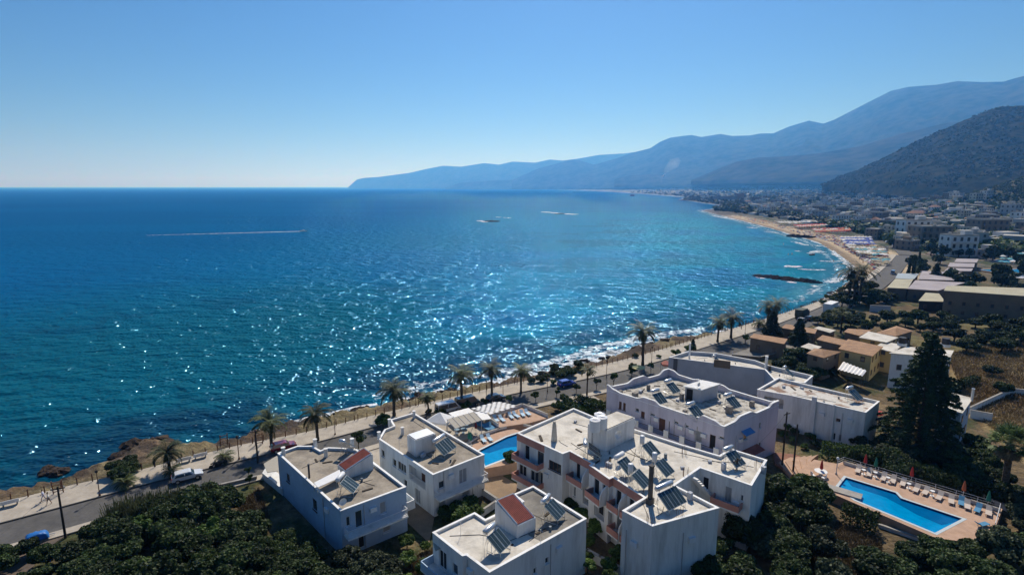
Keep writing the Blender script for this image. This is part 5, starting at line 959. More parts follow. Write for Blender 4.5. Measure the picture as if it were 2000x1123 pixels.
# ------------------------------------------------------------------ garden walls
def wall_line(name, label, pts, h, th=.25, mt=WHITE, group=None, z=2.8):
    r = root(name, label, 'wall', pts[0][0], pts[0][1], z, group); m = MB(); c = MB()
    for a, b_ in zip(pts[:-1], pts[1:]):
        L_ = math.hypot(b_[0] - a[0], b_[1] - a[1]); rz = math.atan2(b_[1] - a[1], b_[0] - a[0]); m.box((a[0] + b_[0]) / 2, (a[1] + b_[1]) / 2, z + h / 2, L_ + th * .9, th, h, rz); c.box((a[0] + b_[0]) / 2, (a[1] + b_[1]) / 2, z + h + .035, L_ + th, th + .08, .07, rz)
    wb(m, 'wall', mt, r); wb(c, 'coping', CONC, r); return r
wall_line('garden_wall', 'low concrete wall beside the dark thicket along the road', [P(320, 985), P(426, 953), P(500, 936)], .7, .3, CONC)
wall_line('garden_wall', 'white wall around the dry grass field', [P(1893, 806), P(1975, 768), P(2010, 772), P(2100, 790)], 1.3)
wall_line('garden_wall', 'white wall of the yard behind the tall pine', [P(*UA(1420, 970)), P(*UA(1640, 1010))], 1.6)
wall_line('garden_wall', 'white wall stepping past the big fan palm', [P(*Q5(1240, 690)), P(*Q5(1466, 800)), P(2060, 1040)], .9)
wall_line('garden_wall', 'dark wall of the empty parking lot beside the village', [P(*S5(150, 690), 3), P(*S5(420, 715), 3), P(*S5(640, 665), 3)], 1.0, .3, TANW)
wall_line('garden_wall', 'bluish white wall in the scrub below the palms', [P(*TA(330, 935), 3), P(*TA(540, 945), 3)], 2.4, .3, GREYW)
wall_line('garden_wall', 'white wall between two driveways below the pool terrace', [P(*Q3(315, 650)), P(*Q3(420, 720)), P(*Q3(300, 800))], 1.0)
wall_line('garden_wall', 'pale wall leading to the white picket fence by the hotel', [P(*Q3(930, 1020)), P(*Q3(1000, 1060)), P(*Q3(1130, 1130))], 1.2, .25, WHITE)
m = MB(); m.prism(ccw(PP(Q3, [(330, 560), (420, 540), (560, 620), (400, 720), (300, 640)], 2.99)), 2.7, 2.99); o = m.build('driveway', mat('brown_paving', (.27, .19, .12), .9, .1, .8)); tag(o, kind='structure')
m = MB(); m.prism(ccw([P(x, y) for x, y in ((800, 960), (850, 1000), (838, 1060), (786, 1010))]), 2.6, 2.985); o = m.build('yard', mat('brown_paving', (.27, .19, .12))); tag(o, kind='structure')
m = MB(); m.prism(ccw([P(x, y) for x, y in ((700, 868), (745, 850), (752, 900), (812, 960), (800, 1000), (770, 960), (724, 905))]), 2.6, 2.982); o = m.build('alley', PAVE); tag(o, kind='structure')
m = MB(); m.prism(ccw([P(*RB(*q)) for q in ((90, 600), (180, 580), (400, 700), (360, 780), (140, 680), (60, 650))]), 2.6, 2.98); o = m.build('garden_path', PAVE); tag(o, kind='structure')
# ------------------------------------------------------------------ pools, decks and their furniture
def pool_water(name, tint, dark):
    m, nt, b = nodes_of(name); N = nt.nodes.new; L = nt.links.new; tc = N('ShaderNodeTexCoord'); n = N('ShaderNodeTexNoise'); n.inputs['Scale'].default_value = 1.2; n.inputs['Detail'].default_value = 3; L(tc.outputs['Object'], n.inputs[0])
    rp = N('ShaderNodeValToRGB'); rp.color_ramp.elements[0].position = .3; rp.color_ramp.elements[0].color = (*dark, 1); rp.color_ramp.elements[1].position = .6; rp.color_ramp.elements[1].color = (*tint, 1); L(n.outputs[0], rp.inputs[0]); L(rp.outputs[0], b.inputs['Base Color'])
    b.inputs['Roughness'].default_value = .06; b.inputs['IOR'].default_value = 1.33; bp = N('ShaderNodeBump'); bp.inputs['Distance'].default_value = .03; L(n.outputs[0], bp.inputs['Height']); L(bp.outputs[0], b.inputs['Normal']); return m
PW = pool_water('pool_water', (0.0, .27, .56), (0.0, .22, .48)); PWS = pool_water('pool_water_shade', (0.0, .12, .32), (0.0, .10, .27)); PT = mat('blue_pool_tiles', (.015, .09, .22), .5, .1, 3)  # the darker water colour carries the shade along the far pool side
def pool(label, pts, z, deckpts, zd0, shade_pts=None):
    p = ccw(pts); cx = sum(a for a, _ in p) / len(p); cy = sum(b_ for _, b_ in p) / len(p); r = root('swimming_pool', label, 'swimming pool', cx, cy, z)
    zw = z - .22; n = len(p)
    m = MB(); m.face([(*q, zw) for q in p]); wb(m, 'water', PW, r)
    m = MB()
    for k in range(n): a, b_ = p[k], p[(k + 1) % n]; m.face([(*b_, zw - .3), (*a, zw - .3), (*a, z + .01), (*b_, z + .01)])
    wb(m, 'tiled_side', PT, r)
    if shade_pts: m = MB(); m.face([(*q, zw + .006) for q in ccw(shade_pts)]); wb(m, 'shade_band', PWS, r)  # band at the far edge: submerged pool side and its shadow, painted on
    o = inset(p, -.35); m = MB()
    for k in range(n): k2 = (k + 1) % n; m.face([(*o[k], z + .02), (*o[k2], z + .02), (*p[k2], z + .02), (*p[k], z + .02)]); m.face([(*o[k], z - .05), (*o[k2], z - .05), (*o[k2], z + .02), (*o[k], z + .02)])
    wb(m, 'rim', plain('pool_rim', (.45, .52, .55), .6), r)
    # deck around the basin: quads bridged from the outer outline to the rim
    return r, o
def deck(outer, hole, z, zb, mt=DECK, name='pool_deck'):
    import mathutils
    from mathutils.geometry import tessellate_polygon
    vs = [Vector((*q, 0)) for q in outer] + ([Vector((*q, 0)) for q in hole] if hole else []); polys = [[Vector((*q, 0)) for q in outer]] + ([[Vector((*q, 0)) for q in hole]] if hole else [])
    tr_ = tessellate_polygon(polys); m = MB()
    for t_ in tr_:
        f = [(vs[i].x, vs[i].y, z) for i in t_]; m.face(f if area2([(a, b_) for a, b_, _ in f]) > 0 else f[::-1])
    oc = ccw(outer)
    for k in range(len(oc)): a, b_ = oc[k], oc[(k + 1) % len(oc)]; m.face([(*a, zb), (*b_, zb), (*b_, z), (*a, z)])
    o = m.build(name, mt); tag(o, kind='structure'); return o
z2 = 4.2; pool2 = [P(*q, z2) for q in ((1652, 932), (1749, 961.7), (1759, 972.5), (1879, 1012.5), (1826, 1040), (1670.5, 975.5), (1638, 950))]
dp = [P(*q, z2) for q in ((1652, 932), (1749, 961.7), (1759, 972.5), (1879, 1012.5), (1840, 1022), (1790, 1001), (1762, 985), (1730, 968), (1664, 946))]
_, rim2 = pool('large blue pool with a kinked long side on the terracotta terrace', pool2, z2, None, 3, dp)
d2o = [P(*q, z2) for q in ((1556, 925), (1590, 897), (1634, 905), (1652, 900), (1958, 993), (1940, 1040), (1905, 1060), (1828, 1050), (1662, 979), (1600, 952))]
deck(d2o, rim2, z2, 2.5)
wall_line('terrace_wall', 'broad white slab along the near edge of the large pool', [P(*Q5(240, 590), z2), P(*Q5(500, 668), z2)], .5, 1.5, WHITE, None, z2 - .4)
wall_line('terrace_wall', 'long dark planter wall below the large pool', [P(*Q5(640, 845), 3), P(*Q5(890, 930), 3)], .5, .3, WHITE, None, 2.8)
def railing(name, label, pts, z, h, mt, step=2.0):
    r = root(name, label, 'railing', pts[0][0], pts[0][1], z); rl = MB()
    for a, b_ in zip(pts[:-1], pts[1:]):
        k = max(1, int(math.hypot(b_[0] - a[0], b_[1] - a[1]) / step))
        for i in range(k + 1): x, y = a[0] + (b_[0] - a[0]) * i / k, a[1] + (b_[1] - a[1]) * i / k; m = MB(); m.cyl(x, y, z, z + h, .035, None, 6); wb(m, 'post', mt, r)
        for hh in (h, h * .66, h * .33): rl.tube([(*a, z + hh), (*b_, z + hh)], .025, 5)
    wb(rl, 'rail', mt, r); return r
railing('pool_railing', 'white railing behind the sunbeds of the large pool', [P(*Q5(395, 500), z2), P(*Q5(430, 482), z2), P(*Q5(1325, 752), z2), P(*Q5(1295, 865), z2)], z2, 1.0, FRW, 2.2)
wall_line('terrace_wall', 'white low wall behind the sunbeds of the large pool', [P(*Q5(435, 486), z2), P(*Q5(1325, 757), z2)], .35, .2, WHITE, None, z2)
SL = []
def lounger_proto(col, label):
    t = thing('sun_lounger', label, 'sun lounger', (0, 0, -50)); m = MB(); m.box(.25, 0, .30, 1.35, .62, .05); m.build('seat', col, t); m = MB(); m.box(-.72, 0, .50, .75, .62, .05, 0, 0); o = m.build('x', col); 
    me = o.data; bpy.data.objects.remove(o); bk = bpy.data.objects.new('backrest', me); COL.objects.link(bk); bk.parent = t
    me.transform(__import__('mathutils').Matrix.Translation((-.43, 0, .3)) @ __import__('mathutils').Matrix.Rotation(R(38), 4, 'Y') @ __import__('mathutils').Matrix.Translation((.43 - .05, 0, -.5)))
    for sx in (-.3, .85):
        for sy in (-.27, .27): m = MB(); m.box(sx, sy, .14, .05, .05, .28); m.build('leg', FRW, t)
    return t
LT = lounger_proto(plain('beige_sling', (.52, .44, .38), .8), 'x'); LB = lounger_proto(plain('pale_blue_pad', (.42, .58, .70), .8), 'x'); LD = lounger_proto(plain('blue_sling', (.06, .22, .38), .8), 'x')
a2 = ang(Q5, (520, 520), (1290, 750), z2) - R(90)
for i, (q, pr) in enumerate((((515, 530), LT), ((578, 550), LT), ((660, 575), LT), ((715, 590), LT), ((772, 605), LT), ((848, 640), LT), ((902, 655), LT), ((980, 685), LT), ((1048, 705), LT), ((1105, 715), LD), ((1140, 735), LT), ((1200, 755), LD), ((1262, 772), LT))):
    dup(pr, (*P(*Q5(*q), z2), z2), a2 + random.uniform(-.1, .1), 'beige sun lounger in the row behind the large pool' if pr is LT else 'blue sun lounger at the shaded end of the row behind the large pool', 'sun loungers behind the large pool')
dup(LD, (*P(*Q5(1225, 843), z2), z2), .3, 'blue sun lounger lying alone at the near right corner of the large terrace')
LOUNGES = (LT, LB, LD)
def closed_parasol(x, y, z, col, label, h=2.3):
    t = thing('closed_parasol', label, 'parasol', (x, y, z), 0, 'closed parasols beside the pools'); m = MB(); m.cyl(0, 0, 0, h, .03, None, 6); m.build('pole', FRW, t)
    m = MB(); m.tube([(0, 0, h - 1.35), (0, 0, h - 1.2), (0, 0, h - .7), (0, 0, h - .1), (0, 0, h + .05)], [.20, .24, .19, .09, .02], 8); m.build('folded_canopy', col, t); m = MB(); m.cyl(0, 0, 0, .1, .28, None, 10); m.build('base', CONC, t)
for q, c, lab in (((553, 515), FABR, 'red closed parasol, first in the row behind the large pool'), ((612, 535), FABG, 'green closed parasol beside the first red one behind the large pool'), ((818, 590), FABR, 'red closed parasol halfway along the large pool'), ((302, 550), FABR, 'red closed parasol at the white table left of the large pool'), ((1115, 675), plain('orange_fabric', (.45, .12, .05), .8), 'orange closed parasol in the shade behind the large pool'), ((1255, 735), FABG, 'green closed parasol at the far right end of the large pool')):
    closed_parasol(*P(*Q5(*q), z2), z2, c, lab)
def table(x, y, z, label, r_=.5, mt=FRW):
    t = thing('round_table', label, 'table', (x, y, z), 0, 'white garden tables'); m = MB(); m.cyl(0, 0, .70, .74, r_, None, 16); m.build('table_top', mt, t); m = MB(); m.cyl(0, 0, 0, .7, .05, None, 6); m.cyl(0, 0, 0, .05, .28, None, 10); m.build('pedestal', mt, t)
table(*P(*Q5(300, 553), z2), z2, 'large white round table under the red parasol left of the pool', .85)
for i, q in enumerate(((545, 545), (612, 560), (685, 590), (803, 625), (938, 668))): table(*P(*Q5(*q), z2), z2, 'small white side table between two beige loungers behind the large pool', .28)
def chair(x, y, z, rz, label, mt=FRW):
    t = thing('garden_chair', label, 'chair', (x, y, z), rz, 'white plastic garden chairs'); m = MB(); m.box(0, 0, .43, .5, .5, .04); m.build('seat', mt, t); m = MB(); m.box(-.24, 0, .7, .04, .5, .5); m.build('backrest', mt, t)
    for sx in (-.2, .2):
        for sy in (-.2, .2): m = MB(); m.box(sx, sy, .21, .04, .04, .42); m.build('leg', mt, t)
chair(*P(*Q5(256, 565), z2), z2, .1, 'white garden chair left of the large round table'); chair(*P(*Q5(318, 580), z2), z2, 2.2, 'white garden chair on the near side of the large round table')
def lamp_post(x, y, z, label, h=3.3, globe=True, mt=RAILM, group='lamps'):
    t = thing('street_lamp', label, 'street lamp', (x, y, z), 0, group); m = MB(); m.tube([(0, 0, 0), (0, 0, .5), (0, 0, h)], [.09, .055, .045], 8); m.build('pole', mt, t)
    m = MB(); m.sphere(0, 0, h + .18, .2, .2, .2, 12); m.build('globe', FABW if globe else DARK, t, True); m = MB(); m.cyl(0, 0, 0, .25, .16, .12, 8); m.build('foot', mt, t)
lamp_post(*P(*Q5(390, 545), z2), z2, 'white globe lamp at the corner of the large pool railing', 2.3)
def outline(px): return [P(*q, 3) for q in px]
# small pool with its terraces
z1 = 4.5; pool1 = [P(*q, z1) for q in ((935.7, 880), (990, 853), (1012, 846), (1058, 862), (1036, 876), (948, 909.5))]
dp = [P(*q, z1) for q in ((938, 879), (990, 853), (1012, 846), (1056, 862), (1040, 866), (1020, 868), (985, 872), (955, 882))]
_, rim1 = pool('smaller blue pool between the tan roofed house and the hotel', pool1, z1, None, 3, dp)
d1o = [P(*q, z1) for q in ((905, 872), (930, 850), (985, 838), (1000, 836), (1085, 865), (1045, 893), (1000, 905), (948, 915), (934, 893))]
deck(d1o, rim1, z1, 2.5)
z3 = 5.0; deck([P(*RA(*q), z3) for q in ((1010, 790), (1280, 697), (1490, 782), (1340, 822), (1090, 858))], None, z3, 2.6, DECK, 'sun_terrace')
wall_line('terrace_wall', 'white wall around the upper sun terrace of the small pool', [P(*RA(*q), z3) for q in ((1090, 850), (1000, 785), (1280, 693), (1475, 775))], .55, .25, WHITE, None, z3 - .05)
wall_line('terrace_wall', 'white wall between sun terrace and small pool', [P(*RA(*q), z3) for q in ((830, 985), (960, 905), (1100, 860), (1260, 820), (1370, 850))], .3, .25, WHITE, None, z3 - .4)
aw = ang(RA, (1080, 800), (1325, 755), z3) - R(90)
for q in ((1075, 805), (1122, 805), (1192, 782), (1232, 775), (1282, 765), (1322, 757)): dup(LB, (*P(*RA(*q), z3), z3), aw + random.uniform(-.15, .15), 'pale blue sun lounger on the upper terrace of the small pool', 'pale blue loungers on the upper terrace')
for q in ((975, 965), (1025, 955)): dup(LB, (*P(*RA(*q), z1), z1), aw, 'pale blue sun lounger at the back edge of the small pool', 'pale blue loungers beside the small pool')
deck([P(*RA(*q), 4.6) for q in ((560, 860), (880, 780), (1030, 790), (1090, 850), (960, 905), (800, 960), (700, 900))], None, 4.6, 2.6, PAVE, 'bar_terrace')
for i, q in enumerate(((945, 850), (975, 850), (1000, 875), (1025, 870), (1045, 860))): dup(LD, (*P(*RA(*q), 4.6), 4.6), aw + .3, 'blue sun lounger beside the tan pergola by the small pool', 'dark blue loungers by the pergola')
for i, q in enumerate(((780, 880), (810, 870), (840, 868), (770, 905), (820, 900))): table(*P(*RA(*q), 4.6), 4.6, 'dining table under the tan pergola by the small pool', .45, plain('blue_table', (.1, .2, .3), .6))
closed_parasol(*P(*RA(918, 905), 4.6), 4.6, plain('maroon_fabric', (.12, .02, .03), .8), 'maroon closed parasol at the corner of the tan pergola')
for q, lab in (((865, 990), 'dark green closed parasol beside the tan roofed house'), ((880, 1000), 'second dark green closed parasol beside the tan roofed house, nearer the pool')): closed_parasol(*P(*RA(*q), z1), z1, FABG, lab)
def canopy(name, label, q, pts, z, mt, zb, posts=True, ridge=0.0, cat='canopy', ribs=0):
    p = [P(*q(*a), z) for a in pts]; r = root(name, label, cat, p[0][0], p[0][1], zb); m = MB(); n = len(p); cx = sum(a for a, _ in p) / n; cy = sum(b_ for _, b_ in p) / n; pc = ccw(p)
    if ridge: [m.face([(*pc[i], z), (*pc[(i + 1) % n], z), (cx, cy, z + ridge)]) for i in range(n)]; [m.face([(*pc[i], z - .35), (*pc[(i + 1) % n], z - .35), (*pc[(i + 1) % n], z), (*pc[i], z)]) for i in range(n)]
    else: m.prism(pc, z - .05, z)
    wb(m, 'fabric', mt, r)
    if posts:
        for a in p: m = MB(); m.cyl(a[0] + (cx - a[0]) * .03, a[1] + (cy - a[1]) * .03, zb, z - .05, .05, None, 6); wb(m, 'post', RAILM, r)
    if ribs:
        m = MB()
        for i in range(ribs + 1): f = i / ribs; a = [p[0][j] * (1 - f) + p[1][j] * f for j in (0, 1)]; b_ = [p[3][j] * (1 - f) + p[2][j] * f for j in (0, 1)]; m.tube([(*a, z + .04), (*b_, z + .04)], .04, 4)
        wb(m, 'ribs', RAILM, r)
    return r
canopy('pergola', 'tan fabric pergola over dining tables by the small pool', RA, [(690, 795), (900, 735), (965, 800), (755, 866)], 7.2, FABT, 4.6, True, 0, 'pergola', 5)
canopy('marquee', 'white peaked tent between the tan roofed house and the pergola', RA, [(515, 812), (600, 755), (745, 770), (690, 830)], 6.6, FABW, 3, True, 1.2, 'tent')
canopy('marquee', 'white flat awning behind the tan pergola', RA, [(705, 745), (860, 705), (930, 750), (760, 790)], 6.2, FABW, 3, True, 0, 'tent')
canopy('marquee', 'plain white roof beside the checkered pergola', RA, [(880, 745), (985, 725), (1040, 790), (960, 800)], 6.0, FABW, 3, True, 0, 'tent')
lp = [P(*RA(*q), 6.1) for q in ((880, 710), (1080, 657), (1240, 695), (1030, 755))]; r = root('lattice_pergola', 'white checkered lattice pergola beside the road', 'pergola', *lp[0], 3); nn_ = 9
for i in range(10):
    m = MB()
    for j in range(nn_):
        if (i + j) % 2: continue
        def b4(u, v): return tuple((lp[0][k] * (1 - u) + lp[1][k] * u) * (1 - v) + (lp[3][k] * (1 - u) + lp[2][k] * u) * v for k in (0, 1))
        m.prism(ccw([b4(i / 10, j / nn_), b4((i + 1.25) / 10, j / nn_), b4((i + 1.25) / 10, (j + 1.2) / nn_), b4(i / 10, (j + 1.2) / nn_)]), 6.05 + .006 * (i + j), 6.1 + .006 * (i + j))
    wb(m, 'lattice_panel', FABW, r)
for a in lp: m = MB(); m.cyl(*a, 3, 6.05, .06, None, 6); wb(m, 'post', RAILM, r)
deck([P(*RA(*q), 3.02) for q in ((560, 850), (860, 730), (1090, 670), (1290, 700), (1010, 800), (700, 900))], None, 3.02, 2.6, PAVE, 'terrace_floor')
# laundry, slide stairs, steps
t = thing('laundry_line', 'blue and white striped washing hung on a line in the dry garden', 'laundry', (*P(*Q4(1100, 960)), 2.9)); ln = MB(); a, b_ = P(*Q4(1095, 965)), P(*Q4(1350, 1035)); dx, dy = b_[0] - a[0], b_[1] - a[1]
for f in (0, 1): m = MB(); m.cyl(dx * f, dy * f, 0, 1.7, .04, None, 6); m.build('post', METAL, t)
m = MB(); m.tube([(dx * f, dy * f, 1.65 - .5 * f * (1 - f)) for f in np.linspace(0, 1, 9)], .012, 4); m.build('line', METAL, t)
for i in range(11):
    f0, f1 = .04 + i * .085, .04 + i * .085 + .078; m = MB(); z0 = 1.65 - .5 * f0 * (1 - f0); hh = random.uniform(.5, 1.0)
    for k in range(6): zz = z0 - hh * k / 6; m.face([(dx * f0, dy * f0, zz - hh / 6), (dx * f1, dy * f1, zz - hh / 6), (dx * f1, dy * f1 + .02, zz), (dx * f0, dy * f0 + .02, zz)], k % 2)
    m.build('towel', [FABW, FABB], t)
m = MB()
for k in range(5): m.prism(ccw([P(*Q5(x, y), 3.6 + .12 * k) for x, y in ((60 + k * 40, 470 - k * 5), (130 + k * 40, 440 - k * 3), (250, 460), (130 + k * 25, 545))]), 2.7, 3.4 + .15 * k)
o = m.build('steps', DECK); tag(o, kind='structure')
m = MB(); m.prism(ccw(PP(Q4, [(970, 420), (1090, 430), (1230, 480), (1100, 560), (980, 480)], 3.3)), 2.6, 3.3); o = m.build('paved_court', mat('dark_terracotta', (.27, .13, .09), .9)); tag(o, kind='structure')
# ------------------------------------------------------------------ promenade furniture
_k = (KERB[:, 1] > 48) & (KERB[:, 1] < 258); _f = (KERB + NK * (FW[:, None] - .32))[_k]; FENCE = smooth_line([tuple(q) for q in _f[::4]], 0.25)
fs = np.concatenate([[0], np.cumsum(np.hypot(*np.diff(FENCE, axis=0).T))])
def fpt(s): return float(np.interp(s, fs, FENCE[:, 0])), float(np.interp(s, fs, FENCE[:, 1]))
def fence_run(s0, s1, label):
    x0, y0 = fpt(s0); r = root('post_fence', label, 'fence', x0, y0, 3.1, 'wooden post fence along the promenade'); n = int((s1 - s0) / 1.65); rp = MB(); prev = None
    for i in range(n + 1):
        x, y = fpt(s0 + (s1 - s0) * i / n); h = random.uniform(1.0, 1.2); a, b_ = random.uniform(-.06, .06), random.uniform(-.06, .06)
        m = MB(); m.tube([(x, y, 2.6), (x + a, y + b_, 3.14 + h)], [.085, .075], 6); wb(m, 'post', WOODP, r)
        if prev and i % 9: rp.tube([prev, ((prev[0] + x) / 2, (prev[1] + y) / 2, 3.75), (x, y, 3.98)], .022, 4)
        prev = (x, y, 3.98)
    wb(rp, 'rope', plain('old_rope', (.25, .19, .12), .9), r)
tot = fs[-1]; cuts = [0, 20, 42, 75, 110, 160, 215, 270, tot]
labs = ['nearest stretch of brown post fence at the left edge of the photo', 'stretch of brown post fence beside the two walkers', 'stretch of brown post fence behind the two white benches', 'stretch of brown post fence past the palms behind the sky tinted house', 'stretch of brown post fence beyond the tan roofed house', 'stretch of brown post fence seaward of the blue car', 'stretch of brown post fence along the rocky point', 'last stretch of brown post fence before the beach']
for a, b_, lb in zip(cuts[:-1], cuts[1:], labs): fence_run(a, b_ - .6, lb)
for (x, y), lab in ((P(*Q1(335, 660)), 'leaning wooden gate frame beside the two walkers'), (P(*Q1(1285, 385)), 'tall wooden gate posts where the fence turns left of the dark pole'), (P(*Q2(165, 380)), 'broken wooden stair frame by the dark pole')):
    t = thing('wooden_frame', lab, 'frame', (x, y, 3.1), random.uniform(.4, .9)); 
    for dx in (-.55, .55): m = MB(); m.box(dx, 0, 1.0, .12, .12, 2.1, 0, 0, .12); m.build('post', WOODP, t)
    for k in range(4): m = MB(); m.box(0, 0, .4 + .45 * k, 1.1, .08, .08); m.build('crossbar', WOODP, t)
for i, (q, lab) in enumerate((((1370, 462), 'brown lamp post right of the small palm on the promenade'), ((572, 672), 'brown lamp post between the two walkers and the parked white car'))): lamp_post(*P(*Q1(*q)), 3.14, lab, 3.4, False, WOODP, 'brown lamp posts on the promenade')
for q, pt, lab in ((Q2, (50, 465), 'brown lamp post left of the dark pole near the red car'), (Q2, (600, 322), 'brown lamp post behind the sky tinted house'), (RA, (450, 690), 'brown lamp post on the promenade beyond the tan roofed house'), (RA, (1000, 640), 'brown lamp post by the palms above the white tents'), (RA, (1130, 610), 'brown lamp post right of the palms above the white tents'), (RA, (1477, 585), 'brown lamp post left of the blue car'), (RB, (690, 355), 'brown lamp post right of the tallest promenade palm'), (RB, (338, 470), 'brown lamp post left of the tallest promenade palm'), (RB, (1420, 130), 'brown lamp post on the far promenade by the two palms')):
    lamp_post(*P(*q(*pt)), 3.14, lab, 3.6, False, WOODP, 'brown lamp posts on the promenade')
for q, lab, col in (((62, 728), 'white bench nearest the left edge of the promenade', 0), ((1058, 480), 'white bench beside the palm, left one of a pair', 0), ((1150, 455), 'white bench beside the palm, right one of a pair', 0)):
    x, y = P(*Q1(*q)); t = thing('bench', lab, 'bench', (x, y, 3.14), math.atan2(.55, .8), 'white benches on the promenade'); m = MB(); m.box(0, 0, .42, 1.9, .55, .08); m.build('seat', FRW, t); m = MB(); m.box(0, -.27, .68, 1.9, .07, .45, 0, 0, .15); m.build('backrest', FRW, t)
    for dx in (-.7, .7): m = MB(); m.box(dx, 0, .2, .12, .5, .4); m.build('leg', CONC, t)
# utility poles
def pole(x, y, z, h, label, arm=True, wires=()):
    t = thing('utility_pole', label, 'utility pole', (x, y, z), .5, 'wooden utility poles'); m = MB(); m.tube([(0, 0, -.3), (0, 0, h)], [.15, .10], 8); m.build('pole', POLEM, t)
    if arm: m = MB(); m.box(0, 0, h - .3, 1.4, .1, .1); m.build('crossarm', POLEM, t)
    for dx in (-.6, 0, .6): m = MB(); m.cyl(dx, 0, h - .25, h - .05, .05, None, 6); m.build('insulator', FRW, t)
    return (x, y, z + h)
k1 = pole(*P(*Q1(375, 905)), 2.9, 6.8, 'dark wooden pole beside the blue covered trailer'); k2 = pole(*P(*Q2(158, 480)), 2.9, 5.6, 'dark wooden pole by the red car')
k3 = pole(*P(*Q4(738, 775), 5), 2.9, 9.6, 'dark wooden pole in front of the right wing of the hotel'); k4 = pole(*P(*Q4(1018, 505), 3), 2.9, 9.0, 'upright wooden pole at the corner of the lilac block'); k5 = pole(*P(*Q4(1080, 545), 3), 2.9, 8.0, 'leaning wooden pole beside the terracotta steps', False)
def wire(a, b_, label, sag=.8):
    t = thing('overhead_wire', label, 'wire', a); m = MB(); d = [b_[i] - a[i] for i in range(3)]; m.tube([(d[0] * f, d[1] * f, d[2] * f - 4 * sag * f * (1 - f)) for f in np.linspace(0, 1, 15)], .014, 4); m.build('cable', DRAIL, t)
wire(k1, k2, 'overhead wire running between the two poles along the road', 1.0); wire(k3, k4, 'overhead wire from the hotel pole to the lilac block pole'); wire(k1, (k1[0] + .5, k1[1] - 26, 8), 'wire dropping to the bottom edge from the left pole', .6)
# ------------------------------------------------------------------ palms and street trees
for q, p_, h, s, lab in ((Q1, (975, 535), 3.0, .85, 'short date palm beside the parked white car'), (Q2, (238, 405), 4.6, 1.0, 'date palm beside the dark pole, left one of two'), (Q2, (500, 355), 4.9, .98, 'date palm behind the middle of the sky tinted house'), (Q2, (938, 215), 5.0, 1.1, 'broad date palm just left of the tan roofed house chimney'),
                         (Q2, (1135, 198), 3.2, .62, 'small date palm between two tall ones above the tan roof'), (Q2, (1325, 135), 5.6, 1.1, 'broad date palm above the white tents, left one of two'), (RA, (1043, 610), 5.4, .95, 'date palm above the white tents, right one of two'), (RA, (1270, 590), 4.6, .85, 'date palm standing alone left of the blue car'),
                         (RA, (1785, 610), 5.3, .62, 'thick trunked palm with sparse crown on the garden side of the road'), (RB, (620, 385), 8.3, 1.25, 'tallest date palm on the promenade'), (RB, (1205, 195), 5.4, 1.1, 'date palm on the far promenade, left one of two close together'), (RB, (1310, 165), 6.0, 1.25, 'date palm on the far promenade, right one of two close together'),
                         (S5, (490, 385), 5.8, 1.2, 'distant date palm by the sea, left one of a pair'), (S5, (575, 365), 6.2, 1.25, 'distant date palm by the sea, right one of a pair'), (S5, (405, 405), 1.5, .8, 'stubby young palm among the far rocks'), (S5, (1210, 450), 5.5, 1.0, 'palm rising from the middle of the tiled village'),
                         (TA, (95, 830), 11, 1.9, 'tall palm at the road bend, leftmost of the cluster'), (TA, (215, 815), 11, 1.8, 'tall palm at the road bend, right one of the cluster'), (TA, (150, 850), 8, 1.7, 'shorter palm at the road bend, in front of the cluster')):
    palm(*P(*q(*p_)), h, s, lab)
for q, p_, s, lab in ((Q1, (1290, 470), .9, 'bushy young fan palm beside the motorbikes'), (Q1, (710, 620), .95, 'bushy young fan palm left of the white car'), (Q1, (985, 560), .8, 'low palm shoots at the foot of the short date palm')):
    x, y = P(*q(*p_)); palm(x, y, .7, s * .62, lab, 'young_palm', 'young palms on the promenade', tr=.2)
# large fan palm with a skirt
x, y = P(1957, 978, 3.2); t = thing('fan_palm', 'large fan palm with hanging skirt at the right edge', 'palm tree', (x, y, 2.9)); me, top = palm_trunk(8.6, .38, 3); o = bpy.data.objects.new('trunk', me); COL.objects.link(o); o.parent = t
def fan_leaves(seed, n, Lp, rad, el0, el1):
    r = np.random.default_rng(seed); C, U, V = [], [], []
    for k in range(n):
        az = r.random() * 6.283; el = R(el0 + (el1 - el0) * (k + r.random()) / n); d = np.array([math.cos(az) * math.cos(el), math.sin(az) * math.cos(el), math.sin(el)]); c = d * Lp * (.7 + .4 * r.random()); side = np.array([-math.sin(az), math.cos(az), 0]); up = np.cross(side, d)
        C.append(c / 2); U.append(c / 2); V.append(side * .025)
        for j in range(15):
            a = R(-105 + 210 * j / 14); ld = d * math.cos(a) + side * math.sin(a) - np.array([0, 0, .25 * (1 + .8 * r.random())]); ld /= np.linalg.norm(ld); ll = rad * (.75 + .35 * r.random()); w = np.cross(ld, up); w /= np.linalg.norm(w) + 1e-6
            C.append(c + ld * ll / 2); U.append(ld * ll / 2); V.append((np.cross(ld, w)) * .001 + w * .055)
    return np.array(C), np.array(U), np.array(V)
for nm, q, mt_ in (('fan_leaves', fan_leaves(1, 60, 1.9, 1.0, 80, -15), leaf_mat('fan_palm_leaves', (.04, .085, .025), (.22, .28, .11), 1.0, .2)), ('dead_skirt', fan_leaves(2, 60, 1.5, .9, -35, -80), L_DRY)):
    o = bpy.data.objects.new(nm, quad_mesh(nm, *q, mt_)); COL.objects.link(o); o.parent = t; o.location = top
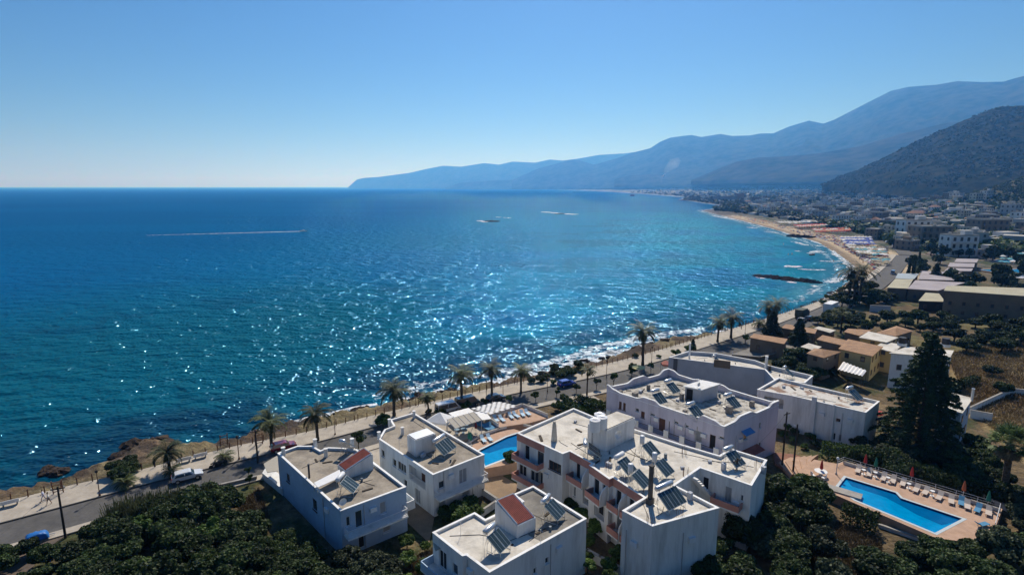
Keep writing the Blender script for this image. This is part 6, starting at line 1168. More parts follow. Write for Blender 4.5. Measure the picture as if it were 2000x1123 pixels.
# tall pine with whorled branches
x, y = P(1792, 878, 3.2); t = thing('norfolk_pine', 'tall dark pine with tiered drooping branches', 'pine tree', (x, y, 2.9)); Hn = 19.6; m = MB(); m.tube([(0, 0, -.3), (0, 0, 6), (0, 0, 13), (0, 0, Hn)], [.42, .34, .2, .04], 10); m.build('trunk', BARK, t, True)
def pine_mesh(seed, Hn, rmax, tiers, n):
    r = np.random.default_rng(seed); C, U, V = [], [], []; bm_ = MB()
    for k in range(tiers):
        f = k / (tiers - 1); z = 1.2 + (Hn - 1.6) * f; Rk = rmax * (1 - f) ** .72 * (.8 + .36 * r.random()) + .25; nb = 9 if f < .8 else 6
        for b_ in range(nb):
            az = 6.283 * (b_ + .3 * r.random()) / nb + k * .7; L_ = Rk * (.78 + .3 * r.random()); q = max(8, int(n / tiers / nb * (.5 + L_ / rmax)))
            s = np.sqrt(r.random(q)); px_ = s * L_; zz = z + .30 * px_ - .075 * px_ ** 2 + r.normal(0, .11, q); w = r.normal(0, .20, q) * (0.35 + s)
            C.append(np.stack([px_ * math.cos(az) - w * math.sin(az), px_ * math.sin(az) + w * math.cos(az), zz], 1)); a = unit(q, r); a[:, 2] *= .5; a[:, 0] += .8 * math.cos(az); a[:, 1] += .8 * math.sin(az); a /= np.linalg.norm(a, axis=1)[:, None]; nn = unit(q, r); b2 = np.cross(a, nn); b2 /= np.linalg.norm(b2, axis=1)[:, None]; U.append(a * .17); V.append(b2 * .06)
            bm_.tube([(0, 0, z), (L_ * .5 * math.cos(az), L_ * .5 * math.sin(az), z + .15 * L_ - .02 * L_ ** 2), (L_ * .93 * math.cos(az), L_ * .93 * math.sin(az), z + .28 * L_ - .065 * L_ ** 2)], [.06, .04, .015], 4)
    return np.concatenate(C), np.concatenate(U), np.concatenate(V), bm_
C, U, V, bm_ = pine_mesh(3, Hn, 6.9, 23, 50000); o = bpy.data.objects.new('crown', quad_mesh('crown', C, U, V, L_PINE)); COL.objects.link(o); o.parent = t; bm_.build('branches', BARK, t)
C, U, V, bm2 = pine_mesh(8, 9.5, 2.9, 14, 9000); pm_ = quad_mesh('crown', C, U, V, L_PINE)
for q, p_, s, lab in ((S5, (528, 545), .95, 'slim young pine with tiered branches left of the tiled village'), (S5, (790, 610), .9, 'slim young pine in the middle of the tiled village'), (TA, (1030, 640), 1.0, 'tiered dark tree on the mauve pavilion roofs'), (RB, (1010, 260), .35, 'tiny pine by the round end of the grey building')):
    x, y = P(*q(*p_)); t = thing('young_pine', lab, 'pine tree', (x, y, 2.9), s * 5, 'young tiered pines', s); o = bpy.data.objects.new('crown', pm_); COL.objects.link(o); o.parent = t; m = MB(); m.tube([(0, 0, -.2), (0, 0, 9.6)], [.16, .03], 7); m.build('trunk', BARK, t)
# round street trees and shrubs
for q, p_, s, key, lab in ((Q2, (735, 400), 1.25, 'round', 'round clipped tree beside the red lean-to roof'), (RA, (1180, 690), .9, 'round', 'small round tree beside the checkered pergola'), (RA, (1385, 655), .95, 'round', 'small round tree on the pavement above the sun terrace'), (RA, (1550, 620), .9, 'round', 'small round tree just below the blue car, left side'), (RA, (1702, 590), .85, 'round', 'small round tree just below the blue car, right side'),
                           (RB, (260, 560), 1.0, 'round', 'round street tree left of the lilac block, nearest the path'), (RB, (392, 530), 1.15, 'round', 'round street tree behind the curled parapet of the lilac block'), (RB, (535, 465), 1.0, 'round', 'low round tree beside the yellow parasol'), (RB, (685, 430), .95, 'round', 'round bush at the foot of the tallest promenade palm'),
                           (RA, (640, 760), 1.1, 'bush', 'green bush beside the white van'), (RA, (835, 715), 1.2, 'bush', 'green bush beside the dark grey van'), (RA, (985, 670), .8, 'bush', 'green bush below the palms over the tents'), (RA, (550, 750), .7, 'bush', 'small bush at the foot of the small date palm'), (RA, (1610, 660), 1.2, 'bush', 'reddish dark bush at the garden gate'), (RA, (190, 860), 1.7, 'bush', 'dense dark bush left of the tan roofed house'),
                           (RB, (745, 320), .7, 'bush', 'low bush on the promenade right of the tallest palm'), (RB, (880, 300), 1.3, 'bush', 'feathery shrub by the grey building, left one'), (RB, (990, 270), 1.4, 'bush', 'feathery shrub by the grey building, right one'), (RB, (1420, 200), .8, 'round', 'small tree at the edge of the far car park'), (S5, (280, 555), 1.1, 'round', 'small tree beside the single storey brown house'),
                           (RA, (1525, 525), .9, 'bush', 'low bush beside the lamp left of the blue car'), (Q3, (500, 520), 1.4, 'round', 'small tree below the balcony of the hotel by the small pool'), (Q4, (860, 560), .01, 'bush', '')):
    if lab: put_tree(key, 'street_tree' if key == 'round' else 'shrub', *P(*q(*p_)), 2.95, s, lab, 'tree' if key == 'round' else 'shrub', 'round street trees' if key == 'round' else 'roadside shrubs', trunk=True, part='crown' if key == 'round' else 'foliage')
def scatter(polys_px, n, dmin, z=3.0, seed=1):
    r = random.Random(seed); poly = [P(*p, z) for p in polys_px]; xs = [p[0] for p in poly]; ys = [p[1] for p in poly]; out = []; tries = 0
    while len(out) < n and tries < 6000:
        tries += 1; x, y = r.uniform(min(xs), max(xs)), r.uniform(min(ys), max(ys))
        if not bool(in_poly(np.array([x]), np.array([y]), poly)[0]): continue
        if all((x - a) ** 2 + (y - b_) ** 2 > dmin * dmin for a, b_ in out): out.append((x, y))
    return out
def grove(poly, n, dmin, key, s0, s1, name, label, group, seed, cat='tree', part='crown', z=2.85):
    for x, y in scatter(poly, n, dmin, 3.0, seed): s = random.uniform(s0, s1); put_tree(key, name, x, y, z, s, label, cat, group, sz=s * random.uniform(.85, 1.12), part=part)
grove([(215, 1045), (330, 1012), (420, 990), (470, 1010), (500, 1065), (540, 1110), (640, 1165), (760, 1190), (700, 1420), (100, 1420), (110, 1180), (150, 1100)], 78, 2.35, 'carob', .72, 1.05, 'carob_tree', 'dark green bushy tree in the thicket left of the sky tinted house', 'dark thicket trees below the road', 3)
grove([(230, 1060), (480, 1030), (540, 1110), (640, 1165), (760, 1190), (700, 1300), (300, 1300)], 9, 4.0, 'lite', 1.0, 1.35, 'light_tree', 'light green tree rising among the dark thicket', 'light green trees of the thicket', 44)
grove([(1400, 1075), (1500, 1045), (1900, 1085), (2060, 1110), (2100, 1300), (1700, 1300)], 7, 5.0, 'olive', 1.0, 1.3, 'light_tree', 'olive green tree rising among the dark trees at bottom right', 'olive green trees at bottom right', 45)
grove([(560, 1045), (600, 1085), (640, 1125), (560, 1160), (520, 1090)], 7, 2.0, 'carob', .55, .75, 'carob_tree', 'dark tree tight against the wall of the sky tinted house', 'dark trees against the blue washed wall', 5)
grove([(1350, 1110), (1420, 1075), (1500, 1045), (1560, 1060), (1580, 1130), (1560, 1260), (1340, 1330)], 17, 2.4, 'carob', .75, 1.05, 'carob_tree', 'dark green bushy tree between the hotel and the dry garden', 'dark trees right of the hotel', 7)
grove([(1490, 985), (1530, 975), (1580, 990), (1600, 1030), (1530, 1045)], 6, 2.2, 'carob', .9, 1.15, 'carob_tree', 'tall dark tree beside the terracotta steps', 'dark trees beside the terracotta steps', 8)
grove([(1700, 1115), (1800, 1090), (1900, 1085), (2060, 1110), (2150, 1400), (1700, 1400)], 32, 2.4, 'carob', .75, 1.05, 'carob_tree', 'dark green bushy tree in the bottom right thicket', 'dark thicket trees in the bottom right corner', 9)
grove([(1650, 905), (1720, 925), (1860, 960), (1960, 985), (1990, 960), (1900, 880), (1830, 885), (1740, 885)], 28, 2.2, 'carob', .6, .85, 'carob_tree', 'dark tree in the dense belt between the pine and the large pool', 'dark trees under the tall pine', 10)
grove([(1670, 870), (1720, 885), (1740, 905), (1690, 905)], 5, 1.8, 'olive', .7, .95, 'garden_tree', 'olive green tree between the streaked roof building and the hedge', 'green trees by the hedge', 12)
grove([(1880, 880), (1940, 890), (1930, 930), (1880, 920)], 4, 2.0, 'lite', .7, 1.0, 'garden_tree', 'light green tree left of the large fan palm', 'light green trees by the fan palm', 13)
grove([(1960, 1000), (2040, 980), (2060, 1060), (1980, 1060)], 6, 2.2, 'olive', .7, .95, 'garden_tree', 'green tree beneath the large fan palm', 'green trees beneath the fan palm', 14)
grove([(655, 1120), (720, 1100), (780, 1120), (800, 1180), (650, 1220)], 9, 1.9, 'olive', .8, 1.0, 'olive_tree', 'pale grey green tree in front of the sky tinted house', 'pale olive trees in front of the blue washed house', 15)
grove([(775, 1060), (830, 1075), (850, 1130), (790, 1150)], 5, 1.8, 'lite', .45, .7, 'garden_shrub', 'light green shrub in the yard left of the foreground house', 'light green yard shrubs', 16, 'shrub')
grove([(40, 1085), (100, 1080), (130, 1120), (120, 1200), (30, 1200)], 6, 2.0, 'carob', .5, .75, 'roadside_tree', 'small dark tree beside the dusty side road', 'dark trees beside the dusty side road', 17)
grove([(-20, 1110), (8, 1100), (14, 1150), (-30, 1180)], 2, 1.8, 'carob', .8, .95, 'roadside_tree', 'dark tree cut by the left edge', 'dark trees at the left edge', 18)
grove([(840, 1000), (900, 985), (950, 1010), (900, 1030)], 7, 1.6, 'bush', 1.0, 1.6, 'garden_shrub', 'dark garden shrub between the tan roofed and foreground houses', 'garden shrubs between two houses', 19, 'shrub', 'foliage')
grove([(1120, 1010), (1180, 1040), (1210, 1090), (1210, 1180), (1150, 1160)], 9, 1.9, 'lite', .55, .85, 'garden_tree', 'green tree in the gap between foreground house and hotel', 'green trees in front of the hotel balconies', 20)
grove([(1090, 960), (1110, 950), (1140, 990), (1120, 1010)], 3, 1.5, 'carob', .5, .6, 'garden_tree', 'dark climbing tree by the hotel entrance', 'dark trees by the hotel entrance', 21)
grove([(225, 915), (262, 905), (265, 935), (235, 945)], 5, 1.5, 'carob', .55, .7, 'coastal_bush', 'dark dense bush on the seaward side of the promenade', 'dark bushes by the rocky point at left', 22, 'bush')
grove([(1330, 688), (1340, 700), (1150, 742), (1110, 748), (1060, 744), (1110, 724)], 1, 2.0, 'bush', 1.0, 1.2, 'coastal_bush', 'bush among the rocks beyond the blue car', None, 23, 'bush')
grove([(1030, 752), (1080, 722), (1140, 718), (1130, 738)], 15, 1.8, 'carob', .35, .6, 'coastal_bush', 'dark green coastal bush seaward of the blue car', 'dark coastal bushes beyond the blue car', 24, 'bush')
grove([(1080, 800), (1150, 790), (1170, 812), (1100, 830)], 6, 2.0, 'bush', 1.0, 1.8, 'garden_shrub', 'shrub in the lawn garden below the blue car', 'shrubs of the lawn garden', 25, 'shrub', 'foliage')
grove([(1230, 700), (1290, 690), (1280, 705), (1235, 712)], 1, 2.0, 'bush', .7, .9, 'coastal_bush', 'small bush near the tallest palm', None, 26, 'bush')
grove([(1530, 835), (1580, 850), (1600, 870), (1560, 880), (1520, 860)], 7, 1.8, 'bush', .7, 1.1, 'garden_shrub', 'low shrub on the rubble strip by the streaked roof building', 'low shrubs on the rubble strip', 27, 'shrub', 'foliage')
grove([(1515, 738), (1560, 700), (1600, 720), (1640, 740), (1600, 752)], 9, 2.2, 'carob', .6, .9, 'village_tree', 'dark tree in the courtyard of the tiled village', 'dark trees in the village courtyard', 28)
x, y = P(*S5(760, 770)); put_tree('carob', 'flowering_tree', x, y, 2.9, 1.25, 'broad dark tree with reddish blossom in the tiled village', 'tree')
grove([(1650, 660), (1710, 650), (1900, 690), (1990, 700), (2020, 640), (1880, 630), (1700, 625)], 34, 3.4, 'carob', .7, 1.15, 'scrub_bush', 'dark green scrub bush on the open land behind the tiled village', 'scrub bushes on the open land', 29, 'bush')
grove([(1600, 640), (1690, 640), (1720, 622), (1640, 612), (1590, 622)], 16, 2.6, 'carob', .5, .9, 'scrub_bush', 'dark green bush between the sea road and the tiled village', 'scrub bushes by the sea road', 30, 'bush')
grove([(1900, 735), (2040, 715), (2060, 780), (1930, 775)], 2, 3.4, 'carob', .5, .7, 'scrub_bush', 'lone bush in the dry field', 'bushes in the dry field', 31, 'bush')
grove([(1640, 600), (1720, 600), (1760, 590), (1690, 570), (1650, 580)], 16, 3.0, 'carob', .8, 1.3, 'roadside_tree', 'dark tree at the foot of the palm cluster by the road bend', 'dark trees at the road bend', 32)
grove([(1560, 630), (1605, 605), (1690, 557), (1640, 565), (1590, 600)], 1, 3.0, 'bush', .8, 1.3, 'coastal_bush', 'low shrub on the far promenade', None, 33, 'bush')
grove([(1600, 598), (1620, 596), (1660, 566), (1648, 562)], 8, 2.5, 'bush', 1.1, 1.8, 'coastal_bush', 'brownish shrub between the far promenade and the surf', 'shrubs by the surf', 34, 'bush')
for q, p_, s, lab in ((Q1, (1430, 600), .62, 'thin roadside sapling near the red car'), (Q2, (105, 560), .6, 'thin roadside sapling in front of the terrace'), (Q1, (80, 925), .01, '')):
    if lab: put_tree('round', 'sapling', *P(*q(*p_)), 3.0, s, lab, 'tree')
x, y = P(400, 1010); 
def hedge(label, pts, h, w, mt=L_MID, n=220):
    a, b_ = pts; L_ = math.hypot(b_[0] - a[0], b_[1] - a[1]); rz = math.atan2(b_[1] - a[1], b_[0] - a[0]); t = thing('hedge', label, 'hedge', ((a[0] + b_[0]) / 2, (a[1] + b_[1]) / 2, 2.8), rz)
    r = np.random.default_rng(int(L_ * 10)); N_ = int(L_ * n); s = r.random(N_); fc = r.integers(0, 4, N_); C = np.stack([(r.random(N_) - .5) * L_, (r.random(N_) - .5) * w, r.random(N_) * h], 1)
    C[fc == 0, 2] = h; C[fc == 1, 1] = -w / 2; C[fc == 2, 1] = w / 2; C += r.normal(0, .10, C.shape); nn = unit(N_, r); a_ = np.cross(nn, unit(N_, r)); a_ /= np.linalg.norm(a_, axis=1)[:, None]; b2 = np.cross(nn, a_); o = bpy.data.objects.new('foliage', quad_mesh('foliage', C, a_ * .13, b2 * .09, mt)); COL.objects.link(o); o.parent = t
hedge('tall clipped hedge below the streaked roof building', [P(*Q5(300, 455)), P(*Q5(570, 505))], 2.9, 1.8); hedge('dark hedge below the near edge of the large pool', [P(*Q5(420, 800)), P(*Q5(625, 870))], 2.2, 1.7, L_DARK); hedge('dark hedge along the garden path below the blue car', [P(*RB(100, 650)), P(*RB(415, 740))], 1.3, 1.6, L_MID); hedge('long dark hedge behind the pool railing', [P(*Q5(560, 500)), P(*Q5(1290, 720))], 2.8, 1.6, L_DARK, 160)
hedge('dark angled hedge at the edge of the dry field', [P(*UA(1200, 690)), P(*UA(1480, 600))], 1.8, 1.4, L_DARK, 150)
# reeds, lawns and dry tufts (nobody could count the blades)
def tufts(name, poly, n, h, mt, seed, wid=.03, z=2.9, spread=.25):
    r = np.random.default_rng(seed); p = [P(*q) for q in poly]; xs = [a for a, _ in p]; ys = [b_ for _, b_ in p]; X_ = r.uniform(min(xs), max(xs), n * 3); Y_ = r.uniform(min(ys), max(ys), n * 3); k = in_poly(X_, Y_, p); X_, Y_ = X_[k][:n], Y_[k][:n]; n = len(X_); hh = h * (.5 + .8 * r.random(n)); ax = r.normal(0, spread, (n, 2)) * hh[:, None]
    U = np.stack([ax[:, 0], ax[:, 1], hh], 1) / 2; C = np.stack([X_, Y_, np.full(n, z)], 1) + U; a = r.random(n) * 6.283; V = np.stack([np.cos(a), np.sin(a), 0 * a], 1) * wid; o = bpy.data.objects.new(name, quad_mesh(name, C, U, V, mt)); COL.objects.link(o); tag(o, kind='stuff')
tufts('reeds', [(200, 1035), (250, 1010), (330, 995), (420, 985), (430, 1000), (300, 1030)], 5000, 2.6, leaf_mat('reed_blades', (.07, .09, .04), (.20, .22, .11), .8), 1, .035, 2.9, .18)
tufts('lawn', [P_ for P_ in (RB(-60, 700), RB(0, 655), RB(60, 655), RB(290, 740), RB(210, 790))], 14000, .22, L_GRASS, 2, .05, 2.95, .5)
tufts('dry_grass', [(465, 985), (505, 955), (525, 1010), (520, 1060), (480, 1030)], 9000, .35, L_DRY, 3, .03, 2.9, .6); tufts('dry_grass', [(1540, 1060), (1640, 1020), (1720, 1050), (1730, 1130), (1560, 1130)], 11000, .3, L_DRY, 4, .03, 2.9, .6)
tufts('dry_grass', [(800, 1090), (850, 1070), (850, 1150), (790, 1160)], 4000, .3, L_DRY, 5, .03, 2.9, .6); tufts('dry_grass', [(1850, 690), (2060, 650), (2250, 860), (2010, 890), (1890, 800)], 42000, .42, leaf_mat('field_straw', (.13, .085, .04), (.33, .25, .12), .12, .1), 6, .05, 2.9, .6)
# ------------------------------------------------------------------ people, vehicles
PM1 = person_mesh(.30, .22, (.6, .6, .72), (.55, .56, .66), 'pale', 'pale_trousers'); PM2 = person_mesh(.26, .2, (.66, .66, .66), (.09, .09, .10), 'white_top', 'dark_shorts')
person(PM1, *P(*Q1(253, 705)), 3.14, 3.6, 'person in pale clothes walking on the promenade, left one of two'); person(PM2, *P(*Q1(284, 722)), 3.14, 3.6, 'person in white top and dark shorts walking, right one of two')
def road_ang(x, y): k = int(np.argmin(np.hypot(KERB[:, 0] - x, KERB[:, 1] - y))); k = min(max(k, 1), len(KERB) - 2); d = KERB[k + 1] - KERB[k - 1]; return math.atan2(d[1], d[0])
for q, p_, lab, col, pn, kd, off in ((Q1, (1075, 575), 'white hatchback parked beside the short date palm', (.62, .63, .65), 'white', 'hatch', 0), (Q2, (305, 405), 'dark red car parked under the palms by the dark pole', (.22, .012, .02), 'red', 'hatch', 0), (RA, (1625, 535), 'bright blue car parked on the far side of the road', (.01, .05, .35), 'blue', 'hatch', 0), (RA, (700, 735), 'white van parked above the white tents', (.6, .62, .64), 'white', 'van', 0), (RA, (850, 690), 'dark grey green van parked beside the white van', (.06, .08, .08), 'grey', 'van', 0), (RA, (1075, 650), 'dark car in shade below the palms over the tents', (.03, .03, .035), 'black', 'hatch', 0),
                                 (S5, (905, 325), 'dark car on the sea road beside the white one', (.05, .06, .07), 'black', 'hatch', 0), (S5, (830, 345), 'white car half hidden by bushes on the sea road', (.6, .6, .62), 'white', 'hatch', 0), (S5, (600, 450), 'dark blue grey car beside the village pine', (.05, .08, .10), 'slate', 'hatch', 0), (TA, (580, 530), 'blue white car driving on the far stretch of road', (.3, .4, .55), 'paleblue', 'van', 0), (UA, (1275, 80), 'dark car parked on the scrub land', (.03, .035, .045), 'black', 'hatch', 0)):
    x, y = P(*q(*p_)); car(x, y, 3.01, road_ang(x, y), lab, col, 4.0 if kd == 'hatch' else 4.8, 1.7 if kd == 'hatch' else 1.9, 1.45 if kd == 'hatch' else 2.0, kd, 'parked cars near the road', 'parked_van' if kd == 'van' else 'parked_car', pn)
def truck(x, y, rz, label, L_, W_, H_, col, cab):
    t = thing('box_truck', label, 'truck', (x, y, 3.0), rz, 'large vehicles on the sea road'); m = MB(); m.box(-.9, 0, .9 + (H_ - .9) / 2, L_ - 1.9, W_, H_ - .9); m.build('cargo_box', col, t); m = MB(); h = L_ / 2
    m.v += [(x_, s * W_ / 2 * .95, z_) for s in (-1, 1) for x_, z_ in ((h - 1.8, .5), (h - 1.8, 2.5), (h - .5, 2.5), (h, 1.6), (h, .5))]; m.f = [(0, 1, 2, 3, 4), (9, 8, 7, 6, 5)] + [(i, 5 + i, 5 + (i + 1) % 5, (i + 1) % 5) for i in range(5)]; m.m = [0] * 7; m.build('cab', cab, t)
    g = MB(); g.face([(h - .02, -W_ * .4, 1.68), (h - .02, W_ * .4, 1.68), (h - .45, W_ * .4, 2.38), (h - .45, -W_ * .4, 2.38)]); g.build('windscreen', GLASS, t); g = MB(); g.box(-.2, 0, .7, L_ - .6, W_ * .7, .3); g.build('chassis', DRAIL, t)
    for wx in (-h + 1.0, -h + 2.0, h - 1.2):
        for s in (-1, 1): g = MB(); g.tube([(wx, s * (W_ / 2 - .3), .48), (wx, s * W_ / 2, .48)], .48, 14); g.build('wheel', TYRE, t)
x, y = P(*S5(1115, 255)); truck(x, y, road_ang(x, y), 'large white box truck on the far sea road', 9.0, 2.5, 3.7, FRW, FRW); x, y = P(*S5(832, 325)); truck(x + 1.5, y + 3, road_ang(x, y), 'dark green truck ahead of the white box truck', 6.5, 2.3, 3.1, plain('dark_green_tarp', (.05, .06, .045), .8), DRAIL)
for i, (q, lab) in enumerate((((1235, 510), 'motorbike parked under the bushy young palm, left one'), ((1268, 500), 'motorbike parked under the bushy young palm, right one'))):
    x, y = P(*Q1(*q)); t = thing('motorbike', lab, 'motorbike', (x, y, 3.14), .9, 'motorbikes on the promenade')
    for wx in (-.65, .65): m = MB(); m.tube([(wx, -.05, .3), (wx, .05, .3)], .3, 14); m.build('wheel', TYRE, t)
    m = MB(); m.tube([(-.65, 0, .3), (-.2, 0, .55), (.25, 0, .6), (.5, 0, .85), (.65, 0, .3)], [.05, .14, .16, .08, .05], 8); m.build('frame', DRAIL, t); m = MB(); m.box(-.3, 0, .78, .7, .25, .12); m.build('seat', TYRE, t); m = MB(); m.tube([(.48, -.32, 1.0), (.5, 0, .95), (.48, .32, 1.0)], .025, 6); m.build('handlebar', METAL, t)
# blue covered trailer
x, y = P(*Q1(215, 925)); t = thing('covered_trailer', 'small trailer under a bright blue tarpaulin on the dusty side road', 'trailer', (x, y, 3.0), .75, None, .78); r = np.random.default_rng(4); m = MB(); NX, NY = 16, 10
for i in range(NX + 1):
    for j in range(NY + 1): u, v = i / NX * 2 - 1, j / NY * 2 - 1; rr_ = max(abs(u), abs(v)); m.v.append((u * 1.45, v * .85, .35 + (1.05 + r.normal(0, .035)) * (1 - rr_ ** 5) ** .5 - .25 * max(0, u) if rr_ < 1 else .35))
m.f = [(i * (NY + 1) + j, (i + 1) * (NY + 1) + j, (i + 1) * (NY + 1) + j + 1, i * (NY + 1) + j + 1) for i in range(NX) for j in range(NY)]; m.m = [0] * len(m.f); m.build('tarpaulin', plain('blue_tarpaulin', (.01, .13, .42), .45), t, True)
for s in (-1, 1): m = MB(); m.tube([(0, s * .75, .3), (0, s * .9, .3)], .3, 12); m.build('wheel', TYRE, t)
m = MB(); m.tube([(1.3, 0, .4), (2.2, 0, .35)], .05, 6); m.build('drawbar', METAL, t)
x, y = P(*RB(585, 462)); t = thing('beach_parasol', 'pale yellow open parasol behind the lilac block', 'parasol', (x, y, 3)); m = MB(); m.cone(0, 0, 2.2, 2.75, 1.6, 10); m.build('canopy', plain('yellow_fabric', (.55, .50, .22), .8), t); m = MB(); m.cyl(0, 0, 0, 2.7, .04, None, 6); m.build('pole', FRW, t)
canopy('pavilion_roof', 'small red tiled shelter beside the round end of the grey building', RB, [(762, 350), (800, 335), (828, 345), (822, 372), (775, 368)], 6.0, RUST, 3, True, .5, 'shelter')
# ------------------------------------------------------------------ rocks, surf, boats, wake
def rock(x, y, z, sx, sy, sz, label, group=None, seed=0, mt=None, name='rock'):
    import mathutils
    t = MB(); t.sphere(0, 0, 0, 1, 1, 1, 18); v2 = []
    for a, b_, c in t.v: n = mnoise.noise(Vector((a * 1.6 + seed * 9.1, b_ * 1.6, c * 1.6))) * .45 + mnoise.noise(Vector((a * 4, b_ * 4 + seed * 3.3, c * 4))) * .3; k = 1 + n; v2.append((a * k * sx, b_ * k * sy, c * k * sz))
    t.v = v2; o = t.build(name, mt or ROCKM); o.location = (x, y, z); tag(o, label, 'rock', group); return o
ROCKM = mat('wet_rock', (.08, .06, .047), .95, .2, .8, col2=(.025, .021, .019), bump=.6, bscale=4, spec=.04); ROCKD = mat('black_rock', (.018, .017, .017), 1.0, .2, .8, bump=.5, spec=0.0)
rr = random.Random(2); k = 0
for q, n_, sp, szr, lab, grp in ((Q1, [(300, 530), (270, 520), (330, 540), (355, 525)], 1, 1.0, 'dark rock awash in the sea left of the thicket', 'rocks awash near the left shore'), (Q1, [(880, 375), (840, 385), (800, 400), (750, 425), (910, 365), (700, 440), (860, 395), (940, 385), (780, 385), (830, 420)], 1, 1.7, 'dark rock of the low point behind the short date palm', 'rocks of the low point at left'), (Q1, [(200, 640), (150, 650), (40, 700)], 1, .6, 'small dark rock in the surf beside the walkers', 'small rocks in the surf at left')):
    for p_ in n_: x, y = P(*q(*p_), 0.2); rock(x, y, .15, szr * rr.uniform(.8, 1.5), szr * rr.uniform(.7, 1.3), szr * rr.uniform(.4, .75), lab, grp, k); k += 1
ROCKS = (mat('brown_rock', (.15, .105, .075), .85, .2, .8, col2=(.07, .05, .04), bump=.6, bscale=4), ROCKM)
for i in range(150):
    s = rr.uniform(75, 300); x, y = fpt(s); j = int(np.argmin(np.hypot(KERB[:, 0] - x, KERB[:, 1] - y))); n_ = NK[j]; dist_ = rr.uniform(3, 15); px_, py_ = x + n_[0] * dist_, y + n_[1] * dist_; dc_ = float(coast_dist(np.array([px_]), np.array([py_]))[0])
    if dc_ < -2.5: continue
    z_ = max(0.0, ground_z(px_, py_)); rock(px_, py_, z_, rr.uniform(.4, 1.4), rr.uniform(.4, 1.2), rr.uniform(.25, .6), 'brown shore rock between the post fence and the surf', 'brown shore rocks', k, ROCKS[dc_ < 5]); k += 1
for i in range(26): f = i / 25; a, b_ = P(*VA(570, 890), 0), P(*VA(1185, 955), 0); rock(a[0] + (b_[0] - a[0]) * f + rr.uniform(-1.5, 1.5), a[1] + (b_[1] - a[1]) * f + rr.uniform(-2, 2), .2, rr.uniform(1.4, 3), rr.uniform(1.4, 3), rr.uniform(.7, 1.3), 'black boulder of the long breakwater off the beach', 'breakwater boulders', k, ROCKD, 'boulder'); k += 1
for i in range(12): f = i / 11; a, b_ = P(*VA(920, 460), 0), P(*VA(1150, 475), 0); rock(a[0] + (b_[0] - a[0]) * f, a[1] + (b_[1] - a[1]) * f + rr.uniform(-3, 3), .3, rr.uniform(2, 4), rr.uniform(2, 4), rr.uniform(1, 2), 'black boulder of the short reef in the middle of the beach', 'short reef boulders', k, ROCKD, 'boulder'); k += 1
x, y = P(961, 433, 0); rock(x, y, 0, 10, 6, 1.6, 'long flat black islet alone in the bay', None, 900, ROCKD, 'islet'); x, y = P(1094, 418, 0); rock(x, y, 0, 9, 5, 1.0, 'tiny dark islet ringed with foam in the bay', None, 901, ROCKD, 'islet'); x, y = P(1340, 392, 0); rock(x + 12, y, 1, 34, 14, 3.2, 'low dark rocky point with a round tree', None, 902, ROCKM, 'rocky_point')
FOAM, _nt, _b = nodes_of('sea_foam'); _b.inputs['Base Color'].default_value = (.74, .78, .82, 1); _b.inputs['Roughness'].default_value = .9
_tc = _nt.nodes.new('ShaderNodeTexCoord'); _n = _nt.nodes.new('ShaderNodeTexNoise'); _n.inputs['Scale'].default_value = .55; _n.inputs['Detail'].default_value = 6; _n.inputs['Roughness'].default_value = .75; _nt.links.new(_tc.outputs['Object'], _n.inputs[0])
_r = _nt.nodes.new('ShaderNodeMapRange'); _r.inputs[1].default_value = .40; _r.inputs[2].default_value = .58; _nt.links.new(_n.outputs[0], _r.inputs[0]); _nt.links.new(_r.outputs[0], _b.inputs['Alpha'])
def foam(name, label, pts, w, seed=0, gap=.0):
    """ragged strip of broken water lying on the sea"""
    r = np.random.default_rng(seed); m = MB(); p = np.array(pts, float); n = len(p); d = np.gradient(p, axis=0); L_ = np.hypot(d[:, 0], d[:, 1])[:, None]; nn = np.stack([-d[:, 1], d[:, 0]], 1) / L_
    wa = np.array([w(i / (n - 1)) if callable(w) else w for i in range(n)]) / 2; lo = wa * (.5 + r.random(n)); hi = wa * (.5 + r.random(n))
    for i in range(n - 1):
        if r.random() < gap: continue
        m.face([(*(p[i] - nn[i] * lo[i]), .04), (*(p[i + 1] - nn[i + 1] * lo[i + 1]), .04), (*(p[i + 1] + nn[i + 1] * hi[i + 1]), .04), (*(p[i] + nn[i] * hi[i]), .04)])
    o = m.build(name, FOAM); tag(o, kind='stuff'); return o
a, b_ = P(590, 452, 0), P(285, 460, 0); foam('boat_wake', '', [(a[0] + (b_[0] - a[0]) * f, a[1] + (b_[1] - a[1]) * f) for f in np.linspace(0, 1, 140)], lambda f: 4.6 * (1 - f) ** .7 + 1.2, 1, .0)
def strip(q, pts, w, n, seed, gap=.1): c = smooth_line([P(*q(*p_), 0) for p_ in pts], 3.0); foam('surf_foam', '', c, w, seed, gap)
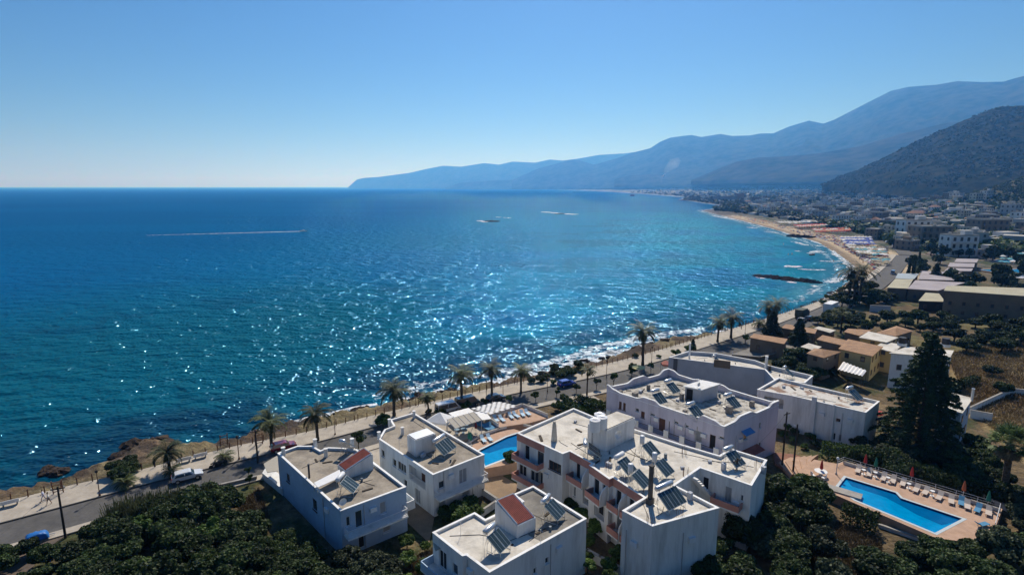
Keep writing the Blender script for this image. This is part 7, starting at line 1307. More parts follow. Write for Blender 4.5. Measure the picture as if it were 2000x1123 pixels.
for i, (pts, w) in enumerate((([(1330, 955), (1500, 905), (1600, 850), (1580, 790), (1500, 720), (1410, 660), (1380, 630), (1430, 600)], 5), ([(1840, 775), (1930, 785), (1030, 790)][:0] or [(850, 775), (930, 785), (1030, 780)], 6), ([(1000, 805), (1120, 820), (1280, 815)], 3), ([(1110, 640), (1160, 630), (1210, 610)], 6), ([(965, 615), (1000, 610), (1025, 615)], 6), ([(1230, 720), (1320, 728), (1400, 725), (1490, 722)], 3.5), ([(870, 420), (930, 430), (975, 440)], 5), ([(940, 510), (1010, 530), (1090, 552)], 5), ([(1180, 550), (1240, 560)], 5), ([(460, 355), (500, 362), (525, 370)], 9), ([(640, 402), (700, 408), (770, 418)], 5), ([(70, 230), (200, 255), (400, 285), (560, 318), (700, 350), (860, 395), (960, 415)], 9), ([(90, 210), (70, 180), (130, 150)], 12), ([(1430, 855), (1500, 858), (1590, 862)], 3), ([(1630, 800), (1680, 820), (1700, 840)], 3), ([(560, 895), (620, 912)], 3), ([(880, 945), (960, 960)], 3), ([(1150, 985), (1200, 1000)], 3))):
    if len(pts) > 1: strip(VA, pts, w * .8, 0, 40 + i)
for i, (pp, w_) in enumerate((([(1085, 738), (1125, 717), (1165, 702), (1228, 683)], 7), ([(1110, 724), (1150, 706), (1200, 688)], 4), ([(1330, 664), (1380, 655), (1430, 643)], 5), ([(840, 770), (920, 756), (1000, 742), (1060, 730)], 3.5), ([(560, 828), (680, 800), (800, 776)], 1.6))): strip(lambda a, b_: (a, b_), pp, w_, 0, 90 + i, .15)
strip(lambda a, b_: (a, b_), [(1063, 414), (1090, 417), (1125, 419)], 15, 0, 70, .2); strip(lambda a, b_: (a, b_), [(935, 431), (950, 434)], 8, 0, 71); strip(lambda a, b_: (a, b_), [(965, 424), (1000, 426)], 5, 0, 72, .4)
strip(lambda a, b_: (a, b_), [(975, 368.3), (1100, 371), (1200, 375), (1285, 381), (1330, 385)], 26, 0, 73, .1)
def boat(x, y, rz, label, L_=6, mt=FRW):
    t = thing('motor_boat', label, 'boat', (x, y, 0), rz, 'small boats'); m = MB(); st = [(-.5, .5, .1), (-.1, .5, 0), (.25, .38, 0), (.5, 0.02, .25)]
    for a, w, k_ in st: m.v += [(a * L_, -w * L_ * .36, .75), (a * L_, -w * L_ * .2, -.2 + k_), (a * L_, w * L_ * .2, -.2 + k_), (a * L_, w * L_ * .36, .75)]
    for i in range(3):
        for j in range(3): m.f.append((4 * i + j, 4 * i + 4 + j, 4 * i + 5 + j, 4 * i + 1 + j)[::-1]); m.m.append(0)
        m.f.append((4 * i, 4 * i + 3, 4 * i + 7, 4 * i + 4)[::-1]); m.m.append(0)
    m.f.append((0, 1, 2, 3)); m.m.append(0); m.build('hull', mt, t); m = MB(); m.box(0, 0, 1.1, L_ * .22, L_ * .2, .7); m.build('console', FRW, t); m = MB(); m.box(-L_ * .5, 0, .6, .5, .4, .9); m.build('outboard_motor', DRAIL, t)
boat(*P(593, 452, 0), .0, 'small speedboat at the head of the long white wake', 6.5); boat(*P(*VA(1150, 658), 0), .6, 'dark and white moored boat off the near beach', 6, DRAIL)
_a = at_y(1235, 381, 1150); t = thing('parasail', 'blue parasail floating over the far bay', 'parasail', (_a[0], _a[1], _a[2] - 11)); m = MB(); m.sphere(0, 0, 9, 5, 3, 3.4, 14); m.v = [(a, b_, max(c, 8.4)) for a, b_, c in m.v]; m.build('canopy', plain('parasail_blue', (.02, .10, .35), .7), t, True); m = MB(); [m.tube([(0, 0, 0), (dx, 0, 8.4)], .05, 4) for dx in (-5, -2, 2, 5)]; m.build('lines', DRAIL, t)
# ------------------------------------------------------------------ beach
UM = []
for nm, col in (('white', (.72, .70, .66)), ('red', (.50, .06, .05)), ('blue', (.05, .10, .38)), ('straw', (.33, .27, .18)), ('teal', (.08, .30, .36)), ('orange', (.55, .22, .10))):
    m = MB(); m.cone(0, 0, 2.0, 2.55, 1.35, 8); m.cyl(0, 0, 0, 2.1, .06, None, 5); UM.append((nm, m.mesh('beach_umbrella', plain('umbrella_' + nm, col, .85))))
UMD = dict(UM); rr = random.Random(9); nu = 0
def umb(px, py, c, label, group):
    x, y, z = G(px, py); o = bpy.data.objects.new('beach_umbrella', UMD[c]); COL.objects.link(o); o.location = (x + rr.uniform(-.5, .5), y + rr.uniform(-.5, .5), z); o.rotation_euler = (0, 0, rr.random()); o.scale = (1.4,) * 3; tag(o, label, 'parasol', group)
def beach_rows(poly, dx, dy, cols, lab, grp, lim):
    P4 = [VA(*p) for p in poly]; (x0, y0), (x1, y1), (x2, y2), (x3, y3) = P4; na = int(math.hypot(x1 - x0, y1 - y0) / dx); nb = int(math.hypot(x3 - x0, y3 - y0) / dy); c = 0
    for j in range(nb + 1):
        for i in range(na + 1):
            if c >= lim: return
            u, v = (i + .3 * rr.random()) / max(1, na), (j + .25 * rr.random()) / max(1, nb); px = (x0 * (1 - u) + x1 * u) * (1 - v) + (x3 * (1 - u) + x2 * u) * v; py = (y0 * (1 - u) + y1 * u) * (1 - v) + (y3 * (1 - u) + y2 * u) * v
            col = cols[j % len(cols)] if rr.random() < .8 else rr.choice(cols); umb(px, py, col, lab % col, grp % col); c += 1
beach_rows([(1450, 500), (1760, 500), (1790, 590), (1520, 585)], 6.6, 2.6, ['white', 'blue', 'white', 'blue', 'blue'], '%s beach umbrella in the blue and white block of the beach', '%s umbrellas of the blue and white block', 66)
beach_rows([(1520, 600), (1900, 625), (1960, 770), (1720, 720)], 7.5, 4.4, ['straw', 'white', 'straw', 'teal'], '%s beach umbrella in the nearest loose rows of the beach', '%s umbrellas of the nearest rows', 66)
beach_rows([(1780, 730), (1950, 740), (1940, 800), (1830, 800)], 6.5, 4.4, ['straw', 'teal', 'straw'], '%s beach umbrella beside the road wall at the near end of the beach', '%s umbrellas beside the road wall', 20)
beach_rows([(1150, 405), (1530, 395), (1540, 425), (1190, 440)], 6.0, 2.6, ['red', 'white', 'orange'], '%s beach umbrella in the red and white rows by the reef', '%s umbrellas of the red and white rows', 48)
beach_rows([(960, 365), (1310, 345), (1320, 372), (1010, 385)], 5.0, 2.2, ['red', 'red', 'white', 'orange'], '%s beach umbrella in the red rows behind the reef', '%s umbrellas of the red rows', 48)
beach_rows([(780, 325), (1180, 315), (1200, 338), (820, 350)], 5.5, 2.4, ['white', 'white', 'straw'], '%s beach umbrella in the pale rows at the middle of the bay', '%s umbrellas of the pale rows', 36)
beach_rows([(500, 280), (760, 320), (760, 335), (520, 295)], 5.5, 2.4, ['straw', 'orange', 'white'], '%s beach umbrella near the far end of the beach', '%s umbrellas at the far end', 14)
PB = [person_mesh(.12, .1, bare=True, bn='swim_' + n_, bot=c) for n_, c in (('navy', (.02, .03, .12)), ('red', (.35, .03, .04)))]
for p_, lab in (((1695, 750), 'bather standing on wet sand nearest the water edge'), ((1655, 720), 'bather on the wet sand beside another'), ((1370, 800), 'bather wading alone off the near beach'), ((1655, 840), 'bather where the foam meets the near beach'), ((1492, 920), 'bather at the left of the row behind the palms'), ((1530, 912), 'bather in the middle of the row behind the palms'), ((1580, 903), 'bather at the right of the row behind the palms'), ((1780, 870), 'bather on the sand below the nearest umbrellas'), ((1770, 830), 'bather walking up the near sand'), ((1280, 640), 'bather in shallow water before the moored boat'), ((830, 600), 'bather far out in the shallow bay'), ((1385, 545), 'bather on the sand tip before the blue umbrellas'), ((1400, 540), 'second bather on the sand tip before the blue umbrellas'), ((740, 350), 'bather on the far beach before the pale umbrellas'), ((920, 718), 'swimmer standing in the shallows, right of a pair'), ((880, 722), 'swimmer standing in the shallows, left of a pair')):
    x, y, z = G(*VA(*p_)); z = max(z, -.5); person(rr.choice(PB), x, y, z, rr.random() * 6, lab, 'bathers on the beach')
# ------------------------------------------------------------------ town
TW = [mat('town_white', (.76, .75, .73), .9, .06, .1), mat('town_cream', (.60, .53, .42), .9, .06, .1), mat('town_grey', (.46, .46, .46), .9, .06, .1), mat('town_brown', (.25, .20, .16), .9, .06, .1)]
TR = [mat('town_roof_pale', (.52, .49, .44), .9, .12, .15), mat('town_roof_red', (.33, .18, .125), .9, .12, .3), mat('town_roof_grey', (.30, .29, .28), .9, .12, .2)]
WINM = plain('town_window', (.03, .035, .04), .3); GMAT = {}
def town_meshes(w, d, fl, red, seed):
    r = random.Random(seed); h = fl * 3.0; b_ = MB(); b_.box(0, 0, h / 2 - 1.5, w, d, h + 3)
    if r.random() < .6 and not red: b_.box(r.uniform(-.2, .2) * w, r.uniform(-.2, .2) * d, h + 1.1, w * .3, d * .35, 2.4)
    if r.random() < .5: b_.box(w * .5 + 1.5, 0, h / 2 - 2.2, 3.0, d * .7, h + .6)
    ro = MB()
    if red: ro.v += [(-w / 2 - .4, -d / 2 - .4, h), (w / 2 + .4, -d / 2 - .4, h), (w / 2 + .4, d / 2 + .4, h), (-w / 2 - .4, d / 2 + .4, h), (-w / 4, 0, h + 2.2), (w / 4, 0, h + 2.2)]; ro.f += [(0, 1, 5, 4), (1, 2, 5), (2, 3, 4, 5), (3, 0, 4), (3, 2, 1, 0)]; ro.m += [0] * 5
    else:
        ro.box(0, 0, h + .06, w - .5, d - .5, .1)
        for sx, sy, a, c in ((0, -d / 2 + .12, w, .24), (0, d / 2 - .12, w, .24), (-w / 2 + .12, 0, .24, d - .5), (w / 2 - .12, 0, .24, d - .5)): ro.box(sx, sy, h + .3, a, c, .56)
        for k in range(r.randint(1, 4)): ro.box(r.uniform(-.35, .35) * w, r.uniform(-.35, .35) * d, h + .7, 1.3, .9, 1.2, r.random())
    wi = MB(); nb = max(2, int(w / 2.9)); bal_ = MB()
    for f in range(fl):
        for k in range(nb): wi.box(-w / 2 + (k + .5) * w / nb, -d / 2 - .02, f * 3 + 1.6, 1.15, .1, 1.7); wi.box(-w / 2 + (k + .5) * w / nb, d / 2 + .02, f * 3 + 1.6, 1.15, .1, 1.7)
        for k in range(max(2, int(d / 3))): wi.box(-w / 2 - .02, -d / 2 + (k + .5) * d / max(2, int(d / 3)), f * 3 + 1.6, .1, 1.1, 1.4); wi.box(w / 2 + .02, -d / 2 + (k + .5) * d / max(2, int(d / 3)), f * 3 + 1.6, .1, 1.1, 1.4)
        if f: bal_.box(0, -d / 2 - .6, f * 3 + .35, w * .86, 1.2, .9)
    return b_, ro, wi, bal_
TV = []
for i in range(16):
    red = i % 8 == 4; fl = 1 + (i * 7) % 3; w = 8 + (i * 5) % 9; d = 7 + (i * 3) % 6; ms = town_meshes(w, d, fl, red, i); wc_ = [0, 0, 1, 2, 0, 3, 0, 1][i % 8]
    TV.append((['white', 'cream', 'grey', 'brown'][wc_], fl, red, ms[0].mesh('wall', TW[wc_]), ms[1].mesh('roof', TR[1] if red else TR[0 if i % 3 else 2]), ms[2].mesh('windows', WINM), ms[3].mesh('balconies', TW[wc_]) if fl > 1 else None, w, d))
TOWNPOS = []
_u = MB(); _u.box(0, 0, 0, 1, 1, 1); UNITW = _u.mesh('window', WINM)
def town_house(px, py, v=None, rz=None, zone='', s=1.0, label=None):
    x, y, z = G(px, py)
    if float(coast_dist(np.array([x]), np.array([y]))[0]) < 22: return False
    dd = math.hypot(x, y)
    for a, b_ in TOWNPOS:
        if (a - x) ** 2 + (b_ - y) ** 2 < (12 + dd * .004) ** 2: return False
    TOWNPOS.append((x, y)); v = rr.randrange(16) if v is None else v; col, fl, red, wm, rm, wi, ba, w, d = TV[v]
    word = ['single storey', 'two storey', 'three storey'][fl - 1]; lb = label or '%s %s house with %s roof %s' % (col, word, 'red' if red else 'flat', zone)
    t = thing('town_house', lb, 'house', (x, y, z), rr.uniform(-.5, .5) + .35 if rz is None else rz, 'town: ' + lb if not label else None, s)
    if dd < 560:
        nb = max(2, int(w / 2.9)); nd = max(2, int(d / 3)); sp = []
        for f in range(fl):
            sp += [(-w / 2 + (k + .5) * w / nb, sy * (d / 2 + .02), f * 3 + 1.6, 1.15, .1, 1.7) for k in range(nb) for sy in (-1, 1)] + [(sx * (w / 2 + .02), -d / 2 + (k + .5) * d / nd, f * 3 + 1.6, .1, 1.1, 1.4) for k in range(nd) for sx in (-1, 1)]
        for q in sp: o = bpy.data.objects.new('window', UNITW); COL.objects.link(o); o.parent = t; o.location = q[:3]; o.scale = q[3:]
    for nm, me in (('wall', wm), ('roof', rm), ('window_row', None if dd < 560 else wi), ('balcony_row', ba)):
        if me and not (dd > 1500 and nm == 'balcony_row'): o = bpy.data.objects.new(nm, me); COL.objects.link(o); o.parent = t
    return True
def fill(poly, n, zone, seed, s=(.9, 1.3)):
    r = random.Random(seed); xs = [p[0] for p in poly]; ys = [p[1] for p in poly]; c = 0
    for _ in range(n * 14):
        if c >= n: break
        px, py = r.uniform(min(xs), max(xs)), r.uniform(min(ys), max(ys))
        if in_poly(np.array([px]), np.array([py]), poly)[0] and town_house(px, py, None, None, zone, r.uniform(*s)): c += 1
    return c
# named landmarks first
for px, py, v, rz, s, lab in ((1905, 396, 2, .2, 1.5, 'stepped white hillside building, lowest wing'), (1925, 390, 8, .4, 1.4, 'stepped white hillside building, middle wing'), (1950, 386, 11, .3, 1.3, 'stepped white hillside building, highest wing at the ridge'), (1890, 402, 0, .1, .9, 'small white house below the stepped hillside building'),
                              (1785, 432, 4, .3, 1.6, 'broad house with orange red roof at the foot of the car park road'), (1708, 442, 4, .8, 1.2, 'dark house with orange red roof behind the beach'), (1975, 425, 11, .2, 1.7, 'grey white apartment block at the right edge below the ridge'), (1993, 440, 8, .2, 1.5, 'white villa at the right edge behind the palms'),
                              (1955, 452, 2, .1, 1.3, 'white domed villa beside the brown balcony block'), (1925, 462, 5, .0, 1.6, 'brown block with stacked balconies right of the blue glass front'), (1885, 460, 14, .2, 1.7, 'white building with blue glass gable front'), (1780, 468, 8, .0, 1.7, 'blue grey hotel with pale roof beside the beach road'), (1812, 478, 5, .0, 1.5, 'brown flat roofed hotel wing right of the blue grey hotel'),
                              (1722, 490, 0, .2, .7, 'tiny kiosk with red roof at the corner of the umbrellas'), (1868, 500, 8, .0, 1.4, 'low hotel with white edged roof beyond the pavilions'), (1925, 500, 3, .1, 1.3, 'grey building with blue awning behind the pool umbrellas'), (1880, 470, 7, .1, 1.0, 'cream building with white pipe left of the brown block')):
    town_house(px, py, v, rz, '', s, lab)
z0_ = fill([(1440, 412), (1500, 404), (1640, 412), (1700, 440), (1690, 452), (1600, 432), (1500, 420)], 26, 'just behind the beach', 13)
z1_ = fill([(1690, 455), (1780, 440), (1990, 430), (2060, 440), (2060, 480), (1900, 490), (1760, 490), (1720, 480)], 34, 'in the near town behind the umbrellas', 3)
z2_ = fill([(1560, 425), (1620, 400), (1800, 395), (1860, 420), (1990, 415), (1990, 432), (1780, 442), (1690, 450)], 80, 'in the middle of the town', 4)
town_trees_early = None
z3_ = fill([(1410, 412), (1450, 395), (1620, 385), (1640, 400), (1560, 425), (1500, 418)], 45, 'by the bend of the bay', 5)
z4_ = fill([(1370, 386), (1450, 376), (1700, 360), (1850, 362), (1870, 390), (1640, 400), (1450, 395)], 85, 'in the upper town below the wooded hill', 6, (1.0, 1.7))
z5_ = fill([(1820, 380), (1900, 395), (1880, 410), (1830, 405)], 8, 'on the lower slope of the ridge', 7)
print('houses', z1_, z2_, z3_, z4_, z5_)
# dark beach hotel with tower
x, y, z = G(1425, 392); t = thing('seafront_hotel', 'long dark seafront hotel with a reddish tower at its right end', 'hotel', (x, y, z), .15); m = MB(); m.box(-18, 0, 6, 84, 16, 14); m.build('wall', mat('hotel_dark', (.13, .12, .12), .9), t); m = MB()
for f in range(4): m.box(-18, -8.4, 1.5 + f * 3, 82, .9, .7)
m.build('balcony_row', TW[2], t); m = MB(); m.box(32, 0, 10, 22, 18, 24); m.build('tower', mat('hotel_rose', (.26, .19, .18), .9), t); m = MB(); m.box(32, -9.1, 10, 5, .3, 22); m.build('tower_stripe', TW[3], t); m = MB(); m.box(-20, -18, 1, 90, 10, 3); m.build('terrace_roof', TW[0], t)
# the rest of the town farther off: too many to count
def box_cloud(name, poly, n, hr, wr, mats, seed, kind='stuff', wins=True):
    r = random.Random(seed); m = MB(); xs = [p[0] for p in poly]; ys = [p[1] for p in poly]; c = 0; cand = []
    while len(cand) < n:
        px, py = r.uniform(min(xs), max(xs)), r.uniform(min(ys), max(ys))
        if in_poly(np.array([px]), np.array([py]), poly)[0]: cand.append((px, py))
    for px, py in cand:
        x, y, z = G(px, py)
        if coast_dist(np.array([x]), np.array([y]))[0] < 30 or any((a - x) ** 2 + (b_ - y) ** 2 < 300 for a, b_ in TOWNPOS): continue
        h = r.uniform(*hr); w = r.uniform(*wr); w2 = w * r.uniform(.5, 1); rz_ = r.uniform(0, 1.0); k0 = r.randrange(len(mats)); m.box(x, y, z + h / 2 - 1, w, w2, h + 2, rz_, k0); m.m[-5] = r.choice((len(mats), len(mats), len(mats) + 1))
        if wins:
            for f in range(max(1, int(h / 3))): m.box(x, y, z + 1.5 + f * 3, w * .8, w2 + .14, 1.1, rz_, len(mats) + 2); m.box(x, y, z + 1.5 + f * 3, w + .14, w2 * .6, 1.1, rz_, len(mats) + 2)
    o = m.build(name, list(mats) + [TR[0], TR[2], WINM]); tag(o, kind=kind); return o
box_cloud('distant_houses', [(1240, 378), (1300, 368), (1500, 352), (1700, 345), (1850, 355), (1860, 372), (1640, 395), (1400, 392), (1330, 383)], 900, (3, 9), (8, 22), [TW[0], TW[0], TW[2], TW[1], TW[3], TR[0]], 3)
box_cloud('town_blocks', [(1450, 408), (1500, 395), (1700, 385), (1860, 385), (1990, 425), (2060, 440), (2060, 485), (1900, 480), (1760, 478), (1700, 448), (1560, 425)], 640, (3, 9), (8, 16), [TW[0], TW[0], TW[2], TW[1], TW[3]], 8)
box_cloud('distant_greenhouses', [(1180, 370), (1240, 362), (1500, 345), (1640, 338), (1650, 350), (1400, 364), (1250, 376)], 60, (3, 5), (25, 70), [TW[0], TW[2], TR[2], TR[2]], 5, wins=False)
# town trees
def town_trees(poly, n, s0, s1, label, group, seed, key='far', cat='tree', coast=14, name='town_tree'):
    r = random.Random(seed); xs = [p[0] for p in poly]; ys = [p[1] for p in poly]; c = 0
    for _ in range(n * 8):
        if c >= n: break
        px, py = r.uniform(min(xs), max(xs)), r.uniform(min(ys), max(ys))
        if not in_poly(np.array([px]), np.array([py]), poly)[0]: continue
        x, y, z = G(px, py)
        if coast_dist(np.array([x]), np.array([y]))[0] < coast or any((a - x) ** 2 + (b_ - y) ** 2 < 45 for a, b_ in TOWNPOS): continue
        s = r.uniform(s0, s1); put_tree(key, name, x, y, z - .2, s, label, cat, group, sz=s * r.uniform(.8, 1.3)); c += 1
town_trees([(1760, 520), (1810, 485), (1850, 500), (1800, 560)], 10, .9, 1.3, 'dark tree along the road beside the mauve pavilions', 'trees beside the pavilions', 1)
town_trees([(1850, 560), (1990, 520), (2080, 530), (2080, 610), (1950, 600), (1900, 590)], 34, .9, 1.4, 'dark green garden tree around the hotel pools at right', 'trees around the hotel pools', 2)
town_trees([(1700, 500), (1760, 450), (1990, 440), (2060, 470), (2060, 520), (1850, 505)], 60, .9, 1.5, 'dark tree among the near town houses', 'trees among the near town houses', 3)
town_trees([(1450, 408), (1620, 390), (1860, 395), (2000, 410), (2000, 440), (1700, 445), (1560, 425)], 62, .8, 1.3, 'dark tree between the houses in the middle of the town', 'trees in the middle of the town', 4)
town_trees([(1820, 400), (1880, 380), (2040, 370), (2040, 420), (1880, 425)], 44, .6, 1.1, 'dark tree on the slope below the stepped hillside building', 'trees on the ridge slope', 5)
town_trees([(1395, 405), (1430, 392), (1460, 396), (1450, 412)], 14, 1.0, 1.5, 'dark tree on the point at the bend of the bay', 'trees on the point', 6)
town_trees([(1330, 388), (1345, 383), (1352, 388)], 2, 1.6, 2.0, 'round tree on the low rocky point', 'trees on the low rocky point', 7, coast=-40)
for px, py in ((1782, 545), (1772, 552), (1792, 535)): x, y, z = G(px, py); put_tree('cypress', 'cypress', x, y, z, 1.25, 'dark upright cypress beside the road near the cream pavilion', 'tree', 'cypresses near the cream pavilion')
def tree_stuff(name, poly, n, s0, s1, seed, coast=0, mt=L_FAR, leaves=26, lf=.8):
    r = np.random.default_rng(seed); rr2 = random.Random(seed); xs = [p[0] for p in poly]; ys = [p[1] for p in poly]; Cs, Us, Vs = [], [], []
    k = 0
    while k < n:
        px, py = rr2.uniform(min(xs), max(xs)), rr2.uniform(min(ys), max(ys))
        if not in_poly(np.array([px]), np.array([py]), poly)[0]: continue
        k += 1; x, y, z = G(px, py); s = rr2.uniform(s0, s1)
        if coast and float(coast_dist(np.array([x]), np.array([y]))[0]) < coast: continue
        d = unit(leaves, r); C = d * np.array([s, s, s * .7]) * (.6 + .4 * r.random(leaves))[:, None] + np.array([x, y, z + s * .6]); a = np.cross(d + .5 * unit(leaves, r), unit(leaves, r)); a /= np.linalg.norm(a, axis=1)[:, None]; b2 = np.cross(d, a); Cs.append(C); Us.append(a * s * .42 * lf); Vs.append(b2 * s * .36 * lf)
    o = bpy.data.objects.new(name, quad_mesh(name, np.concatenate(Cs), np.concatenate(Us), np.concatenate(Vs), mt)); COL.objects.link(o); tag(o, kind='stuff')
tree_stuff('distant_trees', [(1220, 377), (1300, 366), (1500, 352), (1700, 345), (1880, 350), (1860, 378), (1640, 398), (1400, 392), (1330, 384)], 1500, 3.5, 8, 1)
tree_stuff('ridge_scrub', [(1840, 395), (1900, 372), (2000, 335), (2100, 300), (2100, 430), (1950, 420)], 1500, 1.4, 3.2, 2)
tree_stuff('town_greenery', [(1430, 412), (1640, 392), (1860, 390), (2060, 420), (2060, 500), (1850, 500), (1720, 470), (1560, 428)], 1900, 1.8, 5.2, 3, mt=L_MID)
tree_stuff('beach_greenery', [(1395, 403), (1450, 400), (1570, 415), (1640, 428), (1700, 450), (1690, 458), (1600, 440), (1500, 424), (1400, 412)], 420, 2.0, 4.6, 4, coast=24)
box_cloud('beach_bars', [(1400, 404), (1450, 402), (1570, 417), (1640, 430), (1690, 450), (1600, 440), (1500, 424), (1405, 411)], 110, (2.5, 4), (6, 14), [TW[0], TW[1], TW[3], TR[0]], 14, wins=False)
def hill_growth(ob, n, s0, s1, seed, leaves=12):
    r = np.random.default_rng(seed); co = np.empty(len(ob.data.vertices) * 3); ob.data.vertices.foreach_get('co', co); co = co.reshape(-1, 3); ny_ = 260; idx = r.integers(0, len(co), n * 3)
    p = co[idx] + r.normal(0, 3.0, (n * 3, 3)) * np.array([1, 1, 0]); q = co[idx]; keep = (fbm(q[:, 0] / 60, q[:, 1] / 60, 5) > .44) & (q[:, 2] > 45); p = p[keep][:n]; m_ = len(p)
    s = (s0 + (s1 - s0) * r.random(m_))[:, None, None]; d = unit(m_ * leaves, r).reshape(m_, leaves, 3); C = p[:, None, :] + d * s * np.array([1, 1, .7]) * (.5 + .5 * r.random((m_, leaves, 1))); a = np.cross(d.reshape(-1, 3), unit(m_ * leaves, r)); a /= np.linalg.norm(a, axis=1)[:, None]; b2 = np.cross(d.reshape(-1, 3), a); s2 = np.repeat(s.reshape(-1), leaves)[:, None]
    o = bpy.data.objects.new('hill_trees', quad_mesh('hill_trees', C.reshape(-1, 3), a * s2 * .45, b2 * s2 * .4, leaf_mat('hill_leaves', (.006, .014, .006), (.02, .034, .014), .1))); COL.objects.link(o); tag(o, kind='stuff')
hill_growth(HILL, 16000, 1.6, 4.2, 6, 8)
tree_stuff('point_trees', [(1386, 404), (1400, 398), (1460, 396), (1470, 416), (1400, 413)], 160, 3.0, 6.5, 8, coast=7)
tree_stuff('shore_trees', [(1250, 384), (1290, 376), (1400, 385), (1440, 398), (1400, 400)], 200, 3.0, 6.5, 9, coast=10)
# car park road climbing through the town, with cars
ca, cb = G(1795, 415), G(1822, 380); cl = smooth_line([(ca[0] - 8, ca[1] - 25), (ca[0], ca[1]), (cb[0], cb[1])], 6); nc = normals(cl)
tag(ribbon('uphill_road', cl + nc * 8, cl - nc * 8, 0, mat('pale_asphalt', (.26, .26, .27), .9, .08, .1), 1.5, zf=lambda p: ground_z(p[0], p[1]) + .7), kind='structure')
m = MB(); m.box(0, 0, .7, 4.2, 1.8, 1.0); m.box(-.2, 0, 1.3, 2.2, 1.6, .6); CARM = [m.mesh('parked_car', plain('far_car_' + n_, c, .3, 0, .6)) for n_, c in (('white', (.6, .6, .62)), ('dark', (.04, .045, .05)), ('red', (.3, .03, .03)), ('silver', (.35, .36, .38)))]
for i in range(16):
    f = rr.random(); k_ = min(len(cl) - 1, int(f * len(cl))); sd = rr.choice((-5.5, -2, 5.5)); x, y = cl[k_] + nc[k_] * sd; o = bpy.data.objects.new('parked_car', rr.choice(CARM)); COL.objects.link(o); d_ = nc[k_]; o.location = (x, y, ground_z(x, y) + .9); o.rotation_euler = (0, 0, math.atan2(-d_[0], d_[1])); tag(o, 'small distant car on the pale uphill road', 'car', 'distant cars on the uphill road')
for i in range(22):
    f = .1 + .85 * rr.random(); k_ = min(len(tr) - 1, int(f * len(tr))); sd = rr.choice((-10, -7.5, -.5, -9.5)); x, y = tr[k_] + nt_[k_] * sd; o = bpy.data.objects.new('parked_car', rr.choice(CARM)); COL.objects.link(o); d_ = nt_[k_]; o.location = (x, y, ground_z(x, y) + .35); o.rotation_euler = (0, 0, math.atan2(-d_[0], d_[1])); tag(o, 'distant car along the busy beach road behind the umbrellas', 'car', 'distant cars along the beach road')
# hotel pools and their parasols at right
for q, lab, w_, d_ in (((1120, 318), 'small turquoise pool behind the pavilions', 14, 7), ((1870, 505), 'turquoise pool among the trees at the right edge', 26, 12), ((1840, 395), 'narrow turquoise pool behind the right hand one', 20, 8)):
    x, y = P(*TA(*q)); t = thing('swimming_pool', lab, 'swimming pool', (x, y, ground_z(x, y) + .5), .1, None); m = MB(); m.box(0, 0, -.3, w_, d_, .7); m.build('water', PW, t); m = MB()
    for sx, sy, a, c in ((0, d_ / 2 + .5, w_ + 2, 1), (0, -d_ / 2 - .5, w_ + 2, 1), (w_ / 2 + .5, 0, 1, d_), (-w_ / 2 - .5, 0, 1, d_)): m.box(sx, sy, -.25, a, c, .7)
    m.build('rim', DECK, t)
for i in range(14): px, py = TA(rr.uniform(1720, 1990), rr.uniform(340, 460)); x, y = P(px, py); o = bpy.data.objects.new('pool_parasol', UMD[rr.choice(['teal', 'teal', 'white'])]); COL.objects.link(o); o.location = (x, y, ground_z(x, y)); o.scale = (1.3,) * 3; tag(o, 'round parasol beside the hotel pools at the right edge', 'parasol', 'parasols beside the hotel pools')
for q, lab, c in (((1960, 640), 'big white and pink patio umbrella behind the long brown building', FABW),):
    x, y = P(*TA(*q)); t = thing('patio_umbrella', lab, 'parasol', (x, y, 3)); m = MB(); m.cone(0, 0, 3, 4.6, 3.2, 10); m.build('canopy', c, t); m = MB(); m.cyl(0, 0, 0, 4, .08, None, 6); m.build('pole', FRW, t)
sb = MB(); r_ = random.Random(77)
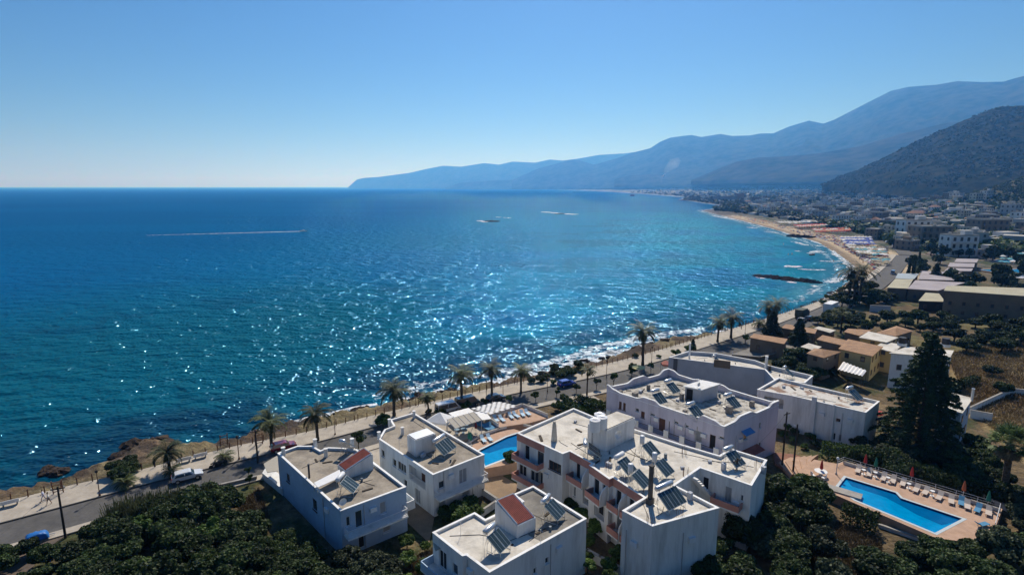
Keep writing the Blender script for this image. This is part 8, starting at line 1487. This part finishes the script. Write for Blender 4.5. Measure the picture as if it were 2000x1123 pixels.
for i in range(9000):
    px, py = VA(r_.uniform(150, 1960), r_.uniform(230, 800)); x, y = P(px, py, 1.6); dc_ = float(coast_dist(np.array([x]), np.array([y]))[0]); D_ = math.hypot(x, y)
    if not (9 < dc_ < (27 if D_ < 560 else 19)) or D_ < 262 or D_ > 1050: continue
    sb.box(x, y, ground_z(x, y) + .25, 1.9, .65, .3, r_.choice((.2, .3, 1.8)), r_.choice((0, 0, 1, 2, 3)))
tag(sb.build('sunbeds', [FABW, UMD['blue'].materials[0], UMD['red'].materials[0], UMD['straw'].materials[0]]), kind='stuff')
# smoke
def smoke():
    m = bpy.data.materials.new('smoke_air'); m.use_nodes = True; nt = m.node_tree; nt.nodes.clear(); v = nt.nodes.new('ShaderNodeVolumePrincipled'); o = nt.nodes.new('ShaderNodeOutputMaterial'); nt.links.new(v.outputs[0], o.inputs['Volume']); v.inputs['Color'].default_value = (.97, .98, 1, 1); v.inputs['Anisotropy'].default_value = .5; v.inputs['Density'].default_value = .0016
    a = at_y(1291, 352, 4200); t = MB(); t.tube([(a[0], a[1], a[2] - 20), (a[0] + 8, a[1], a[2] + 25), (a[0] + 35, a[1], a[2] + 70), (a[0] + 90, a[1], a[2] + 120), (a[0] + 130, a[1], a[2] + 150)], [6, 9, 22, 45, 20], 14); t.f = [f[::-1] for f in t.f]; tag(t.build('smoke_plume', m), kind='stuff')
smoke()
for o in LOUNGES:
    for c in list(o.children): bpy.data.objects.remove(c)
    bpy.data.objects.remove(o)
# ------------------------------------------------------------------ haze
def haze():
    m = bpy.data.materials.new('haze_air'); m.use_nodes = True; nt = m.node_tree; nt.nodes.clear()
    v = nt.nodes.new('ShaderNodeVolumePrincipled'); o = nt.nodes.new('ShaderNodeOutputMaterial'); nt.links.new(v.outputs[0], o.inputs['Volume'])
    v.inputs['Color'].default_value = (0.11, 0.40, 1.0, 1); v.inputs['Absorption Color'].default_value = (1, 1, 1, 1); v.inputs['Density'].default_value = 1.2e-4; v.inputs['Anisotropy'].default_value = 0.45
    b = MB(); b.box(0, 20000, 615, 160000, 120000, 1250); ob = b.build('haze', m); tag(ob, kind='stuff')
haze()
